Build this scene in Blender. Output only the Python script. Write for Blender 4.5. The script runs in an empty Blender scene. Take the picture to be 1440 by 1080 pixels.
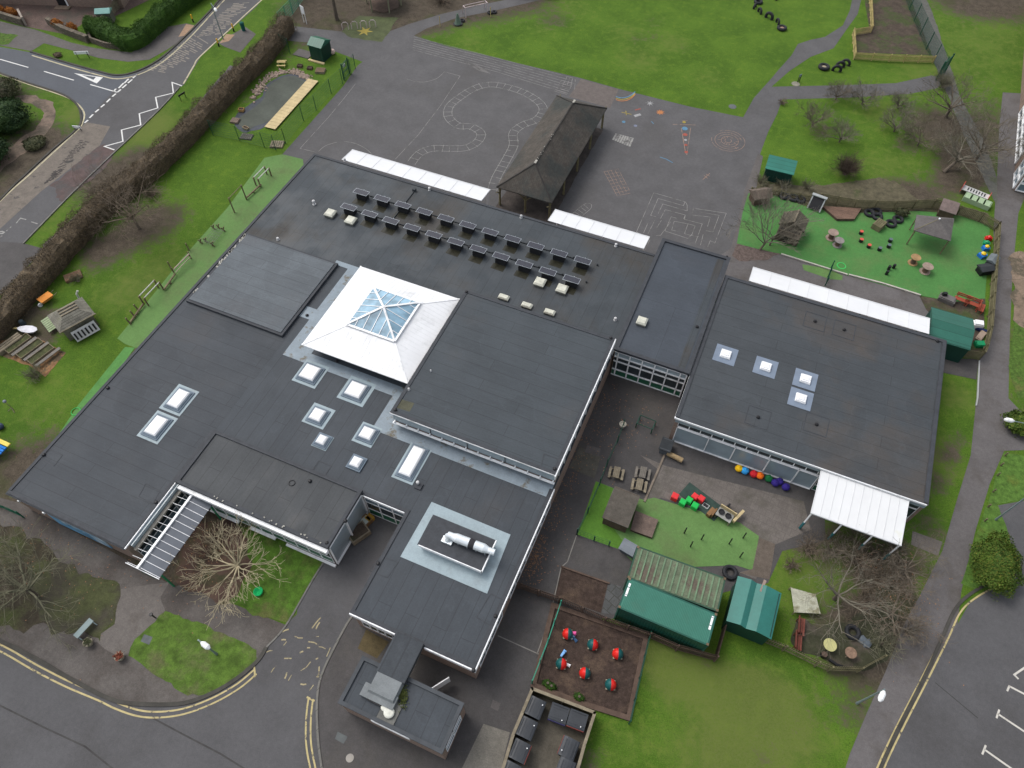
import bpy, bmesh, math, random
from math import sin, cos, pi, radians, sqrt, atan2
from mathutils import Vector, Matrix, noise
from mathutils.geometry import tessellate_polygon
random.seed(7)
SC = bpy.context.scene
C = SC.collection
# ------------------------------------------------------------------ camera
FPX = 1013.78; CH = 50.0
PITCH = radians(55.56); YAW = radians(-23.26)
_f = Vector((sin(YAW)*cos(PITCH), cos(YAW)*cos(PITCH), -sin(PITCH)))
_r = Vector((cos(YAW), -sin(YAW), 0)); _d = _f.cross(_r)
def g(px, py, z=0.0):
    """surveyed photograph point -> ground plan coordinates at height z"""
    d = _r*((px-720)/FPX) + _d*((py-540)/FPX) + _f
    t = (z-CH)/d.z
    return Vector((d.x*t, d.y*t, z))
cam = bpy.data.objects.new('camera', bpy.data.cameras.new('camera')); C.objects.link(cam)
cam.data.sensor_width = 36.0; cam.data.lens = 36.0*FPX/1440.0
cam.data.clip_start = 0.5; cam.data.clip_end = 2000
cam.location = (0, 0, CH)
cam.rotation_euler = Matrix((_r, -_d, -_f)).transposed().to_euler()
SC.camera = cam
# ------------------------------------------------------------------ materials
def newmat(name):
    m = bpy.data.materials.new(name); m.use_nodes = True
    nt = m.node_tree; nt.nodes.clear()
    out = nt.nodes.new('ShaderNodeOutputMaterial'); b = nt.nodes.new('ShaderNodeBsdfPrincipled')
    nt.links.new(b.outputs[0], out.inputs[0])
    return m, nt, b
def nn(nt, t, **k):
    n = nt.nodes.new(t)
    for a, v in k.items(): setattr(n, a, v)
    return n
def noi(nt, vec, scale, detail=4, rough=.55):
    n = nn(nt, 'ShaderNodeTexNoise'); n.inputs['Scale'].default_value = scale
    n.inputs['Detail'].default_value = detail; n.inputs['Roughness'].default_value = rough
    if vec is not None: nt.links.new(vec, n.inputs['Vector'])
    return n.outputs['Fac']
def ramp(nt, fac, a, b, ca=0., cb=1.):
    n = nn(nt, 'ShaderNodeMapRange'); n.clamp = True
    n.inputs[1].default_value = a; n.inputs[2].default_value = b
    n.inputs[3].default_value = ca; n.inputs[4].default_value = cb
    nt.links.new(fac, n.inputs[0]); return n.outputs[0]
def mix(nt, fac, A, B, mode='MIX'):
    n = nn(nt, 'ShaderNodeMix', data_type='RGBA', blend_type=mode)
    if isinstance(fac, float): n.inputs[0].default_value = fac
    else: nt.links.new(fac, n.inputs[0])
    for i, c in ((6, A), (7, B)):
        if isinstance(c, (tuple, list)): n.inputs[i].default_value = tuple(c)+(1,)*(4-len(c))
        else: nt.links.new(c, n.inputs[i])
    return n.outputs[2]
def sc(c, k): return tuple(min(1, x*k) for x in c[:3])
MATS = {}
def mat(name, c, v=.18, s=1.5, fine=0, stain=None, ss=.25, sa=.55, sb=.7, rough=.85, bump=0, bs=30, metal=0, spec=.3,
        stretch=None, brick=None, wave=None, coat=0, alpha=None, streak=None):
    """plain procedural surface: mottling, optional stain colour, brick/seam grid, corrugation"""
    if name in MATS: return MATS[name]
    m, nt, b = newmat(name)
    tc = nn(nt, 'ShaderNodeTexCoord').outputs['Object']
    if stretch:
        mp = nn(nt, 'ShaderNodeMapping'); mp.inputs['Scale'].default_value = stretch
        nt.links.new(tc, mp.inputs[0]); tv = mp.outputs[0]
    else: tv = tc
    col = mix(nt, ramp(nt, noi(nt, tv, s), .3, .7), sc(c, 1-v), sc(c, 1+v))
    if stain: col = mix(nt, ramp(nt, noi(nt, tc, ss, 6, .65), sa, sb), col, stain)
    if streak:
        mp = nn(nt, 'ShaderNodeMapping'); mp.inputs['Scale'].default_value = streak[0]
        nt.links.new(tc, mp.inputs[0])
        col = mix(nt, ramp(nt, noi(nt, mp.outputs[0], 1, 5, .7), streak[2], streak[3]), col, streak[1])
    if fine:
        col = mix(nt, fine, col, mix(nt, noi(nt, tc, 14, 3, .7), (0, 0, 0), (1, 1, 1)), 'OVERLAY')
        col = mix(nt, fine*.8, col, mix(nt, noi(nt, tc, 3.3, 5, .7), (0, 0, 0), (1, 1, 1)), 'OVERLAY')
    if brick:
        bw, bh, mort, mc, rot = brick[:5]
        mp = nn(nt, 'ShaderNodeMapping'); mp.inputs['Rotation'].default_value = rot
        mp.inputs['Location'].default_value = (bw/2 if bw > 8 else 0, bh/2 if bh > 8 else 0, 0)
        nt.links.new(tc, mp.inputs[0])
        bt = nn(nt, 'ShaderNodeTexBrick'); nt.links.new(mp.outputs[0], bt.inputs['Vector'])
        bt.inputs['Scale'].default_value = 1; bt.inputs['Brick Width'].default_value = bw
        bt.inputs['Row Height'].default_value = bh; bt.inputs['Mortar Size'].default_value = mort
        bt.inputs['Mortar Smooth'].default_value = .3
        if bw > 8: bt.offset = 0
        bt.inputs['Color1'].default_value = (.82, .82, .82, 1) if len(brick) < 6 else (brick[5],)*3+(1,)
        bt.inputs['Color2'].default_value = (1.0, 1.0, 1.0, 1)
        col = mix(nt, 1.0, col, bt.outputs['Color'], 'MULTIPLY')
        col = mix(nt, bt.outputs['Fac'], col, mc)
    nt.links.new(col, b.inputs['Base Color'])
    b.inputs['Roughness'].default_value = rough; b.inputs['Metallic'].default_value = metal
    b.inputs['Specular IOR Level'].default_value = spec
    if coat: b.inputs['Coat Weight'].default_value = coat
    if alpha is not None:
        b.inputs['Alpha'].default_value = alpha
    h = None
    if wave:
        w = nn(nt, 'ShaderNodeTexWave', bands_direction=wave[0]); w.inputs['Scale'].default_value = wave[1]
        nt.links.new(tc, w.inputs[0]); h = w.outputs['Fac']; hs = wave[2]
    elif bump: h = noi(nt, tc, bs, 4, .7); hs = bump
    if h is not None:
        bp = nn(nt, 'ShaderNodeBump'); bp.inputs['Strength'].default_value = hs; bp.inputs['Distance'].default_value = .05
        nt.links.new(h, bp.inputs['Height']); nt.links.new(bp.outputs[0], b.inputs['Normal'])
    MATS[name] = m; return m
def roof_mat(name, c, seam=1.0, along='y', wet=0., stain=(.05, .052, .05), sa=.6, length=9.):
    """torch-on felt: parallel laps ~1 m apart, blotches, faint run-off streaks, damp areas with lower roughness"""
    m, nt, b = newmat(name)
    tc = nn(nt, 'ShaderNodeTexCoord').outputs['Object']
    rot = (0, 0, pi/2) if along == 'y' else (0, 0, 0)
    mp = nn(nt, 'ShaderNodeMapping'); mp.inputs['Rotation'].default_value = rot; nt.links.new(tc, mp.inputs[0])
    bt = nn(nt, 'ShaderNodeTexBrick'); nt.links.new(mp.outputs[0], bt.inputs['Vector'])
    c = (c[0], c[1]*1.03, c[2]*.97)
    bt.inputs['Scale'].default_value = 1; bt.inputs['Brick Width'].default_value = length
    bt.inputs['Row Height'].default_value = seam; bt.inputs['Mortar Size'].default_value = .03
    bt.inputs['Mortar Smooth'].default_value = .6; bt.offset = .37
    bt.inputs['Color1'].default_value = (.95, .95, .955, 1); bt.inputs['Color2'].default_value = (1.03, 1.03, 1.03, 1)
    bt.inputs['Mortar'].default_value = (.68, .68, .68, 1)
    col = mix(nt, ramp(nt, noi(nt, tc, .35, 5, .6), .3, .7), sc(c, .88), sc(c, 1.12))
    col = mix(nt, ramp(nt, noi(nt, tc, .14, 4, .6), sa, sa+.18), col, stain)
    pn = noi(nt, tc, .23, 3, .5)
    col = mix(nt, ramp(nt, pn, .56, .6, 0, .25), col, sc(c, .72))
    rg = nn(nt, 'ShaderNodeMath', operation='COMPARE'); nt.links.new(pn, rg.inputs[0]); rg.inputs[1].default_value = .565; rg.inputs[2].default_value = .006
    col = mix(nt, ramp(nt, rg.outputs[0], 0, 1, 0, .1), col, sc(c, 1.7))
    col = mix(nt, ramp(nt, noi(nt, tc, 2.2, 5, .75), .6, .72, 0, .35), col, sc(c, 1.45))
    s2 = nn(nt, 'ShaderNodeMapping'); s2.inputs['Scale'].default_value = (6, .5, 1) if along == 'y' else (.5, 6, 1)
    nt.links.new(tc, s2.inputs[0])
    st = ramp(nt, noi(nt, s2.outputs[0], 1, 5, .7), .45, .8, 0, .32)
    col = mix(nt, st, col, sc(c, 1.55))
    col = mix(nt, .28, col, mix(nt, noi(nt, tc, 9, 4, .75), (0, 0, 0), (1, 1, 1)), 'OVERLAY')
    col = mix(nt, 1.0, col, bt.outputs['Color'], 'MULTIPLY')
    nt.links.new(col, b.inputs['Base Color'])
    nt.links.new(ramp(nt, noi(nt, tc, .3, 5, .6), .42, .62, .72, .72-wet), b.inputs['Roughness'])
    b.inputs['Specular IOR Level'].default_value = .35
    bp = nn(nt, 'ShaderNodeBump'); bp.inputs['Strength'].default_value = .35; bp.inputs['Distance'].default_value = .02
    nt.links.new(noi(nt, tc, 5, 4, .7), bp.inputs['Height']); nt.links.new(bp.outputs[0], b.inputs['Normal'])
    MATS[name] = m; return m
def glassmat(name, c=(.03, .04, .045), rough=.12, v=.4):
    if name in MATS: return MATS[name]
    m = mat(name, c, v=v, s=.7, rough=rough, spec=.6); return m
# ------------------------------------------------------------------ mesh builder
class MB:
    def __init__(s): s.v = []; s.f = []; s.m = []; s.k = 0
    def add(s, vs, fs, k=None):
        o = len(s.v); s.v += [tuple(p) for p in vs]; kk = s.k if k is None else k
        for f in fs: s.f.append(tuple(i+o for i in f)); s.m.append(kk)
        return s
    def box(s, c, size, rz=0, k=None, tilt=None):
        hx, hy, hz = size[0]/2, size[1]/2, size[2]/2
        vs = [Vector((x, y, z)) for z in (-hz, hz) for x, y in ((-hx, -hy), (hx, -hy), (hx, hy), (-hx, hy))]
        if tilt: M = Matrix.Rotation(tilt[0], 3, 'X') @ Matrix.Rotation(tilt[1], 3, 'Y'); vs = [M@p for p in vs]
        if rz: M = Matrix.Rotation(rz, 3, 'Z'); vs = [M@p for p in vs]
        c = Vector(c)
        return s.add([p+c for p in vs], [(3, 2, 1, 0), (4, 5, 6, 7), (0, 1, 5, 4), (1, 2, 6, 5), (2, 3, 7, 6), (3, 0, 4, 7)], k)
    def bb(s, x0, x1, y0, y1, z0, z1, k=None):
        return s.box(((x0+x1)/2, (y0+y1)/2, (z0+z1)/2), (x1-x0, y1-y0, z1-z0), 0, k)
    def tube(s, pts, r, n=6, k=None, cap=True):
        """swept tube along pts, r a number or a list"""
        pts = [Vector(p) for p in pts]; R = r if isinstance(r, (list, tuple)) else [r]*len(pts)
        vs = []; N = len(pts)
        for i, p in enumerate(pts):
            t = (pts[min(i+1, N-1)]-pts[max(i-1, 0)])
            t = t.normalized() if t.length > 1e-6 else Vector((0, 0, 1))
            a = t.orthogonal().normalized() if abs(t.z) > .95 else t.cross(Vector((0, 0, 1))).normalized()
            b = t.cross(a)
            for j in range(n):
                q = 2*pi*j/n+(pi/4 if n == 4 else 0); vs.append(p+(a*cos(q)+b*sin(q))*R[i])
        fs = [(i*n+j, i*n+(j+1) % n, (i+1)*n+(j+1) % n, (i+1)*n+j) for i in range(N-1) for j in range(n)]
        if cap: fs += [tuple(range(n))[::-1], tuple((N-1)*n+j for j in range(n))]
        return s.add(vs, fs, k)
    def bar(s, a, b, w, h=None, k=None):
        """square bar between two points, w across, h deep"""
        a = Vector(a); b = Vector(b); h = h or w; t = (b-a).normalized()
        u = t.orthogonal().normalized() if abs(t.z) > .95 else t.cross(Vector((0, 0, 1))).normalized()
        w2 = u*(w/2); d = t.cross(u)*(h/2)
        vs = [a-w2-d, a+w2-d, a+w2+d, a-w2+d, b-w2-d, b+w2-d, b+w2+d, b-w2+d]
        return s.add(vs, [(3, 2, 1, 0), (4, 5, 6, 7), (0, 1, 5, 4), (1, 2, 6, 5), (2, 3, 7, 6), (3, 0, 4, 7)], k)
    def prism(s, poly, z0, z1, k=None, bottom=True):
        poly = [Vector((p[0], p[1], 0)) for p in poly]; n = len(poly)
        ar = sum(poly[i].x*poly[(i+1) % n].y-poly[(i+1) % n].x*poly[i].y for i in range(n))
        if ar < 0: poly = poly[::-1]
        vs = [(p.x, p.y, z0) for p in poly]+[(p.x, p.y, z1) for p in poly]
        tr = tessellate_polygon([poly])
        fs = []
        for t in tr:
            a, b2, c = [poly[i] for i in t]
            if (b2-a).cross(c-a).z < 0: t = t[::-1]
            fs.append(tuple(i+n for i in t))
            if bottom: fs.append(tuple(t[::-1]))
        fs += [(i, (i+1) % n, (i+1) % n+n, i+n) for i in range(n)]
        return s.add(vs, fs, k)
    def sheet(s, poly, z, k=None):
        poly = [Vector((p[0], p[1], 0)) for p in poly]
        fs = []
        for t in tessellate_polygon([poly]):
            a, b2, c = [poly[i] for i in t]
            if (b2-a).cross(c-a).z < 0: t = t[::-1]
            fs.append(tuple(t))
        return s.add([(p.x, p.y, z) for p in poly], fs, k)
    def ribbon(s, pts, w, z, h=0, closed=False, k=None):
        """flat (h=0) or raised ribbon of width w centred on pts"""
        P = [Vector((p[0], p[1], 0)) for p in pts]; N = len(P); L = []; Rr = []
        for i in range(N):
            if closed: a, b = P[i-1], P[(i+1) % N]
            else: a, b = P[max(i-1, 0)], P[min(i+1, N-1)]
            d1 = (P[i]-a); d2 = (b-P[i])
            d1 = d1.normalized() if d1.length > 1e-6 else d2.normalized()
            d2 = d2.normalized() if d2.length > 1e-6 else d1
            t = (d1+d2); t = t.normalized() if t.length > 1e-3 else d1
            nrm = Vector((-t.y, t.x, 0)); kx = 1/max(.45, abs(nrm.dot(Vector((-d1.y, d1.x, 0)))))
            L.append(P[i]+nrm*w/2*kx); Rr.append(P[i]-nrm*w/2*kx)
        M = N if closed else N-1
        vs = [(p.x, p.y, z+h) for p in L]+[(p.x, p.y, z+h) for p in Rr]
        fs = [(i, N+i, N+(i+1) % N, (i+1) % N) for i in range(M)]
        if h:
            vs += [(p.x, p.y, z) for p in L]+[(p.x, p.y, z) for p in Rr]
            for i in range(M):
                j = (i+1) % N
                fs += [(i, j, 2*N+j, 2*N+i), (N+j, N+i, 3*N+i, 3*N+j)]
            if not closed: fs += [(0, 2*N, 3*N, N), (N-1, 2*N-1, 4*N-1, 3*N-1)]
        return s.add(vs, fs, k)
    def lathe(s, prof, c=(0, 0, 0), n=12, k=None, axis='z'):
        vs = []; c = Vector(c)
        for r, z in prof:
            for j in range(n):
                q = 2*pi*j/n; p = (r*cos(q), r*sin(q), z)
                if axis == 'x': p = (z, r*cos(q), r*sin(q))
                if axis == 'y': p = (r*sin(q), z, r*cos(q))
                vs.append(c+Vector(p))
        N = len(prof)
        fs = [(i*n+j, i*n+(j+1) % n, (i+1)*n+(j+1) % n, (i+1)*n+j) for i in range(N-1) for j in range(n)]
        fs += [tuple(range(n))[::-1], tuple((N-1)*n+j for j in range(n))]
        return s.add(vs, fs, k)
    def torus(s, c, R, r, n=14, m=7, rot=None, k=None, sq=1.0):
        vs = []
        for i in range(n):
            a = 2*pi*i/n
            for j in range(m):
                b = 2*pi*j/m; p = Vector(((R+r*cos(b))*cos(a), (R+r*cos(b))*sin(a), r*sq*sin(b)))
                if rot: p = rot@p
                vs.append(p+Vector(c))
        return s.add(vs, [(i*m+j, ((i+1) % n)*m+j, ((i+1) % n)*m+(j+1) % m, i*m+(j+1) % m) for i in range(n) for j in range(m)], k)
    def build(s, name, mats, parent=None, world=True, smooth=False, **kw):
        me = bpy.data.meshes.new(name)
        vs = s.v
        if parent is not None and world:
            L = parent.matrix_basis.translation if parent.parent is None else parent.parent.matrix_basis.translation
            vs = [(a-L.x, b-L.y, c-L.z) for a, b, c in vs]
            if parent.parent is not None: pass
        me.from_pydata(vs, [], s.f); me.validate()
        if not isinstance(mats, (list, tuple)): mats = [mats]
        for m in mats: me.materials.append(m)
        if len(mats) > 1 and len(me.polygons) == len(s.m): me.polygons.foreach_set('material_index', s.m)
        if smooth: me.polygons.foreach_set('use_smooth', [True]*len(me.polygons))
        me.update()
        o = bpy.data.objects.new(name, me); C.objects.link(o)
        if parent is not None: o.parent = parent
        for a, b in kw.items(): o[a] = b
        return o
def thing(name, label, cat, loc=(0, 0, 0), rz=0, group=None):
    o = bpy.data.objects.new(name, None); C.objects.link(o); o.empty_display_size = .2
    o.location = loc; o.rotation_euler = (0, 0, rz); o['label'] = label; o['category'] = cat
    if group: o['group'] = group
    return o
def tag(o, label, cat, group=None):
    o['label'] = label; o['category'] = cat
    if group: o['group'] = group
    return o
def dup(o, loc, rz=0, label=None, scale=None):
    r = o.copy(); C.objects.link(r); r.location = loc; r.rotation_euler = (0, 0, rz)
    if scale: r.scale = scale
    if label: r['label'] = label
    for ch in list(o.children):
        c = ch.copy(); C.objects.link(c); c.parent = r
        for q in list(ch.children):
            d = q.copy(); C.objects.link(d); d.parent = c
    return r
def gp(pts, z=0): return [g(x, y, z) for x, y in pts]
def smooth_line(P, closed=False, n=5):
    out = []; N = len(P); M = N if closed else N-1
    for i in range(M):
        p0 = P[(i-1) % N] if closed or i > 0 else P[0]; p1 = P[i]; p2 = P[(i+1) % N]
        p3 = P[(i+2) % N] if closed or i+2 < N else P[-1]
        for k in range(n):
            t = k/n
            out.append(.5*((2*p1)+(-p0+p2)*t+(2*p0-5*p1+4*p2-p3)*t*t+(-p0+3*p1-3*p2+p3)*t**3))
    if not closed: out.append(P[-1])
    return out
def jagged(P, amp, step=.35):
    out = []; N = len(P)
    for i in range(N):
        a, b = P[i], P[(i+1) % N]; L = (b-a).length; n = max(1, int(L/step))
        nr = Vector((-(b-a).y, (b-a).x, 0)).normalized() if L > 1e-6 else Vector((0, 0, 0))
        for k in range(n):
            p = a+(b-a)*k/n
            q = noise.noise(Vector((p.x*.7, p.y*.7, 3)))+.6*noise.noise(Vector((p.x*2.3, p.y*2.3, 9)))
            out.append(p+nr*amp*q)
    return out
AREAS = []
def area(name, px, z, m, smooth=0, jag=0, kind='structure', thick=0):
    P = gp(px) if not isinstance(px[0], Vector) else px
    AREAS.append(1); z += (len(AREAS) % 7)*.0005
    if smooth: P = smooth_line(P, True, smooth)
    if jag: P = jagged(P, jag)
    b = MB()
    if thick: b.prism(P, z, z+thick)
    else: b.sheet(P, z)
    return b.build(name, m, kind=kind)
EXPO = 0.5
# ================================================================== palette
GRS = (.055, .115, .012)
M_asph = mat('asphalt', (.088, .086, .088), v=.12, s=.5, fine=.35, stain=(.075, .072, .071), ss=.12, sa=.5, sb=.75, rough=.8, bump=.3, bs=60)
M_asphd = mat('dark_asphalt', (.062, .058, .057), v=.16, s=.6, fine=.4, stain=(.075, .068, .06), ss=.2, sa=.52, sb=.75, rough=.75, bump=.3, bs=60)
M_road = mat('road_asphalt', (.083, .082, .085), v=.08, s=.4, fine=.3, stain=(.06, .058, .058), ss=.09, sa=.5, sb=.7, rough=.8, bump=.25, bs=60)
M_blue = mat('new_road_asphalt', (.07, .077, .09), v=.08, s=.4, fine=.25, rough=.75)
M_worn = mat('worn_buff_surfacing', (.15, .13, .11), v=.15, s=1.2, fine=.4, stain=(.06, .058, .056), ss=.9, sa=.6, sb=.68, rough=.9)
M_pave = mat('pavement_tarmac', (.105, .096, .092), v=.14, s=.6, fine=.35, stain=(.065, .06, .056), ss=.3, sa=.5, sb=.7, rough=.85)
M_path = mat('path_tarmac', (.112, .104, .103), v=.1, s=.6, fine=.35, stain=(.075, .066, .058), ss=.25, sa=.5, sb=.7, rough=.85)
M_slab = mat('paving_slabs', (.13, .115, .104), v=.14, s=.8, fine=.4, brick=(.6, .6, .015, (.095, .086, .076), (0, 0, .12), .93), stain=(.07, .066, .05), ss=.35, sa=.5, sb=.7)
M_kerb = mat('kerb_concrete', (.16, .155, .14), v=.15, s=1, fine=.3, brick=(.9, 5, .02, (.07, .07, .06), (0, 0, .3)))
M_kerbd = mat('dark_kerb', (.055, .052, .045), v=.25, s=1, fine=.3)
M_turf = mat('artificial_turf', (.062, .18, .046), v=.1, s=.5, fine=.3, stain=(.085, .165, .05), ss=.3, sa=.48, sb=.66, rough=.95)
M_turf2 = mat('worn_artificial_turf', (.105, .2, .06), v=.12, s=.5, fine=.3, stain=(.1, .15, .055), ss=.25, sa=.5, sb=.66, rough=.95)
M_mulch = mat('bark_mulch', (.05, .034, .027), v=.3, s=3, fine=.7, stain=(.08, .055, .04), ss=.6, sa=.5, sb=.62, bump=.7, bs=18, rough=1)
M_soil = mat('bare_soil', (.065, .05, .038), v=.3, s=1.2, fine=.6, stain=(.05, .065, .022), ss=.4, sa=.48, sb=.6, bump=.5, bs=14, rough=1)
M_sand = mat('sandy_ground', (.2, .15, .11), v=.2, s=1.2, fine=.5, stain=(.1, .085, .06), ss=.5, sa=.5, sb=.62, rough=1)
M_bpave = mat('block_paving', (.125, .085, .072), v=.2, s=1, fine=.5, brick=(.2, .1, .008, (.07, .055, .048), (0, 0, .4)), stain=(.09, .08, .065), ss=.3, sa=.5, sb=.65)
M_white = mat('white_road_paint', (.62, .62, .6), v=.08, s=3, stain=(.25, .25, .24), ss=3, sa=.62, sb=.7, rough=.7)
M_yell = mat('yellow_road_paint', (.42, .35, .17), v=.15, s=3, stain=(.1, .09, .075), ss=2.2, sa=.56, sb=.62, rough=.7)
M_cream = mat('cream_edge_paint', (.42, .38, .25), v=.12, s=3, stain=(.2, .18, .14), ss=1.2, sa=.55, sb=.65, rough=.7)
M_faint = mat('faded_white_paint', (.27, .265, .25), v=.1, s=3, stain=(.1, .096, .093), ss=1.6, sa=.5, sb=.62, rough=.8)
M_faint2 = mat('faded_pink_paint', (.27, .18, .14), v=.1, s=3, stain=(.1, .09, .085), ss=1.6, sa=.5, sb=.62, rough=.8)
M_faint3 = mat('worn_faint_paint', (.24, .23, .22), v=.1, s=3, stain=(.11, .105, .1), ss=1.3, sa=.48, sb=.6, rough=.8)
# ------------------------------------------------------------------ ground
def axis(a, b, st):
    L = []; x = a
    while x <= b: L.append(x); x += st
    e = st; lo = []; hi = []; x0, x1 = a, L[-1]
    while x0 > -700: e *= 1.5; x0 -= e; lo.append(x0)
    e = st
    while x1 < 800: e *= 1.5; x1 += e; hi.append(x1)
    return lo[::-1]+L+hi
W = []   # (x,y,r,strength) bare earth ; D dry olive grass ; each in plan metres
def pp(L): return [(g(a, b).x, g(a, b).y, r, s) for a, b, r, s in L]
WEAR = pp([(205, 320, 4.5, .8), (240, 300, 3, .5), (165, 345, 3, .5), (130, 375, 2.5, .5), (25, 455, 3.5, 1), (60, 465, 2.5, 1), (130, 350, 2, .5), (15, 760, 9, 1.1), (60, 705, 6, 1.2),
  (90, 830, 7, .9), (0, 860, 8, 1), (120, 770, 6, 1), (150, 810, 4, .6), (180, 745, 3, .6), (262, 780, 3.6, 1.1), (290, 745, 3, 1), (340, 765, 2, .6), (320, 830, 2.5, .6), (400, 775, 1.3, .7), (20, 240, 8, 1), (60, 225, 5, .8), (5, 130, 7, .7),
  (60, 185, 3, .4), (470, 22, 5, 1), (440, 10, 6, 1), (505, 25, 5, 1), (600, 22, 6, .9), (560, 25, 5, 1), (640, 8, 5, .9), (540, 42, 4, .8), (740, -5, 5, .9), (700, 15, 5, .6), (790, 20, 4, .25), (780, 32, 2.4, .45), (896, 55, 2.2, .45),
  (926, 52, 1.6, .4), (962, 68, 2, .4), (920, 30, 2.5, .4), (1340, 195, 6, .75), (1310, 170, 4, .6), (1350, 255, 3, 1), (1365, 235, 3, 1), (1255, 275, 3.2, 1), (1230, 285, 2.5, .9), (1300, 280, 4, .8), (1160, 180, 1.4, .6),
  (1150, 188, 1.5, .6), (1270, 205, 1.8, .5), (1080, 270, 4, .8), (1150, 280, 3, .7), (1195, 285, 3, .9), (1240, 850, 3, .4), (1190, 755, 3, .7), (1125, 755, 2, .9), (1250, 790, 2.5, .5), (1270, 860, 2.5, .9), (1210, 800, 1.6, .3), (1160, 800, 2, .2),
  (1120, 870, 2, .3), (1180, 890, 3, .5), (1230, 905, 3, 1), (1215, 935, 3.5, .7), (1335, 640, 1.5, .9), (1350, 615, 1.2, .6), (1318, 680, 1.6, .8), (1300, 730, 2, .5), (1285, 790, 2, .5), (1320, 760, 1.5, .5), (1330, 575, 1, .4),
  (1200, 1010, 1.6, .5), (1130, 1010, 2.4, .3), (1070, 1070, 2, .4), (830, 1070, 1.4, .7), (955, 925, 1.2, .4), (1000, 935, 1, .4), (430, 60, 2.5, .7), (350, 140, 1.6, .6), (380, 105, 1.2, .5), (400, 80, 2, .5), (420, 95, 2, .4),
  (210, 900, 2.5, .5), (200, 935, 3, .6), (180, 240, 3, .9), (200, 215, 2.5, .6), (150, 260, 4, .8), (255, 960, 2.5, .5), (1390, 110, 3, .3), (1395, 150, 4, .5), (1400, 190, 4, .6), (1410, 0, 8, 1), (1350, -5, 6, .9), (1440, 560, 4, .4), (1420, 470, 3, .5), (1420, 640, 1, .5)])
DRY = pp([(945, 925, 2.4, 1.7), (965, 950, 2, .8), (1060, 985, 2.4, 1.6), (1030, 970, 1.6, .8), (1090, 1000, 2, .7), (1050, 1055, 3, .8), (985, 1060, 3, .6), (1130, 1040, 3, .6), (870, 1050, 3, .4), (660, 60, 3, .4), (800, 10, 5, .4), (760, 40, 3, .35), (880, 45, 4, .4),
  (950, 60, 3, .5), (1000, 110, 4, .4), (900, 85, 4, .5), (1390, 60, 16, .45), (1300, 100, 6, .3), (1200, 240, 5, .4), (1240, 160, 5, .5), (1270, 230, 4, .4), (1120, 130, 4, .3), (230, 950, 3, .6), (300, 900, 4, .35), (110, 160, 3, .8), (90, 130, 3, .5),
  (220, 170, 5, .5), (190, 190, 5, .6), (60, 300, 5, .5), (150, 420, 4, .3), (250, 360, 4, .4), (200, 400, 4, .5), (60, 520, 6, .25), (1150, 800, 5, .7), (1310, 640, 3, .9), (1280, 800, 3, .8), (1345, 560, 2, .7), (1160, 930, 3, .3), (50, 600, 5, .3), (1430, 500, 6, .7), (1420, 690, 3, .2)])
def field(L, x, y):
    s = 0
    for a, b, r, k in L:
        d = (x-a)**2+(y-b)**2
        if d < 4*r*r: s += k*math.exp(-d/(r*r)*1.4)
    return s
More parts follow.
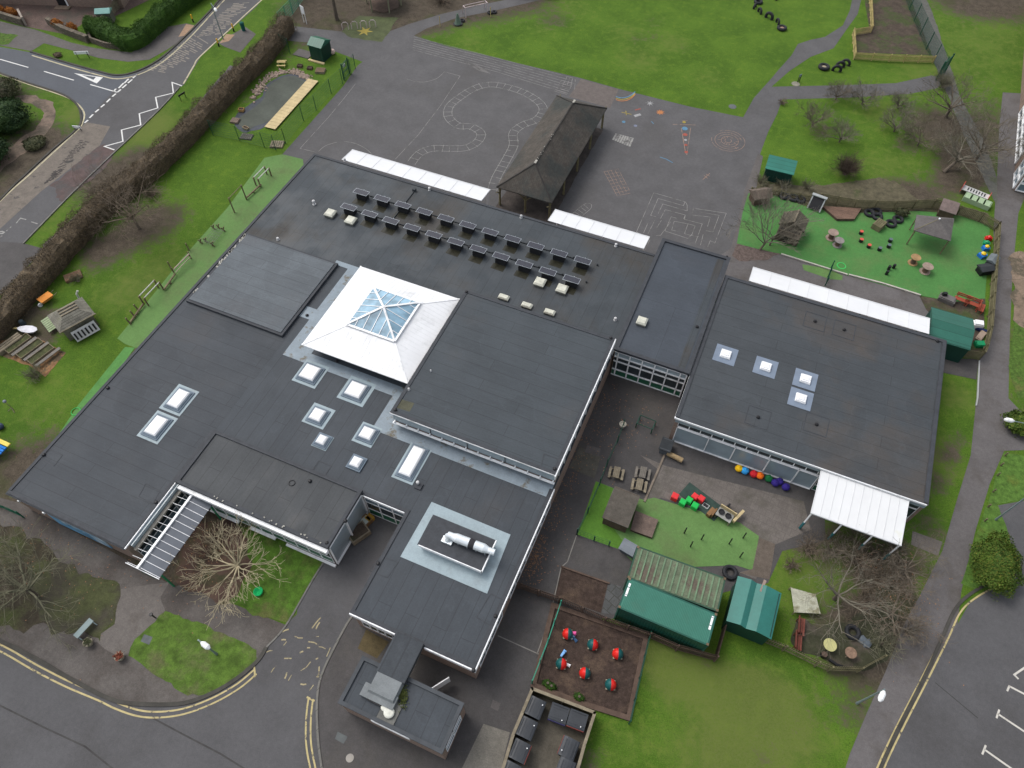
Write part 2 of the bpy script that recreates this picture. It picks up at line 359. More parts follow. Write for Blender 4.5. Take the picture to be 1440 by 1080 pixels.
def make_ground():
    xs = axis(-125, 45, .7); ys = axis(-8, 128, .7)
    nx, ny = len(xs), len(ys)
    v = [(x, y, 0) for y in ys for x in xs]
    f = [(j*nx+i, j*nx+i+1, (j+1)*nx+i+1, (j+1)*nx+i) for j in range(ny-1) for i in range(nx-1)]
    me = bpy.data.meshes.new('ground'); me.from_pydata(v, [], f)
    w = []; d = []
    for x, y, _ in v:
        if -130 < x < 50 and -10 < y < 130: w.append(field(WEAR, x, y)); d.append(field(DRY, x, y))
        else: w.append(.1); d.append(.3)
    for n_, L in (('wear', w), ('dry', d)):
        at = me.attributes.new(n_, 'FLOAT', 'POINT'); at.data.foreach_set('value', L)
    o = bpy.data.objects.new('ground', me); C.objects.link(o); o['kind'] = 'structure'
    m, nt, b = newmat('lawn_and_earth')
    tc = nn(nt, 'ShaderNodeTexCoord').outputs['Object']
    n1 = noi(nt, tc, .22, 6, .62); n2 = noi(nt, tc, 1.3, 6, .7); n3 = noi(nt, tc, 7, 6, .8); n4 = noi(nt, tc, .06, 3, .5)
    grass = mix(nt, ramp(nt, n1, .35, .65), (.043, .098, .009), (.078, .150, .015))
    grass = mix(nt, ramp(nt, n2, .5, .7, 0, .7), grass, (.112, .182, .018))
    grass = mix(nt, ramp(nt, n3, .48, .66, 0, .85), grass, (.026, .062, .007))
    grass = mix(nt, ramp(nt, noi(nt, tc, 16, 4, .8), .5, .64, 0, .5), grass, (.15, .21, .035))
    def attr(nm):
        a = nn(nt, 'ShaderNodeAttribute'); a.attribute_name = nm; return a.outputs['Fac']
    def add(a, bb, k):
        q = nn(nt, 'ShaderNodeMath', operation='MULTIPLY_ADD'); nt.links.new(bb, q.inputs[0]); q.inputs[1].default_value = k
        nt.links.new(a, q.inputs[2]); return q.outputs[0]
    dryf = ramp(nt, add(add(attr('dry'), n2, 1.3), n1, .6), 1.2, 1.8, 0, .6)
    olive = mix(nt, ramp(nt, n3, .35, .65), (.09, .115, .022), (.155, .16, .055))
    col = mix(nt, dryf, grass, olive)
    wf = ramp(nt, add(add(attr('wear'), n2, 1.5), n3, .8), 1.5, 2.0, 0, 1)
    earth = mix(nt, ramp(nt, n2, .35, .65), (.042, .034, .024), (.085, .07, .052))
    earth = mix(nt, ramp(nt, n3, .45, .7, 0, .7), earth, (.13, .105, .08))
    earth = mix(nt, ramp(nt, n1, .52, .62, 0, .5), earth, (.05, .06, .02))
    col = mix(nt, wf, col, earth)
    nt.links.new(col, b.inputs['Base Color']); b.inputs['Roughness'].default_value = .95; b.inputs['Specular IOR Level'].default_value = .15
    bp = nn(nt, 'ShaderNodeBump'); bp.inputs['Strength'].default_value = .8; bp.inputs['Distance'].default_value = .05
    nt.links.new(n3, bp.inputs['Height']); nt.links.new(bp.outputs[0], b.inputs['Normal'])
    me.materials.append(m)
make_ground()
Z = lambda n: .004*n+.004
# ------------------------------------------------------------------ roads, top left
area('road', [(310, 0), (300, 12), (262, 52), (225, 85), (192, 102), (165, 107), (140, 102), (100, 91), (45, 74), (0, 66), (-60, 50), (-60, 78), (0, 102), (40, 116),
     (75, 127), (95, 135), (110, 147), (116, 162), (112, 180), (75, 212), (37, 247), (12, 270), (0, 283), (-60, 350), (-60, 480), (0, 416), (62, 350), (32, 342), (100, 272), (162, 212), (175, 200),
     (225, 152), (252, 123), (259, 119), (282, 80), (325, 41), (360, 10), (372, -4), (420, -45), (360, -45)], Z(1), M_road)
area('side_road_surface', [(-60, 78), (0, 102), (40, 116), (75, 127), (95, 135), (110, 147), (116, 162), (117, 174), (160, 128), (193, 104), (165, 107), (140, 102), (100, 91), (45, 74), (0, 66), (-60, 50)], Z(2), M_blue)
area('worn_road_strip', [(112, 180), (122, 172), (155, 178), (140, 205), (57, 270), (0, 322), (-60, 376), (-60, 350), (0, 283), (12, 270), (37, 247), (75, 212)], Z(2), M_worn)
def hatch(name, a0, a1, b0, b1, n, m, z, seed):
    """rows of worn buff bars lying across the road"""
    rr = random.Random(seed); mb = MB()
    A0, A1, B0, B1 = [g(*p) for p in (a0, a1, b0, b1)]
    for i in range(n):
        t = (i+.5)/n; p = A0+(A1-A0)*t; q = B0+(B1-B0)*t
        u = rr.uniform(0, .15); w = rr.uniform(.7, 1)
        if rr.random() < .12: continue
        p2 = p+(q-p)*u; q2 = p+(q-p)*w
        k = rr.randint(1, 3)
        for j in range(k):
            a = p2+(q2-p2)*(j/k+.02); c = p2+(q2-p2)*((j+rr.uniform(.6, .95))/k)
            mb.ribbon([a, c], (A1-A0).length/n*rr.uniform(.3, .62), z)
    mb.build(name, m, kind='structure')
hatch('worn_crossing_bars', (205, 98), (275, 45), (236, 104), (305, 64), 24, mat('pale_crossing_bars', (.2, .18, .155), v=.15, s=2, fine=.3), Z(3), 1)
hatch('worn_crossing_bars', (268, 56), (345, -12), (314, 50), (378, -14), 27, MATS['pale_crossing_bars'], Z(3), 2)
hatch('worn_dashes', (58, 262), (112, 196), (86, 246), (128, 200), 26, MATS['road_seam_dark'] if 'road_seam_dark' in MATS else mat('road_seam_dark', (.045, .04, .038)), Z(4), 5)
area('red_worn_patch', [(140, 205), (165, 210), (150, 235), (115, 262), (85, 285), (70, 262)], Z(3), mat('reddish_worn_tarmac', (.09, .062, .058), v=.2, fine=.4, stain=(.07, .062, .06), ss=.6, sa=.45, sb=.6), jag=.5)
def kerbline(px, w=.16, m=M_kerb, h=.1, z=0): 
    b = MB(); P = smooth_line(gp(px), False, 4); b.ribbon(P, w, z, h); return b.build('kerb', m, kind='structure')
kerbline([(392, -90), (356, -45), (309, 0), (299, 12), (261, 51), (224, 84), (191, 101), (165, 106), (140, 101), (100, 90), (43, 73)], .22, M_kerbd)
kerbline([(-60, 79), (0, 103), (40, 117), (75, 128), (94, 136), (108, 147), (114, 162), (110, 180), (74, 211), (36, 246), (11, 270), (-60, 345)], .22, M_kerbd)
kerbline([(252, 124), (226, 153), (176, 201), (163, 213), (101, 273), (33, 343)], .14)
def line(name, m, segs, z, w):
    b = MB()
    for s in segs:
        P = gp(s) if not isinstance(s[0], Vector) else s
        b.ribbon(P, w, z)
    return b.build(name, m, kind='structure')
Zl = .022
b = MB()
for s in ([(45, 78), (100, 95), (140, 106), (165, 111), (195, 105), (228, 88), (265, 55), (303, 14), (316, 0), (360, -42)], [(-60, 82), (0, 104), (40, 118.5), (75, 130), (96, 138), (112, 149), (119, 162), (114, 178)], [(258, 118), (273, 92), (281, 80), (324, 40.5), (358, 9), (420, -45)],
          [(112, 181), (77, 213), (39, 248), (13, 271), (-50, 333)]):
    b.ribbon(smooth_line(gp(s), False, 4), .17, Zl)
b.build('cream_edge_line', M_cream, kind='structure')
line('white_road_marking', M_white, [[(0, 83.5), (40, 95)], [(-60, 66), (-20, 78)], [(62, 100.5), (104, 113)], [(127, 119), (165, 130)]], Zl, .14)
b = MB()
for s in ([(160, 129), (163, 125)], [(167, 124), (174, 117)], [(175, 117), (181, 111)], [(165, 130), (170, 126)], [(172, 124), (178, 119)], [(180, 117), (186, 112)], [(187, 110), (193, 105)],
          [(158, 136), (163, 132)], [(150, 144), (155, 139)], [(142, 151), (147, 147)], [(134, 158), (139, 154)], [(126, 166), (131, 161)], [(119, 173), (124, 169)]):
    b.ribbon(gp(s), .2, Zl)
T = gp([(104, 103), (145, 109), (136, 117.5)]); cen = (T[0]+T[1]+T[2])/3
inn = gp([(115, 105.5), (135, 108.5), (131.5, 112.5)])
for i in range(3):
    j = (i+1) % 3; b.add([(T[i].x, T[i].y, Zl), (T[j].x, T[j].y, Zl), (inn[j].x, inn[j].y, Zl), (inn[i].x, inn[i].y, Zl)], [(0, 1, 2, 3)])
b.build('give_way_marking', M_white, kind='structure')
line('zigzag_marking', M_white, [[(256, 121), (242, 116), (244, 131), (219, 137), (222, 152), (196, 160), (198, 176), (171, 183), (173, 199), (147, 206), (161, 211)]], Zl, .14)
line('faded_road_marking', M_faint, [[(23, 314), (29, 307), (37, 309)], [(44, 312), (53, 315)], [(9, 325), (16, 319)]], Zl, .12)
line('lettering_on_road', M_faint, [[(0, 326), (3, 325.6), (6, 327), (4, 328.5), (0, 328.6)], [(0, 334), (3.5, 331.5)]], Zl, .16)
# paths and verges top left
area('pavement', [(-60, 22), (0, 30), (50, 42), (100, 60), (135, 68), (185, 74), (215, 55), (235, 38), (262, 33), (274, 36), (262, 52), (235, 70), (210, 84), (180, 87), (140, 82), (105, 72), (62, 61), (44, 72), (0, 64), (-60, 50)], Z(3), M_pave)
area('tactile_paving', [(262, 34), (273, 36), (262, 50), (251, 52)], Z(4), mat('buff_tactile', (.3, .2, .13), v=.1, fine=.4))
area('grass_verge', [(0, 46), (25, 50), (12, 63), (0, 62), (-40, 52), (-40, 40)], Z(5), mat('verge_grass', (.06, .11, .018), v=.35, s=3, fine=.7, stain=(.1, .11, .03), ss=.8, rough=1), jag=.3)
area('pavement', [(345, 38), (360, 48), (338, 74), (316, 66), (306, 60)], Z(3), M_pave)
area('tactile_paving', [(318, 48), (330, 49), (322, 58), (309, 61)], Z(4), MATS['buff_tactile'])
area('driveway', [(-60, -60), (230, -60), (210, 0), (160, 24), (140, 25), (120, 30), (110, 38), (90, 48), (33, 37), (0, 20), (-60, 5)], Z(2), M_bpave)
area('path', [(20, 136), (42, 134), (68, 142), (78, 156), (77, 172), (60, 192), (30, 220), (0, 240), (-60, 290), (-60, 250), (0, 215), (30, 195), (52, 178), (61, 165), (60, 155), (45, 148)], Z(1), mat('worn_earth_path', (.17, .125, .095), v=.2, s=.8, fine=.5, stain=(.075, .062, .045), ss=.35, sa=.46, sb=.6), smooth=4, jag=.4)
area('driveway', [(62, 350), (32, 342), (0, 340), (-60, 410), (-60, 480), (0, 416)], Z(4), M_asphd)
area('boundary_path', [(1272, -30), (1290, -30), (1312, 20), (1335, 90), (1352, 140), (1382, 195), (1402, 250), (1402, 290), (1388, 262), (1358, 196), (1330, 128), (1306, 66), (1285, 10)], Z(3), mat('weathered_path', (.095, .095, .085), v=.15, fine=.5, stain=(.075, .085, .05), ss=.5), jag=.12)
# ------------------------------------------------------------------ playground
area('playground', [(392, 45), (400, 35), (440, 40), (485, 45), (535, 58), (548, 44), (575, 34), (620, 20), (680, 6), (720, -2), (800, -20), (800, -12), (760, 0), (700, 14), (640, 26), (600, 40), (582, 50), (625, 64), (720, 87),
     (817, 110), (870, 125), (970, 150), (1045, 165), (1060, 138), (1085, 110), (1095, 98), (1113, 78), (1122, 62), (1140, 56), (1160, 52), (1185, 36), (1195, 15), (1198, 0), (1204, -30), (1222, -30), (1211, 0), (1206, 20), (1190, 42), (1172, 68), (1140, 80), (1110, 100), (1085, 122),
     (1180, 120), (1260, 117), (1310, 106), (1330, 112), (1318, 124), (1280, 132), (1200, 137), (1100, 140), (1093, 160), (1080, 186), (1064, 230), (1047, 270), (1040, 300), (1030, 370), (900, 420), (600, 330), (430, 245), (397, 217), (482, 122), (503, 92), (510, 87), (470, 72), (435, 60), (402, 57)], Z(1), M_asph)
area('buff_surfaced_patch', [(817, 111), (870, 126), (858, 152), (800, 136)], Z(2), mat('pinkish_tarmac', (.115, .098, .09), v=.12, fine=.35))
area('green_safety_surface', [(505, 22), (560, 25), (548, 44), (537, 59), (495, 54), (480, 45)], Z(2), mat('mossy_safety_surface', (.07, .085, .035), v=.25, s=.8, fine=.5, stain=(.05, .055, .03), ss=.4), jag=.2)
def star(cx, cy, R, r2, n, z, name, m, rot=0):
    c0 = g(cx, cy); P = []
    for i in range(2*n):
        a = pi*i/n+rot; q = R if i % 2 == 0 else r2; P.append(Vector((c0.x+q*cos(a), c0.y+q*sin(a), 0)))
    b = MB(); b.sheet(P, z); return b.build(name, m, kind='structure')
star(513, 44, 1.1, .42, 6, Z(3), 'painted_star', mat('yellow_play_paint', (.3, .24, .05), v=.15, fine=.3), .3)
Zp = Z(4)
# football pitch, track lines
def arc(c0, r, a0, a1, n=16): return [Vector((c0.x+r*cos(a0+(a1-a0)*i/n), c0.y+r*sin(a0+(a1-a0)*i/n), 0)) for i in range(n+1)]
b = MB()
for s in ([(556, 224), (588, 190), (620, 148), (647, 107), (624, 101)], [(422, 209), (432, 198), (462, 165), (485, 137), (500, 118)], [(422, 209), (442, 213.5)]):
    b.ribbon(gp(s), .05, Zp)
b.ribbon(smooth_line(gp([(448, 213), (458, 205), (474, 200)]), False, 4), .05, Zp)
b.ribbon(smooth_line(gp([(484, 199), (500, 202), (514, 209), (522, 216)]), False, 4), .05, Zp)
b.ribbon(smooth_line(gp([(625, 101), (615, 110), (600, 115), (585, 115), (572, 111)]), False, 4), .05, Zp)
b.build('playground_marking', M_faint3, kind='structure')
b = MB()
for i in range(7):
    t = i/6
    b.ribbon([g(582+t*-2, 52+t*18), g(700+t*-2, 82+t*19), g(806+t*-7, 110+t*22)], .05, Zp)
for t in [i/5 for i in range(6)]:
    b.ribbon([g(779+t*29, 127-t*0+t*7-8), g(789+t*20, 107+t*5)], .05, Zp) if t > .3 else None
for i in range(8):
    b.ribbon([g(655+i*2.5, 88+i*1.6), g(672+i*2.5, 92+i*1.6)], .05, Zp)
    b.ribbon([g(779+i*1.4, 128-i*2.2), g(797+i*1.4, 133-i*2.2)], .05, Zp)
b.build('running_track_marking', M_faint3, kind='structure')
# dinosaur-like snake number track
def ladder(px, w, n, name, m, lw=.05):
    P = smooth_line(gp(px), False, 8); b = MB(); L = []; Rr = []
    for i, p in enumerate(P):
        t = (P[min(i+1, len(P)-1)]-P[max(i-1, 0)]).normalized(); nr = Vector((-t.y, t.x, 0))
        L.append(p+nr*w/2); Rr.append(p-nr*w/2)
    b.ribbon(L, lw, Zp); b.ribbon(Rr, lw, Zp)
    tot = sum((P[i+1]-P[i]).length for i in range(len(P)-1)); st = tot/n; acc = 0
    for i in range(len(P)-1):
        acc += (P[i+1]-P[i]).length
        if acc >= st:
            acc -= st; e = (L[i]-Rr[i])*.12; b.ribbon([L[i]+e, Rr[i]-e], lw, Zp)
    b.build(name, m, kind='structure')
ladder([(578, 230), (590, 216), (608, 209), (632, 209), (655, 208), (672, 199), (676, 187), (662, 178), (645, 177), (631, 165), (632, 150), (648, 136), (668, 124), (690, 119), (715, 123), (738, 131), (757, 143), (764, 155), (755, 168), (735, 176), (722, 187), (722, 205), (712, 225), (698, 250), (692, 268)], .95, 52, 'snake_track_marking', M_faint)
# maze
b = MB(); O = g(919, 272)
def mz(*L):
    for s in L: b.ribbon([g(720+x/4, 270+y/4) for x, y in s], .05, Zp)
mz([(700, 225), (797, 5), (972, 55), (965, 78), (822, 37), (780, 132), (810, 140)], [(975, 55), (985, 75), (985, 107), (848, 68), (822, 122)],
   [(835, 150), (862, 100), (975, 130), (965, 152)], [(1020, 92), (1015, 118)], [(1020, 92), (1205, 120), (1140, 290)], [(1060, 115), (1165, 132), (1130, 225), (1090, 218)], [(1015, 130), (1115, 142), (1100, 195)],
   [(975, 130), (970, 155), (1070, 180), (1030, 290)], [(895, 140), (860, 220), (990, 262), (1010, 240)], [(895, 140), (925, 148)], [(912, 165), (898, 215), (935, 222)], [(912, 165), (990, 180), (970, 235), (1005, 245)],
   [(990, 180), (1030, 190), (1010, 245), (1050, 252)], [(895, 165), (835, 245), (810, 245)], [(803, 160), (765, 235)], [(765, 175), (740, 230)], [(700, 225), (765, 262)], [(750, 325), (775, 270)], [(1100, 310), (1115, 275), (1140, 285)], [(1060, 300), (1075, 240)], [(840, 160), (815, 200)])
b.build('maze_marking', M_faint3, kind='structure')
# round maze, rocket, sun, rainbow, hop-scotch grids
line('kerb_line', mat('pale_joint', (.2, .19, .17), v=.2), [[(811, 752), (798, 790), (789, 798), (783, 825), (777, 850), (770, 880), (755, 920)], [(700, 894), (760, 921)]], Z(6), .07)
b = MB(); c0 = g(1024, 198)
for r in (.35, .75, 1.1, 1.45, 1.8):
    a0 = random.uniform(0, 6); b.ribbon(arc(c0, r, a0, a0+5.4, 24), .05, Zp)
for i in range(14):
    a = i*pi/7+.2; r = random.choice((.4, .8, 1.2)); b.ribbon([Vector((c0.x+r*cos(a), c0.y+r*sin(a), 0)), Vector((c0.x+(r+.35)*cos(a), c0.y+(r+.35)*sin(a), 0))], .05, Zp)
b.build('round_maze_marking', M_faint2, kind='structure')
P_or = mat('orange_play_paint', (.36, .15, .06), v=.15, fine=.4); P_bl = mat('blue_play_paint', (.09, .2, .3), v=.15, fine=.4)
P_rd = mat('red_play_paint', (.28, .075, .055), v=.15, fine=.4); P_wh = mat('white_play_paint', (.3, .3, .3), v=.15, fine=.4); P_ye = MATS['yellow_play_paint']
def disc(name, cx, cy, r, m, z=Zp, n=16):
    c = g(cx, cy); b = MB(); b.sheet([Vector((c.x+r*cos(2*pi*i/n), c.y+r*sin(2*pi*i/n), 0)) for i in range(n)], z); b.build(name, m, kind='structure')
line('rocket_marking', M_faint2, [[(958, 180), (964, 215), (966, 218), (971, 180)], [(946, 175), (978, 176)], [(959, 170), (967, 170)]], Zp, .07)
for x, y, r, m in ((963, 181, .32, P_bl), (963.5, 189.5, .26, P_rd), (964, 197, .16, P_wh), (964.5, 204, .18, P_rd), (965, 214, .2, P_rd), (962, 172, .2, P_ye)): disc('rocket_spot', x, y, r, m, Zp+.004)
for i, m in enumerate((P_or, P_ye, P_bl)):
    b = MB(); P = smooth_line(gp([(866, 140-i*2), (873, 142.2-i*2.2), (882, 141-i*2.2), (889, 137-i*2), (893, 132.5-i*1.6)]), False, 4); b.ribbon(P, .13, Zp+.004*i); b.build('rainbow_stripe', m, kind='structure')
star(928.5, 158, .55, .26, 9, Zp, 'painted_sun', P_or); star(914, 145.5, .55, .14, 8, Zp, 'painted_star', P_wh, .2)
line('painted_plane', P_ye, [[(874, 158), (888, 161)], [(880, 156), (881, 162)]], Zp, .09); line('painted_fish', P_rd, [[(893, 155), (901, 153)]], Zp, .16)
line('painted_cloud', P_wh, [[(892, 163.5), (901, 161)]], Zp, .38); disc('painted_planet', 877, 171.5, .2, P_bl); disc('painted_planet', 893.5, 177, .2, mat('grey_play_paint', (.16, .18, .24), fine=.3)); line('painted_comet', P_bl, [[(916, 171), (919, 174)]], Zp, .1); line('painted_comet', P_bl, [[(928, 221), (937, 224), (946, 229)]], Zp, .1)
b = MB()
for i in range(8):
    t = i/7; b.ribbon([g(867+t*23, 188+t*6), g(861+t*23+1, 197+t*9)], .22, Zp)
b.build('painted_ladder', M_faint, kind='structure')
b = MB()
for i in range(5): b.ribbon([g(849+i*5.0, 241-i*1), g(868+i*4.3, 276-i*2)], .04, Zp)
for i in range(9): b.ribbon([g(849+i*2.4, 242+i*4.2), g(868+i*2.3, 238+i*4.2)], .04, Zp)
b.build('number_grid_marking', M_faint2, kind='structure')
b = MB(); b.ribbon(smooth_line(gp([(803, 303), (815, 292), (824, 286.5), (831, 287), (831, 293), (822, 301), (816, 307)]), False, 4), .05, Zp)
for i in range(4): b.ribbon([g(808+i*4, 298-i*3.5), g(817+i*3.5, 304-i*3.5)], .05, Zp)
b.build('hopscotch_marking', M_faint3, kind='structure')
line('painted_gecko', M_faint2, [[(988, 253), (998, 244)], [(990, 247), (995, 251)], [(993, 245), (998, 248)]], Zp, .07)
disc('manhole_cover', 1030, 150, .45, mat('grey_cover', (.1, .11, .11), v=.2))
area('bare_margin', [(1047, 268), (1060, 232), (1066, 216), (1073, 220), (1064, 262), (1056, 300), (1043, 350), (1032, 370), (1023, 368), (1036, 318)], Z(4), M_pave)
# ------------------------------------------------------------------ turf play area (NE)
area('green_play_surface', [(1052, 272), (1090, 275), (1140, 293), (1200, 300), (1290, 297), (1340, 300), (1392, 318), (1385, 420), (1345, 425), (1300, 417), (1292, 415), (1190, 387), (1098, 358), (1036, 343), (1044, 300)], Z(5), M_turf)
area('playground_tarmac_strip', [(1036, 343), (1098, 358), (1190, 387), (1292, 415), (1310, 430), (1310, 520), (1000, 420), (1010, 362)], Z(3), M_path)
area('stony_bed', [(1036, 343), (1098, 357), (1080, 366), (1040, 367), (1030, 360)], Z(6), mat('stony_soil', (.1, .075, .065), v=.35, s=4, fine=.7), jag=.25)
area('worn_turf_patch', [(1128, 372), (1165, 378), (1185, 388), (1184, 394), (1168, 393), (1130, 380)], Z(6), M_turf2)
b = MB(); b.ribbon(gp([(1098, 358), (1165, 379), (1191, 387)]), .14, Z(6), .12); b.ribbon(gp([(1193, 387), (1240, 399), (1294, 416)]), .14, Z(6), .12); tag(b.build('timber_edging', mat('pale_timber', (.42, .4, .35), v=.12)), 'long white painted sleeper edging along the south side of the green play surface', 'edging')
area('weedy_corner', [(1292, 416), (1345, 425), (1385, 420), (1382, 500), (1310, 500), (1305, 440)], Z(6), M_soil, jag=.15)
area('raised_bank', [(1060, 256), (1150, 262), (1235, 250), (1262, 256), (1290, 280), (1390, 300), (1392, 318), (1340, 300), (1290, 296), (1200, 298), (1140, 290), (1090, 274), (1052, 270)], Z(4), mat('leafy_bank', (.085, .075, .045), v=.3, s=1.5, fine=.6, stain=(.05, .06, .02), ss=.6), jag=.3)
# ------------------------------------------------------------------ east paths
area('path', [(1410, 130), (1405, 180), (1402, 250), (1397, 320), (1398, 380), (1393, 470), (1376, 505), (1373, 560), (1365, 640), (1345, 705), (1325, 775), (1292, 840), (1270, 880), (1245, 945), (1220, 1000), (1195, 1060), (1170, 1140), (1090, 1500), (1240, 1500), (1262, 1100), (1300, 1000), (1345, 890), (1352, 830), (1372, 745), (1392, 680), (1412, 634), (1440, 633), (1500, 640), (1500, 590), (1440, 583), (1418, 560), (1420, 470), (1424, 380), (1432, 300), (1460, 230), (1445, 132)], Z(2), M_path)
area('path', [(1283, 747), (1325, 762), (1319, 782), (1281, 766)], Z(3), M_slab)
area('path', [(1313, 503), (1376, 505), (1373, 534), (1330, 525), (1300, 515)], Z(3), M_asphd)
b = MB(); b.ribbon(gp([(1376.5, 508), (1374, 560), (1372, 571)]), .1, 0, .12); b.build('kerb', mat('pale_kerb', (.35, .36, .35), v=.1), kind='structure')
area('grass_verge', [(1432, 560), (1500, 562), (1500, 440), (1425, 440), (1419, 520)], Z(5), MATS['verge_grass'], jag=.25)
area('sandy_patch', [(1424, 355), (1500, 350), (1500, 470), (1440, 462), (1424, 450)], Z(7), M_sand, jag=.5)
area('lawn', [(1412, 637), (1500, 650), (1500, 700), (1440, 703), (1402, 709), (1415, 742), (1425, 790), (1424, 812), (1408, 822), (1372, 830), (1350, 820), (1365, 780), (1385, 715)], Z(4), mat('bright_lawn', (.068, .135, .022), v=.3, s=2.5, fine=.6, stain=(.09, .12, .02), ss=.5, rough=1), jag=.15)
area('parking_road', [(1402, 711), (1440, 704), (1800, 650), (2200, 1700), (1050, 1700), (1190, 1180), (1215, 1120), (1240, 1080), (1262, 1030), (1300, 960), (1345, 880), (1362, 850), (1385, 833), (1420, 818), (1427, 800), (1424, 775), (1415, 740)], Z(3), M_road)
dy = [(1232, 1095), (1246, 1062), (1268, 1017), (1300, 955), (1330, 895), (1345, 862), (1362, 843), (1390, 826), (1421, 815)]
kerbline([(1222, 1110), (1238, 1080), (1260, 1030), (1298, 955), (1326, 894), (1341, 860), (1358, 840), (1385, 823), (1405, 817)], .2, M_kerbd, .08)
def dbl(px, off, name='double_yellow_lines', w=.11):
    P = smooth_line(gp(px), False, 5); b = MB()
    for k in (-1, 1):
        Q = []
        for i, p in enumerate(P):
            t = (P[min(i+1, len(P)-1)]-P[max(i-1, 0)]).normalized(); Q.append(p+Vector((-t.y, t.x, 0))*off*k)
        b.ribbon(Q, w, .024)
    return b, P
b, P = dbl(dy, .17); e = P[-1]; b.ribbon([e+Vector((-.1, .35, 0)), e+Vector((.1, -.35, 0))], .12, .028); b.build('double_yellow_lines', M_yell, kind='structure')
line('parking_bay_marking', mat('bay_paint', (.5, .48, .43), v=.1, stain=(.3, .28, .25), ss=2), [[(1445, 936), (1426, 949), (1432, 955)], [(1416, 972), (1419, 965), (1442, 977)], [(1401, 1010), (1405, 998)], [(1403, 1004), (1442, 1030)], [(1381, 1061), (1386, 1048)], [(1384, 1054), (1425, 1083), (1470, 1115)]], .024, .12)
line('road_seam', mat('dark_seam', (.045, .044, .043)), [[(1315, 960), (1345, 985), (1375, 1010)]], .022, .06)
# ------------------------------------------------------------------ service yard, access road, south road
area('yard_tarmac', [(840, 460), (975, 500), (985, 545), (1160, 640), (1160, 760), (1100, 775), (1080, 820), (1030, 830), (880, 870), (800, 870), (775, 900), (745, 975), (715, 1070), (690, 1500), (440, 1500), (440, 1040), (446, 960), (462, 920), (492, 872), (460, 800), (560, 715), (700, 720)], Z(1), M_asphd)
area('road', [(-60, 880), (0, 905), (50, 928), (100, 958), (155, 985), (195, 992), (250, 991), (287, 981), (325, 961), (360, 933), (376, 909), (403, 879), (440, 815), (458, 788), (480, 760), (500, 690), (590, 690), (600, 730), (520, 820), (492, 870), (470, 911), (452, 950), (446, 985), (447, 1035), (452, 1080), (470, 1300), (480, 1900), (-900, 1700), (-400, 900), (-200, 860)], Z(2), M_road)
kerbline([(-60, 877), (0, 901), (50, 926), (100, 955), (155, 983), (195, 990), (250, 990), (287, 980), (325, 960), (360, 932), (375, 910)], .26, M_kerbd, .08)
kerbline([(375, 910), (402, 880), (440, 815), (456, 790)], .12, M_kerb, .06)
kerbline([(505, 860), (492, 871), (470, 911), (452, 950), (446, 985), (447, 1035), (453, 1085), (460, 1140)], .14, M_kerb, .06)
b, P = dbl([(-60, 888), (0, 911), (48, 938), (95, 962), (140, 981), (165, 993), (195, 1003), (225, 1005), (260, 1000), (300, 985), (335, 965), (359, 945)], .17); e = P[-1]; b.ribbon([e+Vector((-.25, .25, 0)), e+Vector((.2, -.3, 0))], .12, .028); b.build('double_yellow_lines', M_yell, kind='structure')
b, P = dbl([(437, 983), (434, 1010), (434, 1045), (440, 1080), (452, 1130)], .15); e = P[0]; b.ribbon([e+Vector((-.3, 0, 0)), e+Vector((.3, 0, 0))], .12, .028); b.build('double_yellow_lines', M_yell, kind='structure')
rr = random.Random(5); b = MB()
for px, py, a, l in [(445, 876, 1.0, .9), (447, 880, 1.2, .5), (401, 887, .4, .5), (420, 896, -.2, .6), (441, 905, -.3, .8), (453, 911, -.3, .5), (462, 917, 1.3, .6), (405, 926, 0, .5), (430, 937, .8, .8), (448, 945, 1.6, .7), (449, 950, .5, .4), (385, 941, 1, .5), (408, 953, 1.2, .4), (427, 962, 0, .4), (438, 967, 1, .4), (399, 900, 0, .3), (446, 926, .5, .2), (434, 911, 0, .2), (402, 950, 1.4, .4), (424, 917, .4, .25), (379, 916, .3, .4), (401, 905, 1, .3), (446, 895, 0, .25)]:
    c = g(px, py); v = Vector((cos(a+.4), sin(a+.4), 0))*l/2; P = [c-v, c+Vector((-v.y, v.x, 0))*rr.uniform(-.2, .2), c+v]; b.ribbon(P, rr.uniform(.05, .1), .022)
b.build('flaked_road_lettering', mat('flaked_yellow', (.34, .29, .17), v=.2, stain=(.1, .09, .08), ss=3, sa=.5, sb=.6), kind='structure')
line('road_seam', mat('dark_seam2', (.05, .048, .047), v=.3), [[(-40, 970), (0, 992), (60, 1022), (120, 1050), (170, 1090)], [(215, 1010), (262, 1035), (310, 1060), (350, 1085)]], Z(4), .1)
area('pavement', [(-60, 780), (0, 700), (30, 708), (180, 788), (245, 825), (270, 818), (330, 850), (405, 880), (376, 909), (362, 930), (325, 960), (288, 981), (250, 990), (195, 990), (155, 984), (100, 956), (50, 927), (0, 903), (-60, 878)], Z(3), mat('stained_tarmac', (.1, .09, .082), v=.16, s=.6, fine=.5, stain=(.072, .062, .055), ss=.25, sa=.45, sb=.6))
area('path', [(160, 830), (240, 818), (225, 840), (232, 858), (180, 920), (172, 925), (130, 902), (165, 860)], Z(4), mat('entrance_paving', (.125, .112, .102), v=.1, fine=.4, stain=(.1, .088, .078), ss=.5), jag=.15)
leafy = mat('leafy_earth', (.05, .042, .028), v=.35, s=1.2, fine=.7, stain=(.05, .06, .02), ss=.3, sa=.46, sb=.6, rough=1)
area('leafy_bed', [(-60, 735), (0, 735), (60, 765), (90, 795), (150, 812), (168, 830), (160, 862), (140, 905), (112, 896), (60, 880), (20, 885), (-60, 870)], Z(5), leafy, smooth=3, jag=.6)
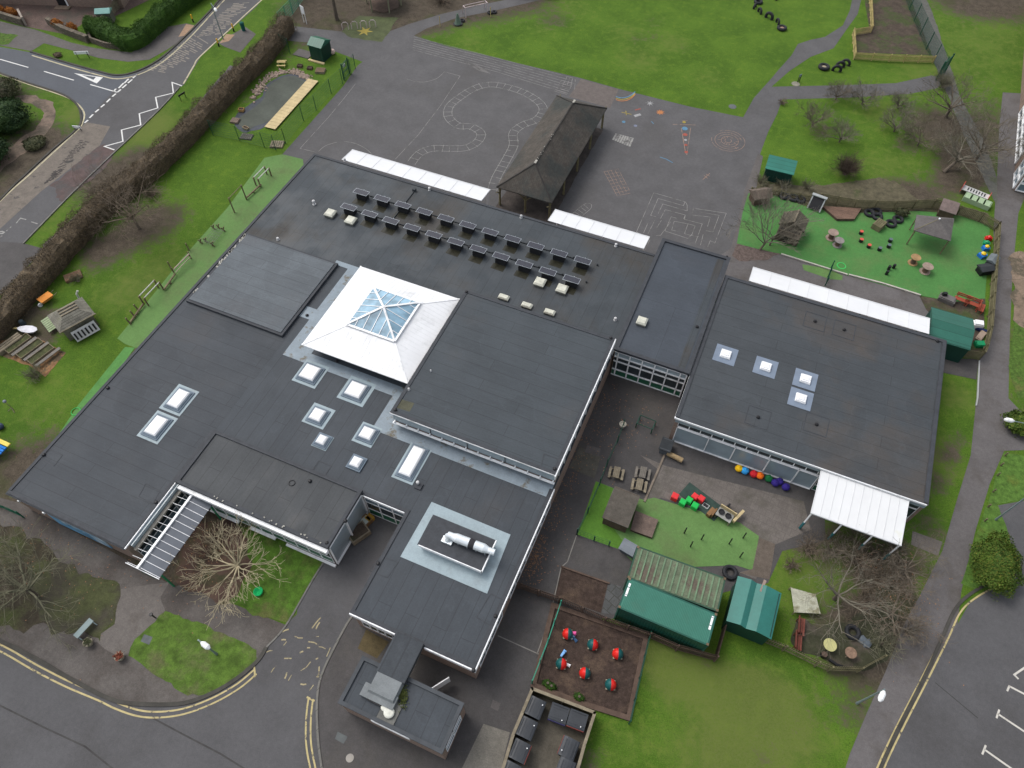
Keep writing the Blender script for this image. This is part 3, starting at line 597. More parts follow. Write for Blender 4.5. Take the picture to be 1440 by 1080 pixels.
area('leafy_bed', [(40, 800), (80, 790), (150, 815), (168, 835), (150, 880), (135, 903), (105, 893), (60, 870)], Z(6), mat('mossy_lawn', (.055, .062, .022), v=.3, s=1.2, fine=.6, stain=(.05, .045, .03), ss=.4, sa=.42, sb=.6), smooth=3, jag=.6)
area('lawn', [(232, 861), (290, 880), (362, 914), (363, 931), (325, 959), (287, 979), (262, 981), (240, 962), (208, 945), (180, 922), (190, 900)], Z(5), mat('south_lawn', (.068, .12, .018), v=.35, s=1.5, fine=.6, stain=(.1, .1, .045), ss=.35, sa=.5, sb=.66, rough=1), jag=.25)
area('lawn', [(320, 738), (360, 740), (458, 790), (440, 815), (405, 876), (385, 873), (330, 852), (300, 838), (330, 800)], Z(5), mat('court_lawn', (.058, .118, .014), v=.35, s=1.5, fine=.6, stain=(.09, .1, .03), ss=.5, sa=.5, sb=.66, rough=1), jag=.3)
area('leafy_bed', [(250, 770), (275, 735), (320, 735), (345, 745), (350, 790), (320, 850), (280, 830), (246, 822)], Z(6), mat('leaf_litter', (.085, .05, .038), v=.3, s=1.2, fine=.6, stain=(.05, .05, .022), ss=.6, sa=.48, sb=.62), smooth=3, jag=.5)
# yard surfaces
area('turf_play_strip', [(838, 677), (864, 687), (895, 700), (905, 703), (920, 700), (960, 712), (1040, 735), (1067, 754), (1063, 790), (1057, 802), (1035, 795), (900, 800), (872, 773), (812, 752)], Z(4), M_turf2)
area('turf_play_strip', [(838, 677), (862, 687), (850, 725), (875, 760), (873, 773), (812, 752), (825, 715)], Z(5), mat('bright_turf', (.075, .18, .02), v=.12, s=.8, fine=.4))
area('slab_paving', [(900, 640), (935, 655), (1130, 705), (1140, 745), (1080, 770), (1063, 815), (1040, 805), (1060, 800), (1067, 754), (1040, 735), (930, 700), (912, 706), (905, 703), (925, 660)], Z(3), M_slab)
area('slab_paving', [(1067, 756), (1090, 765), (1082, 815), (1040, 806), (1058, 800)], Z(5), mat('brown_tarmac', (.105, .085, .068), v=.15, fine=.5))
area('grey_concrete_pad', [(826, 626), (845, 631), (842, 642), (822, 636)], Z(3), M_pave)
area('mossy_pad', [(815, 628), (845, 642), (836, 673), (800, 658)], Z(2), mat('mossy_concrete', (.085, .08, .065), v=.25, s=1, fine=.5))
area('mulch_bed', [(790, 797), (855, 820), (845, 862), (778, 838)], Z(3), M_mulch)
area('slab_paving', [(856, 820), (878, 826), (868, 865), (846, 862)], Z(3), mat('grey_slabs', (.085, .088, .088), v=.15, fine=.4, brick=(.6, .6, .03, (.05, .05, .045), (0, 0, .35))))
area('mulch_play_area', [(778, 850), (910, 893), (885, 1015), (748, 962)], Z(4), M_mulch)
area('pale_concrete_strip', [(680, 1018), (717, 1030), (700, 1100), (640, 1100)], Z(3), mat('pale_concrete', (.15, .14, .12), v=.12, s=.8, fine=.5))
area('bin_yard', [(746, 970), (833, 1004), (812, 1100), (702, 1100)], Z(6), mat('damp_concrete', (.09, .08, .062), v=.2, s=.8, fine=.5))
area('doormat_slab', [(515, 885), (547, 903), (530, 926), (503, 912)], Z(3), mat('mossy_slab', (.085, .065, .03), v=.2, s=2, fine=.5))
area('inspection_cover', [(475, 1029), (489, 1036), (483, 1046), (471, 1039)], Z(4), MATS['grey_cover'])
area('inspection_cover', [(693, 984), (704, 989), (700, 1000), (690, 995)], Z(4), M_pave)
area('inspection_cover', [(203, 892), (215, 896), (210, 907), (198, 902)], Z(7), MATS['grey_cover'])
disc('manhole_cover', 492, 1066, .25, mat('pale_cover', (.3, .28, .25)), Z(4))
area('garden_mulch', [(1120, 870), (1170, 880), (1225, 855), (1262, 850), (1256, 905), (1236, 935), (1196, 940), (1130, 915), (1112, 900)], Z(2), mat('dark_garden_soil', (.04, .042, .022), v=.3, s=1.2, fine=.6, stain=(.07, .058, .045), ss=.6, sa=.5, sb=.62), smooth=3, jag=.4)
area('soil_plot', [(1225, -40), (1216, 2), (1222, 38), (1200, 50), (1198, 52), (1203, 74), (1310, 78), (1300, 40), (1285, 0), (1270, -40)], Z(2), M_soil)
# west side strips
area('turf_play_strip', [(372, 222), (397, 217), (426, 224), (430, 260), (300, 480), (190, 489), (176, 484), (165, 476), (215, 415), (255, 365), (320, 292)], Z(3), M_turf2)
area('turf_play_strip', [(176, 488), (190, 489), (160, 530), (95, 612), (82, 612), (110, 570)], Z(4), mat('fresh_turf', (.075, .21, .05), v=.1, fine=.3))
area('soil_strip', [(190, 489), (196, 492), (92, 640), (30, 700), (12, 700), (60, 650), (95, 612), (160, 530)], Z(3), mat('olive_margin', (.08, .085, .035), v=.3, s=1, fine=.5), jag=.3)
area('woodchip', [(40, 470), (93, 496), (64, 530), (55, 522), (10, 503), (0, 495), (0, 480)], Z(3), mat('orange_woodchip', (.22, .12, .055), v=.3, s=3, fine=.7, stain=(.08, .06, .035), ss=.8, sa=.5, sb=.6), jag=.15)
area('trodden_path', [(240, 190), (228, 205), (110, 300), (60, 345), (62, 350), (118, 303), (236, 208), (330, 95), (324, 92)], Z(2), M_pave, jag=.1)
# ================================================================== buildings
R_n = roof_mat('north_roof_felt', (0.0392, 0.0459, 0.0559), seam=1.0, along='y', wet=.3, stain=(.042, .038, .033), sa=.5)
R_s = roof_mat('south_roof_felt', (0.0416, 0.0476, 0.0593), seam=1.0, along='y', wet=.05, stain=(.05, .05, .052), sa=.62)
R_w = roof_mat('west_roof_felt', (0.0384, 0.0435, 0.0542), seam=1.0, along='x', wet=.05, stain=(.048, .047, .049), sa=.6)
R_l = roof_mat('weathered_roof_felt', (0.0864, 0.0968, 0.1144), seam=1.0, along='x', wet=0, stain=(.08, .085, .092), sa=.55)
R_h = roof_mat('hall_roof_felt', (0.0432, 0.0508, 0.0619), seam=1.0, along='x', wet=.05, stain=(.052, .054, .057), sa=.6)
R_k = roof_mat('link_roof_felt', (0.0448, 0.0525, 0.0688), seam=40, along='x', wet=.05, stain=(.05, .055, .065), sa=.6)
R_c = roof_mat('classroom_roof_felt', (0.0432, 0.0484, 0.0576), seam=1.0, along='x', wet=.1, stain=(.062, .054, .048), sa=.5)
R_g = roof_mat('wing_roof_felt', (0.048, 0.0508, 0.0576), seam=1.0, along='y', wet=.05, stain=(.085, .084, .082), sa=.5)
R_e = mat('felt_upstand', (.042, .046, .053), v=.15, s=2, fine=.3, rough=.7)
R_m = mat('grey_roof_membrane', (.20, .245, .28), v=.1, s=1.2, fine=.25, stain=(.115, .10, .07), ss=1.1, sa=.56, sb=.66, rough=.5)
R_m2 = mat('pale_roof_membrane', (.27, .34, .37), v=.07, s=1.2, fine=.2, stain=(.23, .28, .3), ss=.6, sa=.5, sb=.65, rough=.5)
M_brick = mat('brick_wall', (.26, .17, .13), v=.15, s=2, fine=.3, brick=(.215, .075, .01, (.3, .26, .22), (pi/2, 0, 0), .75))
M_brickb = mat('brown_brick_wall', (.2, .145, .115), v=.2, s=2, fine=.4)
M_wh = mat('white_frame', (.8, .81, .82), v=.05, s=1, stain=(.55, .56, .55), ss=.9, rough=.4)
M_wht = mat('white_polycarbonate', (.66, .67, .68), v=.04, s=.6, stain=(.6, .6, .57), ss=.7, sa=.62, sb=.75, rough=.35, streak=((.4, 3, 1), (.6, .62, .62), .55, .75))
M_whd = mat('mossy_white_polycarbonate', (.66, .67, .67), v=.04, s=.6, stain=(.58, .58, .46), ss=.3, sa=.58, sb=.72, rough=.35)
M_pan = mat('grey_blue_panel', (.27, .33, .36), v=.12, s=.7, rough=.25, spec=.5)
M_glass = glassmat('dark_window_glass')
M_glb = mat('reflecting_glass', (.12, .17, .2), v=.35, s=.6, rough=.1, spec=.6)
M_grn = mat('green_panel', (.02, .11, .06), v=.15, s=1.5, rough=.45)
M_dom = mat('rooflight_dome', (.74, .75, .76), v=.04, s=3, rough=.25)
M_domo = mat('weathered_rooflight', (.52, .52, .44), v=.15, s=2, fine=.3, rough=.4)
M_blk = mat('black_plastic', (.014, .014, .016), v=.2, rough=.45)
M_steel = mat('galvanised_steel', (.5, .54, .57), v=.12, s=2, metal=.7, rough=.35)
M_alu = mat('white_duct', (.72, .77, .8), v=.06, s=2, metal=.3, rough=.28)
def part(b, name, m, t, **k): return b.build(name, m, t, **k)
def glazing(t, a, b, z0, z1, cols, rows, name='window', fm=M_wh, gm=M_glass, fw=.07, out=.06, rowm=None, vx=None):
    """framed window band on a wall from a to b (outward side on the right of a->b); rows = inner transom heights;
    rowm = panel material per row, bottom first"""
    a = Vector((a[0], a[1], 0)); b = Vector((b[0], b[1], 0)); u = (b-a).normalized(); L = (b-a).length
    n = Vector((u.y, -u.x, 0)); P = lambda s, z, o: a+u*s+n*o+Vector((0, 0, z))
    f = MB(); zs = [z0]+list(rows)+[z1]; xs = vx or [L*i/cols for i in range(cols+1)]
    def bar(s0, s1, za, zb, o):
        v = [P(s0, za, 0), P(s1, za, 0), P(s1, za, o), P(s0, za, o), P(s0, zb, 0), P(s1, zb, 0), P(s1, zb, o), P(s0, zb, o)]
        f.add(v, [(0, 1, 2, 3), (7, 6, 5, 4), (0, 4, 5, 1), (1, 5, 6, 2), (2, 6, 7, 3), (3, 7, 4, 0)])
    for s in xs: bar(max(0, s-fw/2), min(L, s+fw/2), z0, z1, out)
    for z in zs: bar(0, L, max(z0, z-fw/2), min(z1, z+fw/2), out-.012)
    fr = f.build(name, fm, t)
    ms = []; idx = {}
    for r in range(len(zs)-1):
        m = rowm[r] if rowm else gm
        if m not in idx: idx[m] = MB()
        q = idx[m]
        v = [P(0, zs[r]+.01, .02), P(L, zs[r]+.01, .02), P(L, zs[r+1]-.01, .02), P(0, zs[r+1]-.01, .02), P(0, zs[r]+.01, .003), P(L, zs[r]+.01, .003), P(L, zs[r+1]-.01, .003), P(0, zs[r+1]-.01, .003)]
        q.add(v, [(0, 1, 2, 3), (7, 6, 5, 4), (0, 4, 5, 1), (1, 5, 6, 2), (2, 6, 7, 3), (3, 7, 4, 0)])
    for m, q in idx.items(): q.build('pane' if m in (M_glass, M_glb) else 'panel', m, fr)
    return fr
def rectpts(x0, x1, y0, y1): return [(x0, y0), (x1, y0), (x1, y1), (x0, y1)]
def edge(t, poly, z, w=.28, h=.07, m=None, closed=True, name='roof_edge'):
    b = MB(); b.ribbon(poly, w, z, h, closed); return part(b, name, m or R_e, t)
def bxs(z, *rs):
    b = MB()
    for x0, x1, y0, y1 in rs: b.bb(x0, x1, y0, y1, z, z+.1)
    return b
school = thing('school_building', 'long low flat-roofed main school block with white glazed pyramid rooflight and raised hall', 'building', (-20, 25, 0))
ZR = 3.0
mainp = [(-42.3, 6.6), (-31.7, 6.6), (-31.7, 16.55), (-15.3, 16.55), (-15.3, 8.9), (-6.35, 8.9), (-6.35, 47.7), (-42.3, 47.7)]
inner = [(-42.2, 6.72), (-31.72, 6.72), (-31.72, 16.57), (-15.2, 16.57), (-15.2, 9.0), (-6.42, 9.0), (-6.42, 47.6), (-42.2, 47.6)]
b = MB(); b.prism(inner, 0, ZR-.16); part(b, 'wall', M_brick, school)
b = MB(); b.prism([(-42.3, 35.25), (-19.5, 35.25), (-19.5, 35.6), (-6.35, 35.6), (-6.35, 47.7), (-42.3, 47.7)], ZR-.15, ZR); part(b, 'roof', R_n, school)
b = MB(); b.prism([(-42.3, 6.6), (-31.7, 6.6), (-31.7, 35.245), (-42.3, 35.245)], ZR-.15, ZR); part(b, 'roof', R_w, school)
b = MB(); b.prism([(-31.695, 16.55), (-15.3, 16.55), (-15.3, 8.9), (-6.35, 8.9), (-6.35, 35.595), (-19.495, 35.595), (-19.495, 35.245), (-31.695, 35.245)], ZR-.15, ZR); part(b, 'roof', R_s, school)
edge(school, [(-42.17, 6.75), (-31.85, 6.75), (-31.85, 16.7), (-15.17, 16.7), (-15.17, 9.05), (-6.5, 9.05), (-6.5, 22.3)], ZR, .25, .06, closed=False)
edge(school, [(-6.5, 47.55), (-42.17, 47.55), (-42.17, 6.9)], ZR, .25, .06, closed=False)
# white fascias
b = MB(); b.ribbon([(-15.3, 8.86), (-11.95, 8.86)], .08, ZR-.42, .44); part(b, 'fascia', M_wh, school)
b = MB(); b.ribbon([(-9.85, 8.86), (-6.31, 8.86), (-6.31, 22.4)], .08, ZR-.42, .44); part(b, 'fascia', M_wh, school)
b = MB(); b.ribbon([(-31.66, 6.6), (-31.66, 16.0)], .07, ZR-.1, .12); part(b, 'fascia', M_wh, school)
b = MB(); b.ribbon([(-18.7, 16.51), (-15.35, 16.51)], .06, ZR-.08, .1); part(b, 'fascia', M_wh, school)
b = MB(); b.ribbon([(-42.3, 6.56), (-31.7, 6.56)], .06, ZR-.14, .13); part(b, 'fascia', R_e, school)
# raised NW plant roof
b = MB(); b.prism(rectpts(-41.7, -32.0, 26.4, 35.3), ZR+.004, 3.24); part(b, 'roof_upstand', R_e, school)
b = MB(); b.bb(-41.5, -32.25, 26.62, 35.1, 3.244, 3.3); part(b, 'roof', R_l, school)
b = MB(); rr = random.Random(4)
for i in range(26):
    y = 35-rr.random()*8; b.box((-41.6+rr.uniform(-.08, .08), y, 3.26), (rr.uniform(.08, .2), rr.uniform(.1, .5), .05), rr.random())
part(b, 'lichen', mat('pale_lichen', (.35, .34, .3), v=.3, s=4), school)
# membrane gutters round the rooflight and hall
def memb(px, z, m, name='roof_membrane', h=.02):
    b = MB(); b.prism(gp(px), z+.004, z+h); return part(b, name, m, school)
b = MB()
for x0, x1, y0, y1 in ((-32.45, -28.9, 35.245, 35.75), (-31.0, -28.9, 24.9, 35.24), (-28.9, -19.52, 24.9, 25.9), (-20.85, -19.52, 21.6, 24.895), (-19.515, -6.45, 21.6, 22.68), (-32.2, -31.0, 28.9, 30.1)):
    b.bb(x0, x1, y0, y1, ZR+.004, ZR+.022)
part(b, 'roof_membrane', R_m, school)
# rooflight pyramid
ez = 4.4; ex0, ex1, ey0, ey1 = -29.25, -19.75, 25.6, 34.9
b = MB(); b.bb(ex0+.8, ex1-.8, ey0+.85, ey1-.8, ZR+.02, ez+.02); part(b, 'rooflight_wall', M_pan, school)
A = [Vector(p) for p in ((ex0, ey0, ez), (ex1, ey0, ez), (ex1, ey1, ez), (ex0, ey1, ez))]
gc = Vector((-24.35, 30.45, 0)); gh = 2.17; gz = 5.16
Bq = [Vector((gc.x+a*gh, gc.y+c*gh, gz)) for a, c in ((-1, -1), (1, -1), (1, 1), (-1, 1))]
b = MB()
for i in range(4):
    j = (i+1) % 4; b.add([A[i], A[j], Bq[j], Bq[i]], [(0, 1, 2, 3)])
b.add([Vector((p.x, p.y, ez-.08)) for p in A]+A, [(3, 2, 1, 0)]+[(i, (i+1) % 4, (i+1) % 4+4, i+4) for i in range(4)])
b.add([Vector((p.x, p.y, gz)) for p in Bq], [(0, 1, 2, 3)])
pyr = part(b, 'rooflight_roof', mat('white_roof_sheet', (.74, .75, .76), v=.05, s=.8, stain=(.57, .58, .58), ss=.5, rough=.4), school)
b = MB()
for i in range(4):
    j = (i+1) % 4; u = (A[j]-A[i]); L = u.length; u = u/L; n = 24
    inwd = (Bq[i]-A[i]); du = inwd.dot(u); dv = (inwd-u*du)
    w2 = (Bq[j]-A[j]).dot(-u)
    for k in range(1, n):
        s = L*k/n; t = 1.0
        if s < du: t = s/du
        elif s > L-w2: t = (L-s)/w2
        p = A[i]+u*s; b.bar(p+Vector((0, 0, .004)), p+dv*t+Vector((0, 0, .006)), .03, .014)
b.build('seam_rib', MATS['white_roof_sheet'], pyr)
b = MB()
for i in range(4): b.bar(A[i]+Vector((0, 0, .015)), Bq[i]+Vector((0, 0, .015)), .12, .02)
b.build('hip_flashing', M_wh, pyr)
pk = Vector((-24.2, 30.4, 6.15)); Cq = [p+Vector((0, 0, .1)) for p in Bq]
fb = MB(); gb = MB()
for i in range(4):
    j = (i+1) % 4; gb.add([Cq[i], Cq[j], pk], [(0, 1, 2)])
    fb.bar(Cq[i]+Vector((0, 0, .03)), pk+Vector((0, 0, .05)), .17, .08); fb.bar(Cq[i], Cq[j], .18, .1)
    for k in range(1, 6):
        t = k/6; p = Cq[i]+(Cq[j]-Cq[i])*t; mid = (Cq[i]+Cq[j])/2; s = 1-abs(2*t-1)
        q = (Cq[i]+(pk-Cq[i])*s) if t < .5 else (Cq[j]+(pk-Cq[j])*s)
        if t == .5: q = pk
        fb.bar(p+Vector((0, 0, .03)), q+Vector((0, 0, .03)), .05, .05)
gb.add([p+Vector((0, 0, -.01)) for p in Cq], [(3, 2, 1, 0)])
fr = part(fb, 'rooflight_frame', M_wh, school)
gb.build('pane', mat('blue_rooflight_glass', (.22, .36, .46), v=.45, s=.8, rough=.12, spec=.8), fr)
# hall
b = MB(); b.bb(-19.35, -6.45, 22.7, 35.5, ZR+.02, 4.74); part(b, 'hall_wall', M_brick, school)
b = MB(); b.prism(rectpts(-19.5, -6.4, 22.5, 35.6), 4.75, 4.9); part(b, 'hall_roof', R_h, school)
edge(school, rectpts(-19.36, -6.54, 22.64, 35.46), 4.9, .26, .05)
b = MB(); b.bb(-19.4, -6.42, 22.64, 22.69, 3.72, 4.74); part(b, 'clerestory_panel', M_pan, school)
b = MB(); b.bb(-19.4, -6.38, 22.4, 22.56, 3.6, 3.7)
for i in range(14): b.bb(-19.3+i*.98, -19.22+i*.98, 22.42, 22.62, 3.7, 3.86)
b.bb(-19.5, -6.38, 22.46, 22.49, 4.82, 4.93); part(b, 'sill', M_wh, school)
b = MB()
for i in (3, 6, 9): b.bb(-19.3+i*1.0, -19.25+i*1.0, 22.6, 22.63, 3.72, 4.7)
part(b, 'downpipe', M_blk, school)
b = MB(); b.ribbon([(-6.36, 22.4), (-6.36, 35.62)], .08, 4.42, .5); part(b, 'fascia', M_wh, school)
glazing(school, (-6.417, 9.6), (-6.417, 13.2), .8, 2.55, 4, [1.9]); glazing(school, (-6.417, 14.5), (-6.417, 22.0), .8, 2.55, 8, [1.9]); glazing(school, (-6.447, 23.5), (-6.447, 35.0), 2.9, 4.4, 10, [3.7])
# west wing walls and windows
b = MB()
b.bb(-39.2, -34.3, 6.64, 6.715, .3, 2.3); part(b, 'mural_panel', mat('sky_mural', (.12, .3, .48), v=.5, s=.5, stain=(.5, .6, .66), ss=.4, sa=.45, sb=.6), school)
b = MB(); b.bb(-38.7, -36.2, 6.6, 6.7, 2.35, 2.75); part(b, 'window_blind', M_wh, school)
b = MB()
for x in (-41.2, -38.9): b.bb(x, x+.14, 6.45, 6.7, 2.7, 2.9)
part(b, 'floodlight', M_wh, school)
b = MB(); b.bb(-31.72, -31.5, 6.95, 16.0, .0, .02); part(b, 'wall', M_brickb, school)
glazing(school, (-31.69, 7.05), (-31.69, 16.0), .1, 2.5, 9, [1.1, 1.9], rowm=[M_glb, M_glass, M_pan])
b = MB(); b.bb(-31.68, -31.45, 7.0, 16.0, 2.52, 2.85); part(b, 'fascia_panel', M_pan, school)
b = MB(); b.bb(-31.44, -31.2, 6.9, 16.0, 2.3, 2.48); part(b, 'gutter', mat('mossy_gutter', (.3, .28, .24), v=.25, s=3, fine=.5), school)
glazing(school, (-18.65, 16.54), (-15.25, 16.54), .05, 2.75, 3, [1.0, 2.1], rowm=[M_grn, M_glass, M_glb])
glazing(school, (-14.7, 8.997), (-12.4, 8.997), .7, 2.4, 4, [1.7])
# drains, vents and square patches on the roofs
def drains(t, L):
    for x, y, z in L:
        c = g(x, y, z); b = MB(); b.lathe([(.14, 0), (.14, .1), (.08, .16), (.02, .17)], c, 8); part(b, 'roof_outlet', M_blk, t)
drains(school, [(152, 546, 3), (62, 640, 3), (220, 707, 3), (447, 668, 3), (532, 793, 3), (660, 348, 3), (656, 411, 4.9), (859, 476, 4.9), (556, 577, 4.9), (780, 660, 4.9), (697, 867, 3), (666, 943, 3), (420, 437, 3), (432, 444, 3), (474, 508, 3)])
def patches(t, L, z, m=None):
    for q in L:
        P = gp(q, z); b = MB(); b.ribbon(P, .06, z+.004, .012, True); part(b, 'felt_patch', R_e, t)
patches(school, [[(690, 835), (712, 846), (690, 880), (670, 868)], [(448, 648), (466, 655), (455, 672), (438, 664)], [(535, 783), (560, 790), (545, 812), (520, 803)], [(70, 632), (88, 640), (76, 655), (58, 645)], [(205, 680), (225, 690), (215, 708), (195, 698)]], 3)
patches(school, [[(765, 638), (786, 646), (778, 668), (760, 660)]], 4.9)
b = MB(); P = gp([(563, 561), (583, 567), (576, 579), (556, 573)], 4.9); b.sheet(P, 4.906); part(b, 'felt_patch', mat('algae_patch', (.075, .075, .05), v=.2, fine=.4), school)
b = MB()
for x, y, z, r, h in ((442, 287, 3, .12, .35), (391, 337, 3, .1, .15), (588, 681, 3, .1, .3), (485, 226, 3, .1, .2), (604, 267, 3, .1, .2), (733, 306, 3, .1, .2), (866, 346, 3, .1, .2), (865, 450, 3, .1, .2), (575, 548, 4.9, .07, .1), (606, 522, 4.9, .05, .08)):
    c = g(x, y, z); b = MB(); b.lathe([(r*1.5, 0), (r, .05), (r, h), (r*1.3, h), (r*1.1, h+.08), (.01, h+.12)], c, 10); part(b, 'vent_pipe', mat('pale_vent', (.5, .5, .5), v=.1), school)
b = MB(); c = g(589, 684, 3); b.box((c.x, c.y, 3.06), (.5, .5, .12)); part(b, 'vent_base', R_e, school)
# cable trays behind the solar rows
b = MB()
b.ribbon([(-34.0, 44.35), (-12.0, 44.35)], .07, 3.02, .08); b.ribbon([(-34.2, 42.05), (-12.0, 42.05)], .07, 3.02, .08); b.ribbon([(-30.35, 42.05), (-30.35, 46.6)], .07, 3.02, .08)
for i in range(11): b.box((-33.2+i*2.24, 44.38, 3.1), (.12, .12, .2)); b.box((-33.4+i*2.24, 42.08, 3.1), (.12, .12, .2))
b.box((-30.35, 46.7, 3.15), (.3, .3, .3))
part(b, 'cable_tray', mat('dark_tray', (.045, .05, .055), v=.2), school)
def rlight(t, wq, cq=None, z=3.0, h=.28, dm=M_dom, cm=R_m2, ridge=True, crown=.08):
    """rooflight from its surveyed corners, squared to the building"""
    P = gp(wq, z+h); xs = sorted(p.x for p in P); ys = sorted(p.y for p in P)
    x0, x1, y0, y1 = (xs[0]+xs[1])/2, (xs[2]+xs[3])/2, (ys[0]+ys[1])/2, (ys[2]+ys[3])/2
    if cq:
        Q = gp(cq, z); a = sorted(p.x for p in Q); c = sorted(p.y for p in Q)
        b = MB(); b.bb((a[0]+a[1])/2, (a[2]+a[3])/2, (c[0]+c[1])/2, (c[2]+c[3])/2, z+.005, z+.026); part(b, 'flashing', cm, t)
        b = MB(); b.bb(x0-.22, x1+.22, y0-.22, y1+.22, z+.02, z+.12); b.bb(x0-.1, x1+.1, y0-.1, y1+.1, z+.12, z+h-.08); k = part(b, 'rooflight_kerb', mat('blue_grey_kerb', (.15, .19, .23), v=.1), t)
    else:
        b = MB(); b.bb(x0+.03, x1-.03, y0+.03, y1-.03, z, z+h-.08); k = part(b, 'rooflight_kerb', mat('grey_kerb', (.16, .16, .14), v=.2), t)
    b = MB(); e = .1
    b.add([(x0, y0, z+h-.08), (x1, y0, z+h-.08), (x1, y1, z+h-.08), (x0, y1, z+h-.08), (x0, y0, z+h), (x1, y0, z+h), (x1, y1, z+h), (x0, y1, z+h),
           (x0+e, y0+e, z+h+crown), (x1-e, y0+e, z+h+crown), (x1-e, y1-e, z+h+crown), (x0+e, y1-e, z+h+crown)],
          [(3, 2, 1, 0), (0, 1, 5, 4), (1, 2, 6, 5), (2, 3, 7, 6), (3, 0, 4, 7), (4, 5, 9, 8), (5, 6, 10, 9), (6, 7, 11, 10), (7, 4, 8, 11), (8, 9, 10, 11)])
    b.build('rooflight_dome', dm, k)
    if ridge:
        b = MB(); b.bb(x0+.16, x1-.16, y0+.16, y1-.16, z+h+crown-.02, z+h+crown+.03); b.build('inner_dome', mat('inner_dome', (.8, .8, .8), v=.03, rough=.2), k)
RL = [([(252, 546), (267, 552.5), (249, 574), (234, 568)], [(251, 540), (281, 551), (252.5, 585.5), (224, 574.5)]), ([(221, 583.5), (236, 590), (218, 613.5), (202, 606.5)], [(222, 577.5), (250.5, 588.5), (222, 625), (191.5, 613)]),
      ([(431, 511), (451, 517.5), (440.5, 535), (420, 529)], [(430, 505), (462, 516), (445, 547), (411, 536)]), ([(494, 536), (517, 541.5), (504, 561), (485, 552)], [(492, 528), (530, 541), (510, 573), (475, 559.5)]),
      ([(442.5, 573), (459, 578), (449, 592.5), (434, 587.5)], [(442.5, 566), (472, 577.5), (454, 604.5), (424, 592.5)]), ([(451, 611), (462, 614.5), (454.5, 625.5), (442.5, 621)], [(449.5, 608), (470, 615.5), (458, 635), (437.5, 626)]),
      ([(512.5, 599), (528, 604.5), (520, 619), (504, 612.5)], [(511, 593), (536, 602.5), (524, 631), (494, 619.5)]), ([(498, 641), (511, 645.5), (503, 657.5), (491, 653)], [(498, 639), (516, 646), (505.5, 664), (486, 656)]),
      ([(581, 626), (597.5, 632), (577, 670.5), (561, 665)], [(577.5, 622), (606, 633), (581, 683), (551, 671)])]
for i, (w, c) in enumerate(RL): rlight(school, w, c, ridge=i in (5, 7))
def sq(cx, cy, r, z, t, dm, ry=None, **k):
    c = g(cx, cy, z+.3); q = ry or r
    b0 = [(c.x-r, c.y-q), (c.x+r, c.y-q), (c.x+r, c.y+q), (c.x-r, c.y+q)]
    b = MB(); b.bb(c.x-r+.04, c.x+r-.04, c.y-q+.04, c.y+q-.04, z, z+.22); kb = part(b, 'rooflight_kerb', mat('grey_kerb', (.16, .16, .14), v=.2), t)
    b = MB(); e = r*.25; z2 = z+.22
    b.add([(x, y, z2) for x, y in b0]+[(x, y, z2+.08) for x, y in b0]+[(c.x+(x-c.x)*.72, c.y+(y-c.y)*.72, z2+.2) for x, y in b0], [(3, 2, 1, 0)]+[(i, (i+1) % 4, (i+1) % 4+4, i+4) for i in range(4)]+[(i+4, (i+1) % 4+4, (i+1) % 4+8, i+8) for i in range(4)]+[(8, 9, 10, 11)])
    b.build('rooflight_dome', dm, kb)
for x, y in ((464.5, 299), (493, 309), (759.5, 396), (790.5, 405.5)): sq(x, y, .47, 3.0, school, M_domo)
for x, y in ((708.5, 417.5), (741, 429), (773, 438.5)): sq(x, y, .47, 2.9, school, M_domo, .26)
# wing block
wing = thing('wing_building', 'low flat-roofed projecting wing with white window bands facing the bare tree courtyard', 'building', (-25, 14, 0))
b = MB(); b.bb(-31.3, -18.9, 12.1, 16.5, 0, 3.16); part(b, 'wall', M_brickb, wing)
b = MB(); b.prism(rectpts(-31.5, -18.78, 12.0, 16.75), 3.17, 3.3); part(b, 'roof', R_g, wing)
edge(wing, rectpts(-31.36, -18.92, 12.14, 16.6), 3.3, .26, .1)
glazing(wing, (-31.2, 12.098), (-18.95, 12.098), .3, 2.9, 12, [1.15, 2.1], rowm=[M_grn, M_glass, M_glb])
b = MB(); b.bb(-31.2, -18.8, 11.74, 12.03, 2.78, 3.12); b.bb(-29.5, -27, 11.8, 12.03, .4, .55); b.bb(-26, -23.8, 11.8, 12.03, .4, .55); b.bb(-23, -18.85, 11.85, 12.03, .02, .18); part(b, 'fascia', M_wh, wing)
glazing(wing, (-18.898, 12.12), (-18.898, 16.5), .12, 3.12, 2, [], gm=M_pan, name='glazed_screen', out=.18, fw=.09)
drains(wing, [(436, 677, 3.3), (486, 733, 3.3), (460, 764, 3.3)])
b = MB(); rr = random.Random(3)
for i in range(16): b.box((rr.uniform(-31, -19), 12.1+rr.uniform(0, .12), 3.43), (rr.uniform(.05, .14), .08, .06), rr.random()*3)
part(b, 'lichen', MATS['pale_lichen'], wing)
b = MB(); b.torus((g(437, 678, 3.3)+Vector((-1.2, -.6, .02))), .22, .03); part(b, 'hose_coil', M_blk, wing)
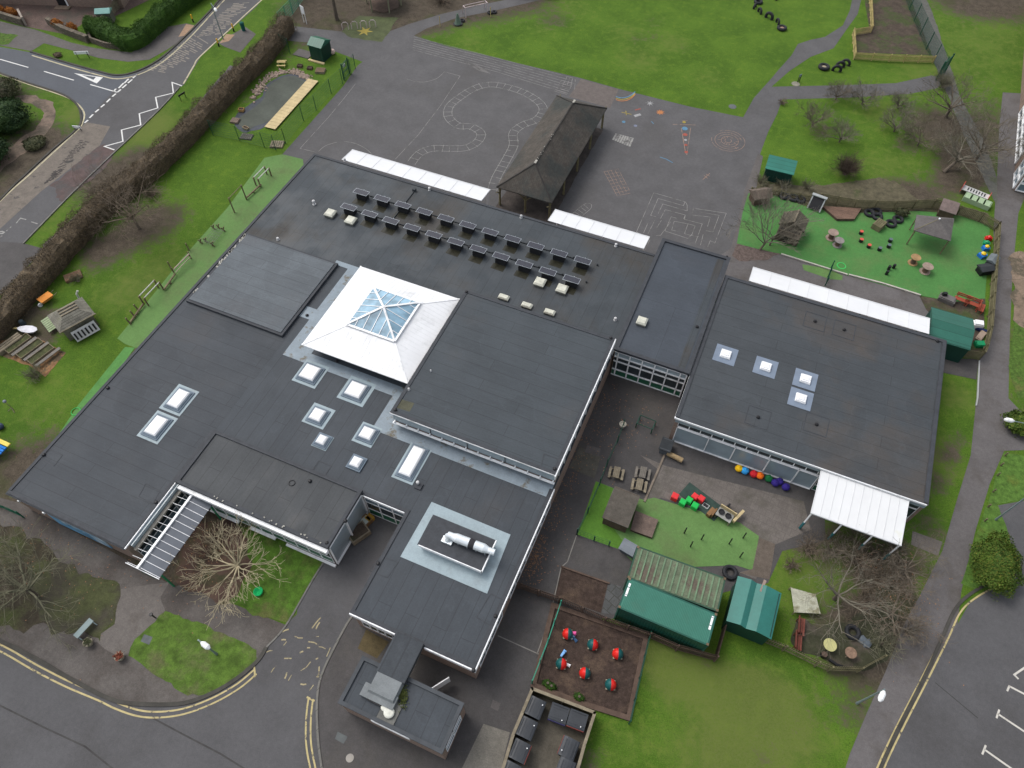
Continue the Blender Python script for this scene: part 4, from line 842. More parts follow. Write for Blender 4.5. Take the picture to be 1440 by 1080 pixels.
# link block
link = thing('link_building', 'narrow flat-roofed link block with glazed green and white south wall joining the two roofs', 'building', (-3, 42, 0))
b = MB(); b.bb(-6.3, -.25, 35.85, 49.2, 0, 3.3); part(b, 'wall', M_brick, link)
b = MB(); b.prism(rectpts(-6.3, -.15, 35.7, 49.4), 3.3, 3.4); part(b, 'roof', R_k, link)
b = MB(); b.bb(-1.15, -.55, 36, 49, 3.404, 3.412); part(b, 'felt_strip', R_n, link)
edge(link, rectpts(-6.22, -.25, 35.85, 49.3), 3.4, .32, .14)
glazing(link, (-6.25, 35.84), (-.2, 35.84), .03, 3.2, 5, [.85, 1.95, 2.55], rowm=[M_grn, M_glass, M_glass, M_pan], vx=[.3, .95+.35, 2.35, 3.4, 4.45, 5.5, 6.0], out=.12, fw=.1)
sq(903, 451, .42, 3.4, link, M_domo); drains(link, [(1022, 362, 3.4), (980, 460, 3.4)])
# classroom block
cls = thing('classroom_building', 'square flat-roofed classroom block with four small square rooflights in a cluster', 'building', (9, 39, 0))
b = MB(); b.bb(.05, 18.35, 31.6, 47.3, 0, 3.13); part(b, 'wall', M_brick, cls)
b = MB(); b.prism(rectpts(0, 18.4, 31.5, 47.4), 3.14, 3.3); part(b, 'roof', R_c, cls)
edge(cls, [(18.2, 31.6), (18.2, 47.25), (.1, 47.25), (.1, 31.6)], 3.3, .3, .07, closed=False)
b = MB(); b.ribbon([(-.03, 44), (-.03, 31.47), (18.3, 31.47)], .06, 3.14, .17); part(b, 'fascia', M_wh, cls)
b = MB(); b.bb(.06, 18.34, 31.5, 31.597, 2.72, 3.12); part(b, 'fascia_panel', M_pan, cls)
glazing(cls, (.35, 31.597), (18.1, 31.597), 2.2, 2.7, 20, [], name='clerestory_window', out=.05)
glazing(cls, (.35, 31.597), (11.2, 31.597), .03, 2.14, 5, [], gm=M_pan, out=.16, vx=[.03, 2.55, 4.6, 7.2, 9.4, 10.85], name='glazed_screen')
glazing(cls, (11.3, 31.597), (18.1, 31.597), .03, 2.14, 6, [.8], rowm=[M_grn, M_glass])
for x, y in ((1021, 497), (1077.5, 514.5), (1133.5, 532), (1127, 559)):
    c = g(x, y, 3.5); r = .36; q = [(0, 0)]
    b = MB(); b.bb(c.x-.88, c.x+.88, c.y-.88, c.y+.88, 3.304, 3.325); part(b, 'flashing', mat('blue_membrane', (.17, .21, .27), v=.1), cls)
    b = MB(); b.bb(c.x-r-.05, c.x+r+.05, c.y-r-.05, c.y+r+.05, 3.325, 3.44); kb = part(b, 'rooflight_kerb', M_wh, cls)
    b = MB(); b.bb(c.x-r, c.x+r, c.y-r, c.y+r, 3.44, 3.52); b.bb(c.x-r*.6, c.x+r*.6, c.y-r*.6, c.y+r*.6, 3.52, 3.56); b.build('rooflight_dome', M_dom, kb)
def pch(x, y, w=.85):
    c = g(x, y, 3.3); b = MB(); b.ribbon([(c.x-w, c.y-w), (c.x+w, c.y-w), (c.x+w, c.y+w), (c.x-w, c.y+w)], .06, 3.304, .01, True); part(b, 'felt_patch', R_e, cls)
for x, y in ((1146, 452), (1187, 464), (1066, 587), (1148, 597)): pch(x, y)
drains(cls, [(1146, 452, 3.3), (1187, 464, 3.3), (1066, 587, 3.3), (1148, 597, 3.3), (1318, 480, 3.3)])
# lean-to canopies
def canopy(label, x0, x1, y0, y1, zl, zh, m, posts, group='white sheeted canopies', n=8, pm=M_wh):
    t = thing('canopy', label, 'canopy', ((x0+x1)/2, (y0+y1)/2, 0), 0, group)
    b = MB(); (ya, za), (yb, zb) = ((y0, zh), (y1, zl))
    b.add([(x0, ya, za), (x1, ya, za), (x1, yb, zb), (x0, yb, zb), (x0, ya, za+.05), (x1, ya, za+.05), (x1, yb, zb+.05), (x0, yb, zb+.05)], [(3, 2, 1, 0), (4, 5, 6, 7) if yb > ya else (4, 5, 6, 7), (0, 1, 5, 4), (1, 2, 6, 5), (2, 3, 7, 6), (3, 0, 4, 7)])
    part(b, 'roof', m, t)
    b = MB()
    for i in range(n+1):
        x = x0+.03+(x1-x0-.06)*i/n; b.bar((x, ya, za+.06), (x, yb, zb+.06), .035, .025)
    b.bar((x0, yb, zb+.02), (x1, yb, zb+.02), .1, .12); part(b, 'frame', mat('grey_white_frame', (.58, .59, .6), v=.08), t)
    for x in posts: b = MB(); b.bar((x, yb, 0), (x, yb, zb), .09); part(b, 'post', pm, t)
    return t
canopy('long white sheeted canopy behind the solar panels left of the brown shelter', -39.3, -23.8, 48.0, 50.0, 2.7, 2.95, M_wht, [-39, -34, -29, -24.1], n=9)
canopy('white sheeted canopy running right from the brown shelter to the link block', -17.0, -7.6, 48.0, 49.9, 2.7, 2.95, M_wht, [-16.7, -12, -7.9], n=7)
canopy('long white sheeted canopy facing the green turf play area', 2.0, 17.1, 47.9, 49.9, 2.7, 2.95, M_wht, [2.2, 7, 12, 16.8], n=9, pm=M_grn)
t = canopy('large square white canopy standing over the planted garden', 11.0, 17.2, 31.45, 28.0, 2.65, 3.05, M_whd, [11.1, 13.2, 15.3, 17.1], n=10)
b = MB()
for x in (11.1, 13.2, 15.3, 17.1): b.bar((x, 28, .05), (x, 28, 1.1), .14)
part(b, 'post_pad', mat('teal_pad', (.02, .12, .13), v=.1), t)
# glass walkway canopy in the courtyard
t = thing('walkway_canopy', 'glazed walkway canopy on green posts along the courtyard side', 'canopy', (-30, 9, 0))
b = MB(); b.add([(-30.1, 5.95, 2.66), (-28.55, 5.95, 2.3), (-28.55, 11.9, 2.3), (-30.1, 11.9, 2.66), (-30.1, 5.95, 2.7), (-28.55, 5.95, 2.34), (-28.55, 11.9, 2.34), (-30.1, 11.9, 2.7)], [(3, 2, 1, 0), (4, 5, 6, 7), (0, 1, 5, 4), (1, 2, 6, 5), (2, 3, 7, 6), (3, 0, 4, 7)])
part(b, 'roof_panel', mat('translucent_sheet', (.13, .145, .17), v=.12, s=.6, rough=.3, alpha=.8, spec=.4), t)
b = MB(); b.bar((-30.1, 5.9, 2.76), (-30.1, 12.0, 2.76), .16, .12)
for i in range(12):
    y = 6+i*.535; b.bar((-30.1, y, 2.72), (-28.5, y, 2.36), .035, .04)
    b.bar((-31.2, y, 2.45), (-30.1, y, 2.66), .025, .04)
b.bar((-28.5, 5.9, 2.33), (-31.2, 5.9, 2.6), .05, .08); part(b, 'frame', M_wh, t)
for y in (6.2, 11.7): b = MB(); b.bar((-28.6, y, 0), (-28.6, y, 2.3), .1); part(b, 'post', mat('bright_green_post', (.01, .19, .08), v=.1, rough=.5), t)
b = MB(); b.bb(-31.4, -30.2, 6.1, 11.9, .01, .06); part(b, 'floor_strip', mat('dark_green_floor', (.012, .03, .02), v=.3), t)  # very dark green strip on the ground under the inner half of the canopy
# ------------------------------------------------------------------ boiler house
bh = thing('boiler_house', 'small brick boiler house with flat felt roof and raised kerb', 'building', (-9.7, 5.4, 0))
b = MB(); b.bb(-13.15, -6.18, 3.94, 6.85, 0, 2.78); part(b, 'wall', M_brick, bh)
b = MB(); b.prism(rectpts(-13.2, -6.12, 3.88, 6.92), 2.78, 2.86); part(b, 'roof', R_s, bh)
edge(bh, rectpts(-13.08, -6.24, 4.0, 6.8), 2.86, .24, .12, m=mat('pale_felt_kerb', (.062, .068, .075), v=.15))
b = MB(); b.bb(-10.9, -8.3, 3.84, 3.88, 2.3, 2.88); part(b, 'fascia', M_wh, bh)
glazing(bh, (-6.177, 4.3), (-6.177, 6.3), .9, 2.3, 2, [1.7], gm=M_glb)
b = MB(); c = g(547, 1003, 2.87); b.box((c.x, c.y, 2.9), (1.15, 1.5, .05)); part(b, 'concrete_slab', mat('flue_slab', (.13, .13, .12), v=.2, fine=.5), bh)
b = MB()
for x, y in ((543, 993), (547, 1002)):
    c = g(x, y, 3.1); b.lathe([(.2, 2.9), (.2, 3.02), (.3, 3.04), (.33, 3.1), (.26, 3.16), (.02, 3.2)], (c.x, c.y, 0), 16)
part(b, 'flue_cowl', mat('pale_cowl', (.62, .62, .55), v=.12, s=3, fine=.2), bh)
b = MB(); P = Vector((g(1, 1).x, 0, 0)); rr = random.Random(2)
for i in range(260):
    c = g(567+rr.gauss(0, 3), 978+rr.gauss(0, 9), 2.9); a = rr.random()*6
    b.add([(c.x, c.y, 2.9), (c.x+.09*cos(a), c.y+.09*sin(a), 2.98+rr.random()*.12), (c.x+.09*cos(a+1.2), c.y+.09*sin(a+1.2), 2.96)], [(0, 1, 2)])
b.build('moss_clump', mat('moss', (.09, .11, .03), v=.4, s=4, rough=1), bh, kind='stuff')
t = thing('covered_duct', 'raised felt-topped duct housing bridging the kitchen roof and boiler house', 'duct housing', (-10.8, 7, 0))
b = MB(); b.bb(-11.85, -9.9, 6.4, 9.0, 2.95, 3.4); part(b, 'casing', mat('duct_felt', (.055, .062, .07), v=.15, s=1, fine=.3, brick=(40, .9, .05, (.04, .045, .05), (0, 0, pi/2))), t)
b = MB(); b.add([(-11.85, 4.95, 2.98), (-9.95, 4.95, 2.98), (-9.95, 6.39, 2.98), (-11.85, 6.39, 2.98), (-11.75, 5.25, 3.42), (-10.05, 5.25, 3.42), (-10.05, 6.39, 3.42), (-11.75, 6.39, 3.42)], [(3, 2, 1, 0), (4, 5, 6, 7), (0, 1, 5, 4), (1, 2, 6, 5), (2, 3, 7, 6), (3, 0, 4, 7)])
b.bb(-12.15, -9.9, 4.8, 5.6, 2.9, 3.25); part(b, 'hood', mat('grey_sheet_hood', (.17, .185, .19), v=.12, s=1, fine=.3), t)
b = MB(); b.bb(-11.6, -10.3, 4.74, 4.8, 2.97, 3.15); part(b, 'louvre', M_blk, t)
tt = MB(); c = g(618, 961, 1.6); tt.box((c.x, c.y, 1.1), (1.4, .06, 1.1), radians(55)); tt = tt.build('white_board', M_wh); tag(tt, 'white board leaning behind the boiler house beside the kitchen wall', 'board')
# ------------------------------------------------------------------ kitchen roof ventilation
vent = thing('ventilation_plinth', 'low felt-topped plant box standing on the pale grey membrane square', 'roof plant', (-10.8, 15.7, 3))
b = MB(); b.prism(gp([(607, 706), (718, 752), (685, 835), (563, 783)], 3), 3.005, 3.03); part(b, 'flashing', R_m2, vent)
b = MB(); b.bb(-13.1, -8.55, 14.65, 16.8, 3.03, 3.7); part(b, 'plinth', M_wh, vent)
b = MB(); b.bb(-13.2, -8.45, 14.55, 16.9, 3.7, 3.82); part(b, 'cover', R_e, vent)
b = MB(); b.bb(-13.1, -8.4, 14.5, 14.56, 3.62, 3.84); b.bb(-8.46, -8.38, 14.5, 16.9, 3.62, 3.84); part(b, 'trim', M_wh, vent)
duct = thing('extract_fan', 'fat silver cylindrical extract fan lying along the plant box', 'extract fan', (-10.5, 15.6, 3.82))
a0 = g(630, 752, 4.3); a1 = g(693, 776, 4.3); y = (a0.y+a1.y)/2
L = a1.x-a0.x; u = (Vector((a1.x-a0.x, a1.y-a0.y, 0))/L)
def cyl(name, s0, s1, r0, r1, m, k=0):
    b = MB(); b.tube([a0+u*L*s0, a0+u*L*s1], [r0, r1], 18); part(b, name, m, duct, smooth=False)
cyl('inlet_bend', 0, .1, .24, .24, M_alu); cyl('reducer', .1, .2, .24, .32, M_alu); cyl('silencer', .2, .48, .32, .32, M_alu); cyl('motor_band', .48, .6, .33, .33, mat('dark_band', (.03, .03, .035))); cyl('silencer', .6, .8, .32, .32, M_alu); cyl('reducer', .8, .9, .32, .22, M_alu); cyl('outlet', .9, 1.04, .22, .22, M_alu)
b = MB(); b.box((a0.x+.05, a0.y-.25, 3.9), (.75, .45, .16)); b.tube([a0+Vector((.05, -.25, -.35)), a0+Vector((0, 0, 0))], .2, 10); part(b, 'curb', M_alu, duct)
b = MB()
for s in (.25, .45, .65, .85):
    p = a0+u*L*s; b.box((p.x, p.y, 3.94), (.08, .5, .24))
part(b, 'support', M_steel, duct)
# ------------------------------------------------------------------ solar panels
def solar(label):
    t = thing('solar_panel', label, 'solar panel', (0, 0, 3), 0, 'solar panels in two rows on the north roof')
    b = MB(); tl = (radians(-4), 0); b.box((0, 0, .72), (1.46, .7, .05), 0, tilt=tl); f = part(b, 'frame', M_steel, t, world=False)
    b = MB(); b.box((0, 0, .748), (1.4, .635, .012), 0, tilt=tl)
    b.build('panel_glass', mat('solar_cells', (.022, .023, .034), v=.25, s=3, rough=.25, spec=.6), f, world=False)
    b = MB(); b.bb(-.46, .56, -.3, .3, .04, .45); part(b, 'shade_box', mat('underpanel_shade', (.014, .015, .017), v=.2), t, world=False)  # near-black box stands in for the shadow and dark reflection under the panel
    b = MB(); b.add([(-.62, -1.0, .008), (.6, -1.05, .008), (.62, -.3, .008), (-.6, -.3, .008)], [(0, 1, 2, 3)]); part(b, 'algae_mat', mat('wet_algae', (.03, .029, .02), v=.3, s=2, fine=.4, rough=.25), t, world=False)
    b = MB(); b.box((.1, .38, .4), (.05, .05, .7)); part(b, 'isolator_post', M_steel, t, world=False)
    return t
ord_ = ['first', 'second', 'third', 'fourth', 'fifth', 'sixth', 'seventh', 'eighth', 'ninth', 'tenth', 'last']
s0 = None
A0, A1, B0, B1 = g(508, 270, 3.75), g(819.5, 366, 3.75), g(490.5, 291, 3.75), g(804, 392.5, 3.75)
for row, (p, q, nm) in enumerate(((A0, A1, 'upper row nearest the white canopy'), (B0, B1, 'lower row nearest the pyramid'))):
    for i in range(11):
        lab = 'tilted solar panel, %s from the left in the %s' % (ord_[i], nm); c = p+(q-p)*i/10
        if s0 is None: s0 = solar(lab); s0.location = (c.x, c.y, 3)
        else: dup(s0, (c.x, c.y, 3), 0, lab)
# ------------------------------------------------------------------ timber shelter on the playground
sh = thing('playground_shelter', 'long hipped-roof open timber shelter on the grey playground', 'shelter', (-20.6, 59, 0))
x0, x1, y0, y1, ze, zr = -23.6, -17.75, 51.0, 67.4, 2.4, 4.3
rg0 = Vector((-20.6, 53.6, zr)); rg1 = Vector((-20.6, 64.2, zr))
c = [Vector((x0, y0, ze)), Vector((x1, y0, ze)), Vector((x1, y1, ze)), Vector((x0, y1, ze))]
b = MB(); th = Vector((0, 0, -.1))
for F in ([c[0], c[1], rg0], [c[1], c[2], rg1, rg0], [c[2], c[3], rg1], [c[3], c[0], rg0, rg1]):
    n = len(F); b.add(F+[p+th for p in F], [tuple(range(n)), tuple(range(2*n-1, n-1, -1))])
for i in range(4): j = (i+1) % 4; b.add([c[i], c[j], c[j]+th, c[i]+th], [(0, 1, 2, 3)])
rfm = mat('old_shingle_roof', (.075, .066, .056), v=.25, s=1.2, fine=.6, stain=(.04, .045, .042), ss=.3, sa=.48, sb=.6, brick=(.3, .2, .012, (.05, .045, .04), (0, 0, pi/2), .8), rough=.9)
rf = part(b, 'roof', rfm, sh)
b = MB()
for p, q in ((c[0], rg0), (c[1], rg0), (c[2], rg1), (c[3], rg1), (rg0, rg1)): b.bar(p+Vector((0, 0, .02)), q+Vector((0, 0, .02)), .12, .05)
b.build('ridge_tile', mat('dark_ridge', (.035, .032, .03), v=.3), rf)
b = MB(); rr = random.Random(6)
for i in range(14): p = rg0+(rg1-rg0)*min(1, abs(rr.gauss(0, .25))); b.box((p.x+rr.uniform(-.12, .12), p.y, p.z+.05), (.05, .07, .03), rr.random())
for p in (rg0, rg1): b.box((p.x, p.y+.2, p.z+.06), (.2, .5, .05))
b.build('bird_droppings', MATS['pale_lichen'], rf)
tim = mat('mossy_timber', (.16, .14, .075), v=.25, s=2, fine=.4)
for x, y in [(x1-.25, y0+.25+i*3.97) for i in range(5)]+[(x0+.25, y0+.25+i*3.97) for i in range(5)]+[(-20.6, y0+.25)]:
    b = MB(); b.bar((x, y, 0), (x, y, 2.35), .17)
    for s in (-1, 1):
        pts = [(x, y+s*.05, 1.5), (x, y+s*.35, 1.9), (x, y+s*.8, 2.25)] if x != -20.6 else [(x+s*.05, y, 1.5), (x+s*.35, y, 1.9), (x+s*.8, y, 2.25)]
        b.tube(pts, .06, 4)
    part(b, 'post', tim, sh)
b = MB(); b.bar((x0+.25, y0+.25, 2.28), (x1-.25, y0+.25, 2.28), .12, .15); b.bar((x1-.25, y0+.2, 2.28), (x1-.25, y1-.2, 2.28), .12, .15); b.bar((x0+.25, y0+.2, 2.28), (x0+.25, y1-.2, 2.28), .12, .15); part(b, 'beam', tim, sh)
area('shelter_floor', [Vector((x0, y0-2.2, 0)), Vector((x1, y0-2.2, 0)), Vector((x1, y1-.5, 0)), Vector((x0, y1-.5, 0))], Z(6), mat('shaded_shelter_floor', (.052, .043, .038), v=.3, s=1, fine=.6), jag=.1)  # floor sheet coloured dark to carry the shade under the shelter roof
# ------------------------------------------------------------------ far right building
fb_ = thing('brick_building', 'brick building with white framed windows at the right edge beyond the path', 'building', (24, 76, 0))
W0, W1 = g(1424.5, 268), g(1433, 160); u = (W1-W0).normalized(); e = Vector((u.y, -u.x, 0))
def wp(s, o): p = W0+u*s+e*o; return (p.x, p.y)
LW = (W1-W0).length
b = MB(); b.prism([wp(0, 0), wp(0, 9), wp(LW+25, 9), wp(LW+25, 0)], 0, 3.2); part(b, 'wall', M_brickb, fb_)
b = MB(); b.prism([wp(-.3, -.15), wp(-.3, 9.3), wp(LW+25.3, 9.3), wp(LW+25.3, -.15)], 3.2, 3.4); part(b, 'roof', R_s, fb_)
glazing(fb_, wp(2.6, -.003), wp(.05, -.003), .15, 3.0, 2, [1.1, 2.2], gm=M_glb, fw=.2, out=.15)
glazing(fb_, wp(LW-.3, -.003), wp(4.3, -.003), .15, 3.0, 5, [1.1, 2.2], gm=M_glass, fw=.2, out=.15)
glazing(fb_, wp(-.003, .1), wp(-.003, 6), .15, 3.0, 5, [1.1, 2.2], gm=M_glb, fw=.2, out=.15)
# ------------------------------------------------------------------ house top left
hs = thing('house', 'brown brick house with black door and white trim at the top left corner', 'house', (g(90, -30).x, g(90, -30).y, 0))
h0 = g(80, 9); h1 = g(160, 12); d = (h1-h0).normalized(); n = Vector((-d.y, d.x, 0))
pl = [h0-d*12, h0+d*9, h0+d*9+n*8, h0-d*12+n*8]
pl = [p+n*.1 for p in pl]
b = MB(); b.prism(pl, 0, 5); part(b, 'wall', M_brick, hs)
r0 = (pl[0]+pl[3])/2; r1 = (pl[1]+pl[2])/2; b = MB()
q = [p+Vector((0, 0, 5)) for p in pl]; r0 = Vector((r0.x, r0.y, 7.5)); r1 = Vector((r1.x, r1.y, 7.5)); b.add(q+[r0, r1], [(0, 1, 5, 4), (2, 3, 4, 5), (1, 2, 5), (3, 0, 4)]); part(b, 'roof', mat('brown_roof_tiles', (.12, .07, .05), v=.2, fine=.4), hs)
def wallbox(name, s, w, z0, z1, o, m):
    a = pl[0]+(pl[1]-pl[0]).normalized()*s; u = (pl[1]-pl[0]).normalized(); k = Vector((u.y, -u.x, 0))
    v = [a, a+u*w, a+u*w+k*o, a+k*o]; b = MB(); b.prism(v, z0, z1); part(b, name, m, hs)
wallbox('door', 12.3, 1.1, .05, 2.1, .05, M_blk); wallbox('door_frame', 13.5, .15, 0, 2.3, .12, M_wh); wallbox('step', 12, 2, 0, .12, .9, M_sand)
# ================================================================== vegetation
def tree_mat(n, c, v=.25): return mat(n, c, v=v, s=2, fine=.3, rough=1)
M_bark = tree_mat('grey_bark', (.11, .09, .07)); M_twig = tree_mat('brown_twigs', (.14, .118, .09)); M_pale = tree_mat('pale_birch_twigs', (.38, .33, .22))
M_pink = tree_mat('reddish_twigs', (.15, .118, .088)); M_moss = tree_mat('mossy_twigs', (.15, .145, .095)); M_lich = tree_mat('lichen_twigs', (.15, .135, .105))
def rnd_dir(R): 
    z = R.uniform(-1, 1); a = R.uniform(0, 2*pi); s = sqrt(1-z*z); return Vector((s*cos(a), s*sin(a), z))
def grow(mb, R, p, d, L, r, lvl, maxl, kids, up, spread, tmb=None, wob=.16, rmin=.007):
    n = 4 if lvl < maxl-1 else 2; pts = [p]; q = p; dd = d.copy(); rad = [r]
    for i in range(n):
        dd = (dd+rnd_dir(R)*wob*(1+lvl*.25)+Vector((0, 0, up*.12))).normalized(); q = q+dd*(L/n)
        if q.z < .15: q.z = .15
        pts.append(q); rad.append(max(rmin, r*(1-.62*(i+1)/n)))
    (tmb if tmb is not None and lvl < 1 else mb).tube(pts, rad, 6 if lvl == 0 else (4 if lvl == 1 else 3), cap=False)
    if lvl >= maxl: return
    k = kids[min(lvl, len(kids)-1)]
    for i in range(k):
        t = .3+.7*(i+R.random())/k if lvl else .5+.5*(i+R.random())/k
        x = t*n; j = min(n-1, int(x)); b = pts[j]+(pts[j+1]-pts[j])*(x-j)
        ax = (pts[j+1]-pts[j]).normalized(); side = ax.cross(rnd_dir(R)).normalized()
        ang = R.uniform(.55, 1.0)*spread; nd = (ax*cos(ang)+side*sin(ang)).normalized()
        grow(mb, R, b, nd, L*R.uniform(.5, .72), max(rmin, rad[j]*.55), lvl+1, maxl, kids, up, spread, tmb, wob, rmin)
def bare_tree(label, base, h, limbs, seed, m=None, kids=(7, 6, 5, 4), maxl=4, up=.35, spread=1.0, trunk=.35, r=.14, lean=(0, 0), rmin=.009, name='bare_tree', cat='tree', group=None, wob=.16, low=.25):
    R = random.Random(seed); m = m or M_twig; P = Vector((base.x, base.y, 0)) if isinstance(base, Vector) else g(*base)
    t = thing(name, label, cat, P, 0, group); tb = MB(); cb = MB()
    top = Vector((lean[0], lean[1], h*trunk)); tb.tube([(0, 0, -.05), top*.5, top], [r*1.25, r, r*.85], 8)
    for i in range(limbs):
        a = 2*pi*(i+R.uniform(-.3, .3))/limbs; el = R.uniform(low, 1.1)
        d = Vector((cos(a)*cos(el), sin(a)*cos(el), sin(el)))
        grow(cb, R, top*R.uniform(.75, 1), d, h*(1-trunk)*R.uniform(.75, 1.05), r*.6, 1, maxl, kids, up, spread, None, wob, rmin)
    tb.build('trunk', M_bark if m is not M_pale else M_pale, t, world=False); cb.build('crown', m, t, world=False); return t
def shrub(label, base, h, rad, n, seed, m, name='bare_shrub', cat='shrub', group=None, kids=(4, 3)):
    R = random.Random(seed); t = thing(name, label, cat, g(*base), 0, group); cb = MB(); sb = MB()
    sb.lathe([(.18, 0), (.14, .12), (.05, .3)], (0, 0, 0), 7)
    for i in range(n):
        a = R.uniform(0, 2*pi); f = sqrt(R.random()); el = atan2(h, rad*f+.01)
        d = Vector((cos(a)*cos(el), sin(a)*cos(el), sin(el)))
        grow(cb, R, Vector((cos(a)*.15*f, sin(a)*.15*f, .05)), d, sqrt(h*h+rad*rad*f*f)*.62*R.uniform(.7, 1.1), .022, 1, 3, kids, .1, .8, None, .2, .008)
    sb.build('stem', M_bark, t, world=False); cb.build('crown', m, t, world=False); return t
def leaf_mesh(mb, R, pts_fn, n, s0, s1, flat=.6):
    for i in range(n):
        c, nrm = pts_fn(); s = R.uniform(s0, s1)
        nrm = (nrm*flat+rnd_dir(R)*(1.1-flat)).normalized(); u = nrm.orthogonal().normalized(); w = nrm.cross(u); a = R.uniform(0, 6.28)
        u2 = u*cos(a)+w*sin(a); w2 = nrm.cross(u2)
        mb.add([c-u2*s, c-w2*s*.6, c+u2*s, c+w2*s*.6], [(0, 1, 2, 3)])
def leaf_mat(n, a, b_, c_, s=.9):
    if n in MATS: return MATS[n]
    m, nt, b = newmat(n); tc = nn(nt, 'ShaderNodeTexCoord').outputs['Object']
    col = mix(nt, ramp(nt, noi(nt, tc, s, 4, .6), .38, .62), a, b_)
    col = mix(nt, ramp(nt, noi(nt, tc, 7, 3, .7), .52, .64), col, c_)
    nt.links.new(col, b.inputs['Base Color']); b.inputs['Roughness'].default_value = .8; b.inputs['Specular IOR Level'].default_value = .2
    MATS[n] = m; return m
L_dark = leaf_mat('dark_evergreen', (.012, .03, .012), (.028, .06, .016), (.05, .085, .02)); L_green = leaf_mat('green_hedge', (.02, .052, .008), (.035, .085, .01), (.06, .12, .015))
L_bush = leaf_mat('topiary_green', (.04, .08, .012), (.075, .13, .016), (.14, .14, .025)); L_brown = leaf_mat('brown_beech_leaves', (.066, .052, .036), (.112, .086, .055), (.17, .125, .075), 1.6); L_or = leaf_mat('orange_leaves', (.2, .07, .02), (.3, .11, .02), (.4, .17, .03), 3)
L_olive = leaf_mat('olive_shrub', (.04, .05, .025), (.07, .075, .035), (.12, .11, .06))
def blob_core(mb, c, rx, ry, rz, seed, amp=.18, n=14, m=9):
    vs = []
    for i in range(m+1):
        th = pi*i/m
        for j in range(n):
            ph = 2*pi*j/n; d = Vector((sin(th)*cos(ph), sin(th)*sin(ph), cos(th))); q = 1+amp*noise.noise(d*2.1+Vector((seed, 0, 0)))*2
            vs.append(Vector(c)+Vector((d.x*rx*q, d.y*ry*q, max(-c[2]+.02, d.z*rz*q))))
    mb.add(vs, [(i*n+j, (i+1)*n+j, (i+1)*n+(j+1) % n, i*n+(j+1) % n) for i in range(m) for j in range(n)])
def bush(label, base, rx, ry, h, seed, m, n=2500, s=.09, name='bush', group=None, rz=0):
    R = random.Random(seed); t = thing(name, label, 'bush', g(*base), rz, group); cb = MB()
    blob_core(cb, (0, 0, h*.48), rx*.82, ry*.82, h*.46, seed)
    def f():
        d = rnd_dir(R); d.z = abs(d.z) if R.random() < .8 else d.z; q = 1+.36*noise.noise(d*2.1+Vector((seed, 0, 0))); k = R.uniform(.82, 1.04)*q
        return Vector((d.x*rx*k, d.y*ry*k, max(.05, h*.48+d.z*h*.5*k))), d
    leaf_mesh(cb, R, f, n, s*.6, s*1.3)
    b = MB(); b.lathe([(.12, 0), (.09, .4)], (0, 0, 0), 6); b.build('stem', M_bark, t, world=False); cb.build('foliage', m, t, world=False); return t
def hedge(label, px, w, h, seed, m, dens=260, s=.08, name='hedge', twigs=0, z=None):
    R = random.Random(seed); P = smooth_line([g(x, y, h/2 if z is None else z) for x, y in px], False, 4); P = [Vector((p.x, p.y, 0)) for p in P]
    t = thing(name, label, 'hedge', P[len(P)//2]); cb = MB()
    cum = [0]
    for i in range(len(P)-1): cum.append(cum[-1]+(P[i+1]-P[i]).length)
    L = cum[-1]
    def at(s_):
        i = max(0, min(len(P)-2, next((k for k in range(len(cum)-1) if cum[k+1] >= s_), len(P)-2))); u = (s_-cum[i])/max(1e-6, cum[i+1]-cum[i])
        tt = (P[i+1]-P[i]).normalized(); return P[i]+(P[i+1]-P[i])*u, tt, Vector((-tt.y, tt.x, 0))
    N = int(L/.5); prof = [(-.42, 0), (-.48, .35), (-.44, .75), (-.28, .93), (0, .97), (.28, .93), (.44, .75), (.48, .35), (.42, 0)]
    vs = []
    for i in range(N+1):
        c, tt, nr = at(L*i/N)
        for a, b_ in prof:
            q = 1+.09*noise.noise(Vector((i*.35, a*4, b_*3+seed)))*2; vs.append(c+nr*a*w*.84*q+Vector((0, 0, b_*h*.86*(q if b_ else 1))))
    K = len(prof); cb.add(vs, [(i*K+j, i*K+j+1, (i+1)*K+j+1, (i+1)*K+j) for i in range(N) for j in range(K-1)]+[tuple(range(K))[::-1], tuple(N*K+j for j in range(K))])
    def f():
        s_ = R.uniform(0, L); c, tt, nr = at(s_); a = R.uniform(0, pi); 
        ox = cos(a); oz = sin(a)**.6; q = 1+.34*noise.noise(Vector((s_*.7, a*1.2, seed)))
        k = R.uniform(.86, 1.06)*q
        return c+nr*ox*w*.5*k+Vector((0, 0, max(.05, oz*h*k))), (nr*ox+Vector((0, 0, oz))).normalized()
    leaf_mesh(cb, R, f, int(L*dens), s*.6, s*1.3, .45)
    for i in range(int(L*twigs)):
        p, d = f(); d = (d+Vector((0, 0, .6))+rnd_dir(R)*.5).normalized(); cb.tube([p-d*.2, p+d*R.uniform(.1, .45)], [.012, .007], 3, cap=False)
    cb.build('foliage', m, t); return t
hedge('long clipped brown beech hedge running between the road verge and school lawn', [(402, 30), (375, 68), (330, 112), (285, 160), (240, 205), (200, 242), (150, 280), (105, 325), (58, 378), (10, 432), (-50, 495)], 2.5, 2.2, 3, L_brown, 1000, .052, twigs=50)
hedge('tall glossy green garden hedge curving beside the pavement', [(330, -60), (285, -22), (238, 10), (205, 40), (182, 55), (160, 48), (135, 36), (122, 34)], 2.6, 2.2, 5, L_green, 900, .065)
bare_tree('wide twiggy bare tree rising from the brown beech hedge', (196, 322), 5.2, 9, 11, M_pink, (6, 5, 5, 4), 4, .2, .95, .3, .13, (-.2, .1), .010)
